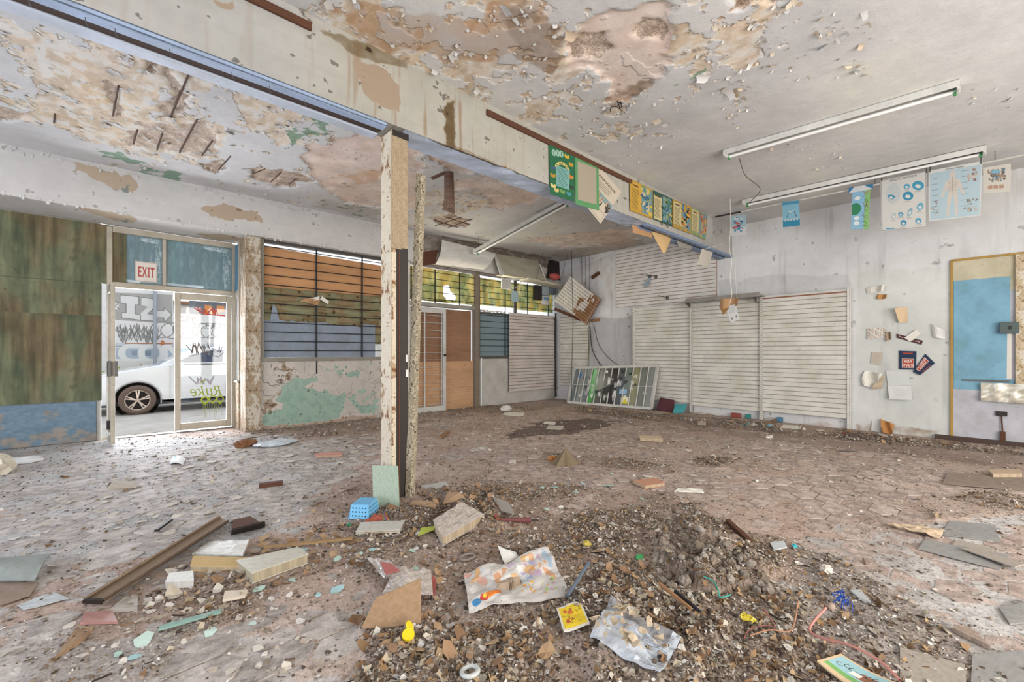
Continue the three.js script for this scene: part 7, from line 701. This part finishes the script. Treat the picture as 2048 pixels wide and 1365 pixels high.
// maroon and teal covers, cartons by the panels
{ const o = thing('maroon_folder', 'dark maroon folder standing half open beside the barred frame', 'folder'), a = onY(1308, 822, 0.0), b = onY(1335, 828, 0), X = a[0] + 0.1; part(o, 'cover', sheet([X, 0.01, a[2]], [X - 0.1, 0.01, b[2]], [X + 0.02, 0.24, b[2] - 0.02], [X + 0.1, 0.26, a[2] + 0.03], 0.01), std(0x5a3038)); } { const a = onY(1345, 828, 0.0), b = onY(1362, 827, 0); solo('teal_folder', 'teal plastic folder fallen against the slatted panel foot', 'folder', sheet([a[0], 0.01, a[2]], [b[0], 0.01, b[2] + 0.05], [b[0] + 0.14, 0.17, b[2] + 0.06], [a[0] + 0.2, 0.16, a[2] - 0.05], 0.012, (u, v) => 0.02 * Math.sin(v * 3), 4, 4), std(0x3f8f94)); }
for (const [px, py, c, label, w] of [[1655, 853, 0x4a7a9c, 'small blue carton at the foot of the right slatted panel', 0.14], [1560, 845, 0x4f86a8, 'crushed blue can beside the leaning lath', 0.08], [1497, 838, 0x2f8f8a, 'teal carton under the second slotted upright', 0.08], [1472, 836, 0x9a4a3c, 'red-brown crushed carton below the middle slatted panel', 0.16]]) { const p = onY(px, py, 0); solo('carton', label, 'carton', bx(p[0] - 0.04, p[0] + 0.04, 0.004, 0.085, p[2] - w / 2, p[2] + w / 2, 0.008).rotateY(0), std(c, { map: T.grime, roughness: 0.5 })); }
// board leaning on the pillar, basket, cloth, bag
{ const a = onY(747, 1016, 0.01), b = onY(799, 1018, 0.01), up = V([0.02, 0.31, -0.06]); keepClear([a, b, b, a]); solo('green_panel_board', 'pale green worn board leaning against the pillar foot', 'board', sheet(a, b, V(b).add(up).toArray(), V(a).add(up).toArray(), 0.012), std(0xa3b3a0, { map: at(T.grime, 0.5), roughness: 0.5 })); }
{ const p = onY(731, 1032, 0.01), kb = placedThings.push([p[0], p[2], 0.14]), k = thing('plastic_basket', 'light blue perforated plastic basket tipped beside the green board', 'basket', [p[0], 0.012, p[2] - 0.02], 0.72), bm = std(0x6fb0d6, { roughness: 0.35 });
  const wall = (w, h, rows, cols) => { const s = new THREE.Shape(); s.moveTo(-w / 2, 0); s.lineTo(w / 2, 0); s.lineTo(w / 2 * 0.86, h); s.lineTo(-w / 2 * 0.86, h); for (let r = 0; r < rows; r++) for (let c = 0; c < cols; c++) { const q = new THREE.Path(); q.absellipse((c - (cols - 1) / 2) * w * 0.8 / cols, h * (r + 0.8) / (rows + 0.7), w * 0.04, w * 0.04, 0, Math.PI * 2, true); s.holes.push(q); } return new THREE.ExtrudeGeometry(s, { depth: 0.003, bevelEnabled: false, curveSegments: 5 }); };
  const W = 0.185, H = 0.1, tl = 0.12; part(k, 'wall', wall(W, H, 3, 7).rotateX(-tl).translate(0, 0, W / 2 * 0.8), bm); part(k, 'wall', wall(W, H, 3, 7).rotateX(tl).translate(0, 0, -W / 2 * 0.8), bm); part(k, 'wall', wall(W * 0.8, H, 3, 5).rotateX(-tl).rotateY(Math.PI / 2).translate(W / 2 - 0.006, 0, 0), bm); part(k, 'wall', wall(W * 0.8, H, 3, 5).rotateX(-tl).rotateY(-Math.PI / 2).translate(-W / 2 + 0.006, 0, 0), bm); part(k, 'bottom', wall(W * 0.8, W * 0.66, 4, 7).rotateX(-Math.PI / 2).translate(0, H - 0.002, W * 0.33), bm); part(k, 'rim', merge([bx(-W / 2, W / 2, -0.006, 0.006, W * 0.38, W * 0.42), bx(-W / 2, W / 2, -0.006, 0.006, -W * 0.42, -W * 0.38)]), bm); }
const blob = (name, label, cat, px, py, s, col, sd, o = {}) => { const p = onY(px, py, 0), g = clodG(3, sd); g.scale(s[0], s[1], s[2]); placedThings.push([p[0], p[2], Math.max(s[0], s[2]) * 0.9]); return solo(name, label, cat, g, std(col, { roughness: o.rough ?? 0.8, bumpMap: T.soft, bumpScale: 0.004 }), [p[0], groundAt(p[0], p[2]) + s[1] * 0.45, p[2]]); };
{ const g = new THREE.ConeGeometry(0.13, 0.17, 40, 8), p = g.attributes.position; for (let i = 0; i < p.count; i++) { const a = Math.atan2(p.getZ(i), p.getX(i)), k = 1 + 0.22 * Math.sin(a * 7) + 0.1 * Math.sin(a * 13 + 1); p.setX(i, p.getX(i) * k * 1.2); p.setZ(i, p.getZ(i) * k * 0.8); } g.computeVertexNormals(); const q = onY(1131, 928, 0); solo('tented_cloth', 'brown cloth rag standing in a small peak mid floor', 'rag', g, std(0x75664f), [q[0], 0.085, q[2]]); placedThings.push([q[0], q[2], 0.16]); } blob('orange_rag', 'orange-brown rag beside the peaked cloth', 'rag', 1105, 921, [0.06, 0.04, 0.05], 0xb07a44, 6); blob('plastic_bag', 'clear whitish plastic bag spread near the entrance column', 'bag', 552, 890, [0.22, 0.05, 0.14], 0xc9d2d8, 7, { rough: 0.25 }); blob('leaf_bundle', 'brown dry bundle beside the whitish plastic bag', 'bundle', 490, 893, [0.13, 0.07, 0.09], 0x7a5234, 8); blob('plastic_bag', 'white plastic bag at the far left edge', 'bag', 25, 928, [0.2, 0.05, 0.12], 0xdedede, 9, { rough: 0.3 }); blob('cream_tub', 'cream rounded tub cut off by the left edge', 'tub', -12, 950, [0.12, 0.16, 0.12], 0xcfc6b4, 12); blob('red_cloth', 'rusty red rag beside the blue basket', 'rag', 752, 1046, [0.05, 0.03, 0.04], 0x9a4f3c, 13); blob('yellow_ball', 'small yellow ball in the dark litter', 'ball', 1175, 1100, [0.024, 0.024, 0.024], 0xb5a246, 2, { rough: 0.4 }); blob('green_capsule', 'small green plastic capsule left of the mud heap', 'capsule', 1279, 1120, [0.026, 0.018, 0.018], 0x3a9a5a, 3, { rough: 0.3 }); blob('bottle_top', 'dark green bottle cap beside the white cover book', 'cap', 700, 1054, [0.02, 0.012, 0.02], 0x2f7a4f, 3, { rough: 0.4 }); blob('turquoise_bit', 'tiny turquoise plastic bit right of the clear tray', 'plastic bit', 1590, 1097, [0.018, 0.014, 0.014], 0x2fa8b0, 5, { rough: 0.3 }); blob('stone_lump', 'pale angular stone standing alone right of the mud heap', 'stone', 1652, 1150, [0.035, 0.028, 0.026], 0xc4bcb0, 11); blob('grey_lump', 'white plaster lump in the far corner', 'plaster lump', 1012, 822, [0.12, 0.08, 0.09], 0xcfcac4, 14);
{ const p = onY(818, 1276, 0.03), o = thing('yellow_toy_piece', 'bright yellow plastic piece with two round lobes in the foreground', 'toy', [p[0], groundAt(p[0], p[2]) + 0.02, p[2]], 0.9), m = std(0xe2c81e, { roughness: 0.3 }); part(o, 'lobe', new THREE.CylinderGeometry(0.024, 0.026, 0.008, 20).rotateZ(0.5).translate(-0.02, 0.004, 0), m); part(o, 'lobe', new THREE.CylinderGeometry(0.021, 0.023, 0.008, 20).rotateX(0.9).translate(0.022, 0.012, 0), m); part(o, 'neck', bx(-0.012, 0.012, 0, 0.01, -0.008, 0.008, 0.003), m); }
{ const c = (px, py, dy = 0.02) => { const p = onY(px, py, 0.02); p[1] = groundAt(p[0], p[2]) + dy; return p; }; const o = thing('power_cable', 'red-and-pink cable with a rounded plug crossing the right foreground', 'cable'), cm = std(0xb87f74, { roughness: 0.5 }); part(o, 'lead', tube([c(1652, 1232, 0.05), c(1628, 1250, 0.03), c(1620, 1272), c(1640, 1290, 0.04), c(1700, 1325, 0.075), c(1760, 1362, 0.08), c(1800, 1400, 0.08)], 0.0052, 60, 8), cm); const q = c(1662, 1229, 0.05); part(o, 'plug', new THREE.SphereGeometry(0.018, 14, 10).scale(1.3, 0.9, 0.9).translate(q[0], q[1], q[2]), std(0x9a8678)); keepClear([c(1490, 1292), c(1600, 1282), c(1600, 1255), c(1490, 1262)]); solo('copper_wire', 'bare orange wire bent upwards left of the cable', 'wire', tube([c(1500, 1285), c(1540, 1280, 0.04), c(1580, 1275, 0.03), c(1597, 1240, 0.09)], 0.003, 24, 5), std(0xa07558)); solo('copper_wire', 'dark red wire looping behind the bare orange wire', 'wire', tube([c(1488, 1290), c(1500, 1270, 0.03), c(1540, 1264, 0.03), c(1552, 1268), c(1528, 1246, 0.07)], 0.003, 24, 5), std(0x85544c)); solo('string_tangle', 'teal tangled string below the mud heap', 'string', tube([c(1408, 1180, 0.05), c(1425, 1186, 0.06), c(1436, 1200, 0.05), c(1440, 1212, 0.04), c(1462, 1208, 0.05)], 0.004, 24, 5), std(0x3f8f7f)); const bl = []; for (let i = 0; i < 14; i++) { const p = c(1668 + i * 2, 1198 + i * 1.3 + (i % 3) * 3, 0.02 + (i % 4) * 0.008); bl.push(tube([p, [p[0] + rr(-0.03, 0.03), p[1] + 0.02, p[2] + rr(-0.03, 0.03)], [p[0] + rr(-0.04, 0.04), p[1] - 0.005, p[2] + rr(-0.04, 0.04)]], 0.0022, 8, 4)); } solo('blue_netting', 'scrap of royal blue netting right of the mud heap', 'netting', merge(bl), std(0x2f55a8)); }
lie('sweet_wrapper', 'red and gold sweet wrapper on the edge of the mud heap', 'wrapper', [[1450, 1098], [1498, 1100], [1490, 1086], [1440, 1074]], 0.003, (g, w, h) => { g.fillStyle = '#d8c9b8'; g.fillRect(0, 0, w, h); g.fillStyle = '#c9493a'; g.fillRect(40, 40, 80, 150); g.fillStyle = '#c9963a'; g.fillRect(150, 60, 100, 140); }, { n: 8, f: wob(0.015, 5, 6), y: 0.05 }); lie('clear_tray', 'small clear plastic tray right of the sweet wrapper', 'tray', [[1548, 1100], [1574, 1094], [1568, 1082], [1540, 1085]], 0.008, std(0xbcc2c4, { roughness: 0.2 })); lie('clear_cup', 'clear oblong plastic cup lid behind the cable plug', 'cup lid', [[1718, 1196], [1742, 1204], [1722, 1180], [1700, 1180]], 0.01, std(0xaeb2b2, { roughness: 0.2 })); lie('yellow_wrapper', 'crinkled yellow wrapper between heap and cable', 'wrapper', [[1480, 1236], [1514, 1246], [1512, 1236], [1484, 1226]], 0.003, std(0xc9b52e, { roughness: 0.4 }), { n: 8, f: wob(0.02, 5), y: 0.04 }); lie('green_cover', 'torn mint cover beside the tilted wrapped book', 'cover', [[946, 1036], [975, 1045], [965, 1030], [940, 1020]], 0.004, std(0x8fa896)); lie('yellow_slip', 'yellow-green printed slip under the wrapped book', 'slip', [[836, 1072], [868, 1060], [872, 1052], [842, 1056]], 0.003, std(0xaeb84a)); lie('striped_scrap', 'scrap with rainbow stripes beside the red rag', 'scrap', [[754, 1040], [778, 1040], [772, 1026], [756, 1028]], 0.003, (g, w, h) => { ['#4a6a9a', '#c9b43a', '#b5503c', '#5a9a6a', '#8a5a8a', '#c97a3a'].forEach((c, i) => { g.fillStyle = c; g.fillRect(i * w / 6, 0, w / 6, h); }); }, { n: 4, f: wob(0.01, 3) });
lie('brown_carton', 'flattened brown carton flap behind the wrapped book', 'cardboard', [[885, 1008], [935, 1000], [920, 985], [895, 984]], 0.004, tanCard, { ys: [0, 0, 0.06, 0.05] }); lie('brown_carton', 'open brown carton corner right of the pillar foot', 'cardboard', [[815, 1010], [872, 1020], [870, 1004], [828, 1000]], 0.004, tanCard, { n: 4, f: wob(0.02, 3), ys: [0, 0, 0.05, 0.04] }); lie('grey_sleeve', 'grey cardboard sleeve right of the carton heap', 'card', [[1002, 1022], [1030, 1030], [1018, 1005], [984, 992]], 0.004, std(0x9b938a), { ys: [0, 0.02, 0.02, 0] }); lie('white_booklet_sheet', 'bent white sheet rising behind the play sheet', 'paper', [[1010, 1130], [1045, 1118], [1030, 1105], [995, 1092]], 0.003, MAT.paper, { n: 6, f: wob(0.01, 3), ys: [0, 0, 0.05, 0.04] });
{ const c = (px, py, y) => onY(px, py, y), ku = keepClear([c(990, 1042, 0), c(1078, 1044, 0), c(1078, 1036, 0), c(990, 1034, 0)]), o = thing('folded_umbrella', 'thin folded dark red umbrella lying behind the litter heap', 'umbrella'), m = std(0x6b3a38, { roughness: 0.6 }); part(o, 'canopy', rod(c(1002, 1040, 0.05), c(1062, 1041, 0.05), 0.012, 8, 0.02), m); part(o, 'shaft', rod(c(1062, 1041, 0.05), c(1078, 1041, 0.05), 0.005, 6), MAT.dark); part(o, 'handle', tube([c(1002, 1040, 0.05), c(994, 1038, 0.06), c(990, 1032, 0.065), c(994, 1029, 0.06)], 0.006, 12, 6), std(0x9a4640)); }
// two rings and a letter from toys
{ const p = onY(940, 1352, 0.02); solo('clear_ring', 'clear plastic ring cut by the bottom edge of the picture', 'ring', new THREE.TorusGeometry(0.03, 0.009, 8, 28).rotateX(Math.PI / 2 - 0.15), std(0xb9bcb8, { roughness: 0.2 }), [p[0], groundAt(p[0], p[2]) + 0.02, p[2]]); const q = onY(935, 1110, 0.03); solo('grey_oval', 'flat grey oval lid half buried behind the play sheet', 'lid', new THREE.TorusGeometry(0.045, 0.008, 6, 28).scale(1, 0.7, 1).rotateX(Math.PI / 2), std(0x857a70), [q[0], groundAt(q[0], q[2]) + 0.012, q[2]]); }
// ---------- clods, scraps and slabs that can be picked out one by one ----------
const loose = [];
function scatterThings(n, name, label, cat, group, make, region, sizes, tilt, lift = 0.1) {
  let k = 0, t = 0; while (k < n && t++ < n * 80) { const [px, py] = region(), p = onY(px, py, 0); if (p[0] > XR - 0.1) continue; const s = rr(...sizes); if (placedThings.some((q) => Math.hypot(q[0] - p[0], q[1] - p[2]) < (q[2] + s) * 0.95)) continue; placedThings.push([p[0], p[2], s]); const o = make(); o.name = numbered(name); o.scale.setScalar(s); o.position.set(p[0], groundAt(p[0], p[2]) + s * lift, p[2]); o.rotation.set(rr(-tilt, tilt), rr(0, 6.28), rr(-tilt, tilt)); o.userData = { label, category: cat, group }; scene.add(o); loose.push(o); k++; }
}
const inQuad = (q) => () => { const u = rnd(), v = rnd(), f = (i) => (q[0][i] * (1 - u) + q[1][i] * u) * (1 - v) + (q[3][i] * (1 - u) + q[2][i] * u) * v; return [f(0), f(1)]; };
{
  const mesh = (gs, ms) => () => { const o = new THREE.Mesh(pick(gs), pick(ms)); return o; };
  const clods = [1, 2, 3, 4, 5].map((s) => clodG(2, s)), cm = [0xa3978a, 0x928678, 0xb0a598, 0x857666].map((c) => std(c, { bumpMap: T.rough, bumpScale: 0.004, roughness: 1 }));
  scatterThings(80, 'mud_clod', 'lump of dried grey mud in the churned heap right of centre', 'mud', 'mud lumps in the churned heap', mesh(clods, cm), inQuad([[1300, 1090], [1430, 1075], [1550, 1190], [1330, 1185]]), [0.012, 0.036], 1, 0.2);
  scatterThings(34, 'mud_clod', 'small lump of dried grey mud in the trail above the heap', 'mud', 'mud lumps in the trail', mesh(clods, cm), inQuad([[1285, 980], [1345, 985], [1430, 1075], [1310, 1080]]), [0.008, 0.02], 1, 0.2);
  const fl = [0, 1, 2, 3, 4, 5].map(() => bentFlake(5 + ri(3), rr(-0.3, 0.5), 0.05)), curl = [0, 1, 2, 3].map(() => bentFlake(6, rr(0.5, 0.9), 0.03)), kc = [0x94765a, 0x7c5f44, 0xa78d6e, 0x9c8060, 0x856a4e].map((c) => std(c, { side: THREE.DoubleSide })), wc = [0xbab1a3, 0xa79c8e, 0xc6bfb4].map((c) => std(c, { side: THREE.DoubleSide, bumpMap: T.rough, bumpScale: 0.001 })), mc = [0xa9c4b8, 0x9fbfc0, 0xbcd0c6].map((c) => std(c, { side: THREE.DoubleSide }));
  scatterThings(80, 'card_scrap', 'torn brown cardboard scrap in the heap at the pillar foot', 'cardboard', 'brown scraps at the pillar foot', mesh([...fl, ...curl], kc), inQuad([[780, 985], [1010, 975], [1060, 1080], [640, 1090]]), [0.02, 0.065], 0.7, 0.3);
  scatterThings(60, 'card_scrap', 'torn brown paper scrap in the bottom-centre litter', 'cardboard', 'brown scraps in the near litter', mesh([...fl, ...curl], kc), inQuad([[700, 1240], [1000, 1220], [1600, 1290], [720, 1365]]), [0.02, 0.06], 0.6, 0.3);
  scatterThings(60, 'card_scrap', 'rotten brown paper scrap between colourful sheet and mud heap', 'cardboard', 'brown scraps beside the colourful sheet', mesh([...fl, ...curl], kc), inQuad([[850, 1080], [1240, 1060], [1330, 1230], [840, 1200]]), [0.015, 0.05], 0.6, 0.3);
  scatterThings(70, 'paint_flake', 'large fallen flake of cream paint near the shopfront', 'paint flake', 'cream flakes near the shopfront', mesh(fl, wc), inQuad([[420, 880], [760, 850], [760, 930], [300, 960]]), [0.03, 0.1], 0.1, 0.06);
  scatterThings(60, 'paint_flake', 'fallen flake of grey-cream paint on the left floor', 'paint flake', 'flakes on the left floor', mesh(fl, wc), inQuad([[150, 960], [560, 940], [600, 1060], [20, 1080]]), [0.022, 0.075], 0.15, 0.06);
  scatterThings(40, 'paint_flake', 'pale paint flake in the near left litter', 'paint flake', 'flakes in the near left litter', mesh(fl, wc), inQuad([[40, 1220], [640, 1180], [700, 1350], [60, 1360]]), [0.01, 0.035], 0.4, 0.12);
  scatterThings(26, 'mint_flake', 'fallen flake of mint paint among the litter', 'paint flake', 'mint flakes in the litter', mesh(fl, mc), inQuad([[150, 1180], [1250, 930], [1300, 1000], [250, 1330]]), [0.02, 0.06], 0.25, 0.12);
  scatterThings(50, 'paper_scrap', 'pale torn paper scrap lying along the back wall foot', 'paper', 'pale scraps along the back wall', mesh([...fl, ...curl], [...wc, ...kc, std(0x7fa3ac), std(0xa8564a)]), inQuad([[1170, 818], [1700, 868], [1900, 895], [1180, 826]]), [0.03, 0.09], 0.3, 0.2);
  scatterThings(36, 'paper_scrap', 'pale torn paper scrap scattered on the open pink floor', 'paper', 'pale scraps on the open floor', mesh(fl, wc), inQuad([[900, 850], [1900, 900], [1800, 1000], [900, 920]]), [0.03, 0.08], 0.15, 0.1);
  const pc = [0xb0a695, 0xa0927c, 0xbab3a6, 0x97836a].map((c) => std(c, { side: THREE.DoubleSide }));
  scatterThings(34, 'paper_scrap', 'torn pale sheet in the layered pile on the left', 'paper', 'torn sheets of the left pile', mesh([...fl, ...curl], pc), inQuad([[300, 1205], [470, 1180], [470, 1235], [270, 1262]]), [0.025, 0.06], 0.35, 0.25);
  scatterThings(26, 'card_scrap', 'torn brown flap between thick book and play sheet', 'cardboard', 'brown flaps near the thick book', mesh([...fl, ...curl], kc), inQuad([[520, 1080], [720, 1060], [730, 1120], [520, 1190]]), [0.025, 0.06], 0.5, 0.3);
  scatterThings(40, 'paper_scrap', 'torn pale page around the books on the left', 'paper', 'torn pages around the left books', mesh([...fl, ...curl], [...pc, ...kc]), inQuad([[230, 1170], [640, 1060], [720, 1110], [480, 1215]]), [0.02, 0.06], 0.4, 0.25);
  scatterThings(14, 'card_scrap', 'big torn carton flap in the heap at the pillar foot', 'cardboard', 'carton flaps at the pillar foot', mesh(curl, kc), inQuad([[810, 990], [1000, 985], [1030, 1020], [820, 1040]]), [0.06, 0.1], 0.5, 0.3);
}
// say which loose scrap is which by the thing that lies nearest to it
{
  const marks = [['the pink salmon book', 658, 909], ['the pillar foot', 790, 1010], ['the blue basket', 731, 1030], ['the white cover book', 760, 1058], ['the plastic-wrapped book', 915, 1050], ['the thick swollen book', 545, 1125], ['the small white book', 358, 1155], ['the teal painted strip', 380, 1242], ['the pink tile piece', 198, 1234], ['the upright cardboard sheet', 785, 1240], ['the yellow toy piece', 818, 1280], ['the play sheet', 1030, 1165], ['the blue tube', 1155, 1175], ['the yellow picture card', 1147, 1235], ['the open newspaper', 1270, 1275], ['the comic strip board', 1720, 1340], ['the cable plug', 1660, 1230], ['the royal blue netting', 1682, 1206], ['the sweet wrapper', 1470, 1088], ['the clear plastic tray', 1557, 1090], ['the yellow ball', 1175, 1100], ['the green capsule', 1279, 1120], ['the peaked cloth', 1131, 928], ['the dark wet patch', 1130, 855], ['the barred frame', 1220, 815], ['the maroon folder', 1320, 825], ['the teal folder', 1354, 828], ['the leaning lath', 1565, 838], ['the blue carton', 1655, 853], ['the entrance column', 505, 868], ['the open glass door', 215, 890], ['the whitish plastic bag', 552, 890], ['the white food lid', 356, 920], ['the left brown block of wood', 542, 969], ['the pale blue paper', 85, 1203], ['the broken drawer corner', 497, 1052], ['the tan board piece', 245, 968], ['the security door', 890, 825], ['the folded umbrella', 1035, 1041], ['the worn cream book', 1300, 875], ['the salmon-covered cream book', 1298, 964], ['the clear ring', 940, 1352], ['the crumpled pale cardboard', 1830, 1060], ['the gold edging', 1902, 882], ['the teal string', 1435, 1195]].map(([t, px, py]) => [t, ...onY(px, py, 0)]);
  const rank = ['nearest to', 'second nearest to', 'third nearest to', 'fourth nearest to', 'fifth nearest to', 'sixth nearest to'], kinds = { mud_clod: 'dried grey mud lump', card_scrap: 'torn brown card scrap', paint_flake: 'fallen cream paint flake', mint_flake: 'fallen mint paint flake', paper_scrap: 'torn pale paper scrap' };
  for (const [k, text] of Object.entries(kinds)) { const all = loose.filter((o) => o.name.startsWith(k)), done = new Set(); const rows = marks.map(([t, x, y, z]) => [t, all.map((o) => [Math.hypot(o.position.x - x, o.position.z - z), o]).sort((a, b) => a[0] - b[0])]); for (let r = 0; r < rank.length; r++) for (const [t, l] of rows) { const e = l[r]; if (!e || done.has(e[1]) || e[0] > 0.9) continue; done.add(e[1]); e[1].userData.label = `${text} ${rank[r]} ${t}`; } }
}
shade(scene);
renderer.render(scene, camera);
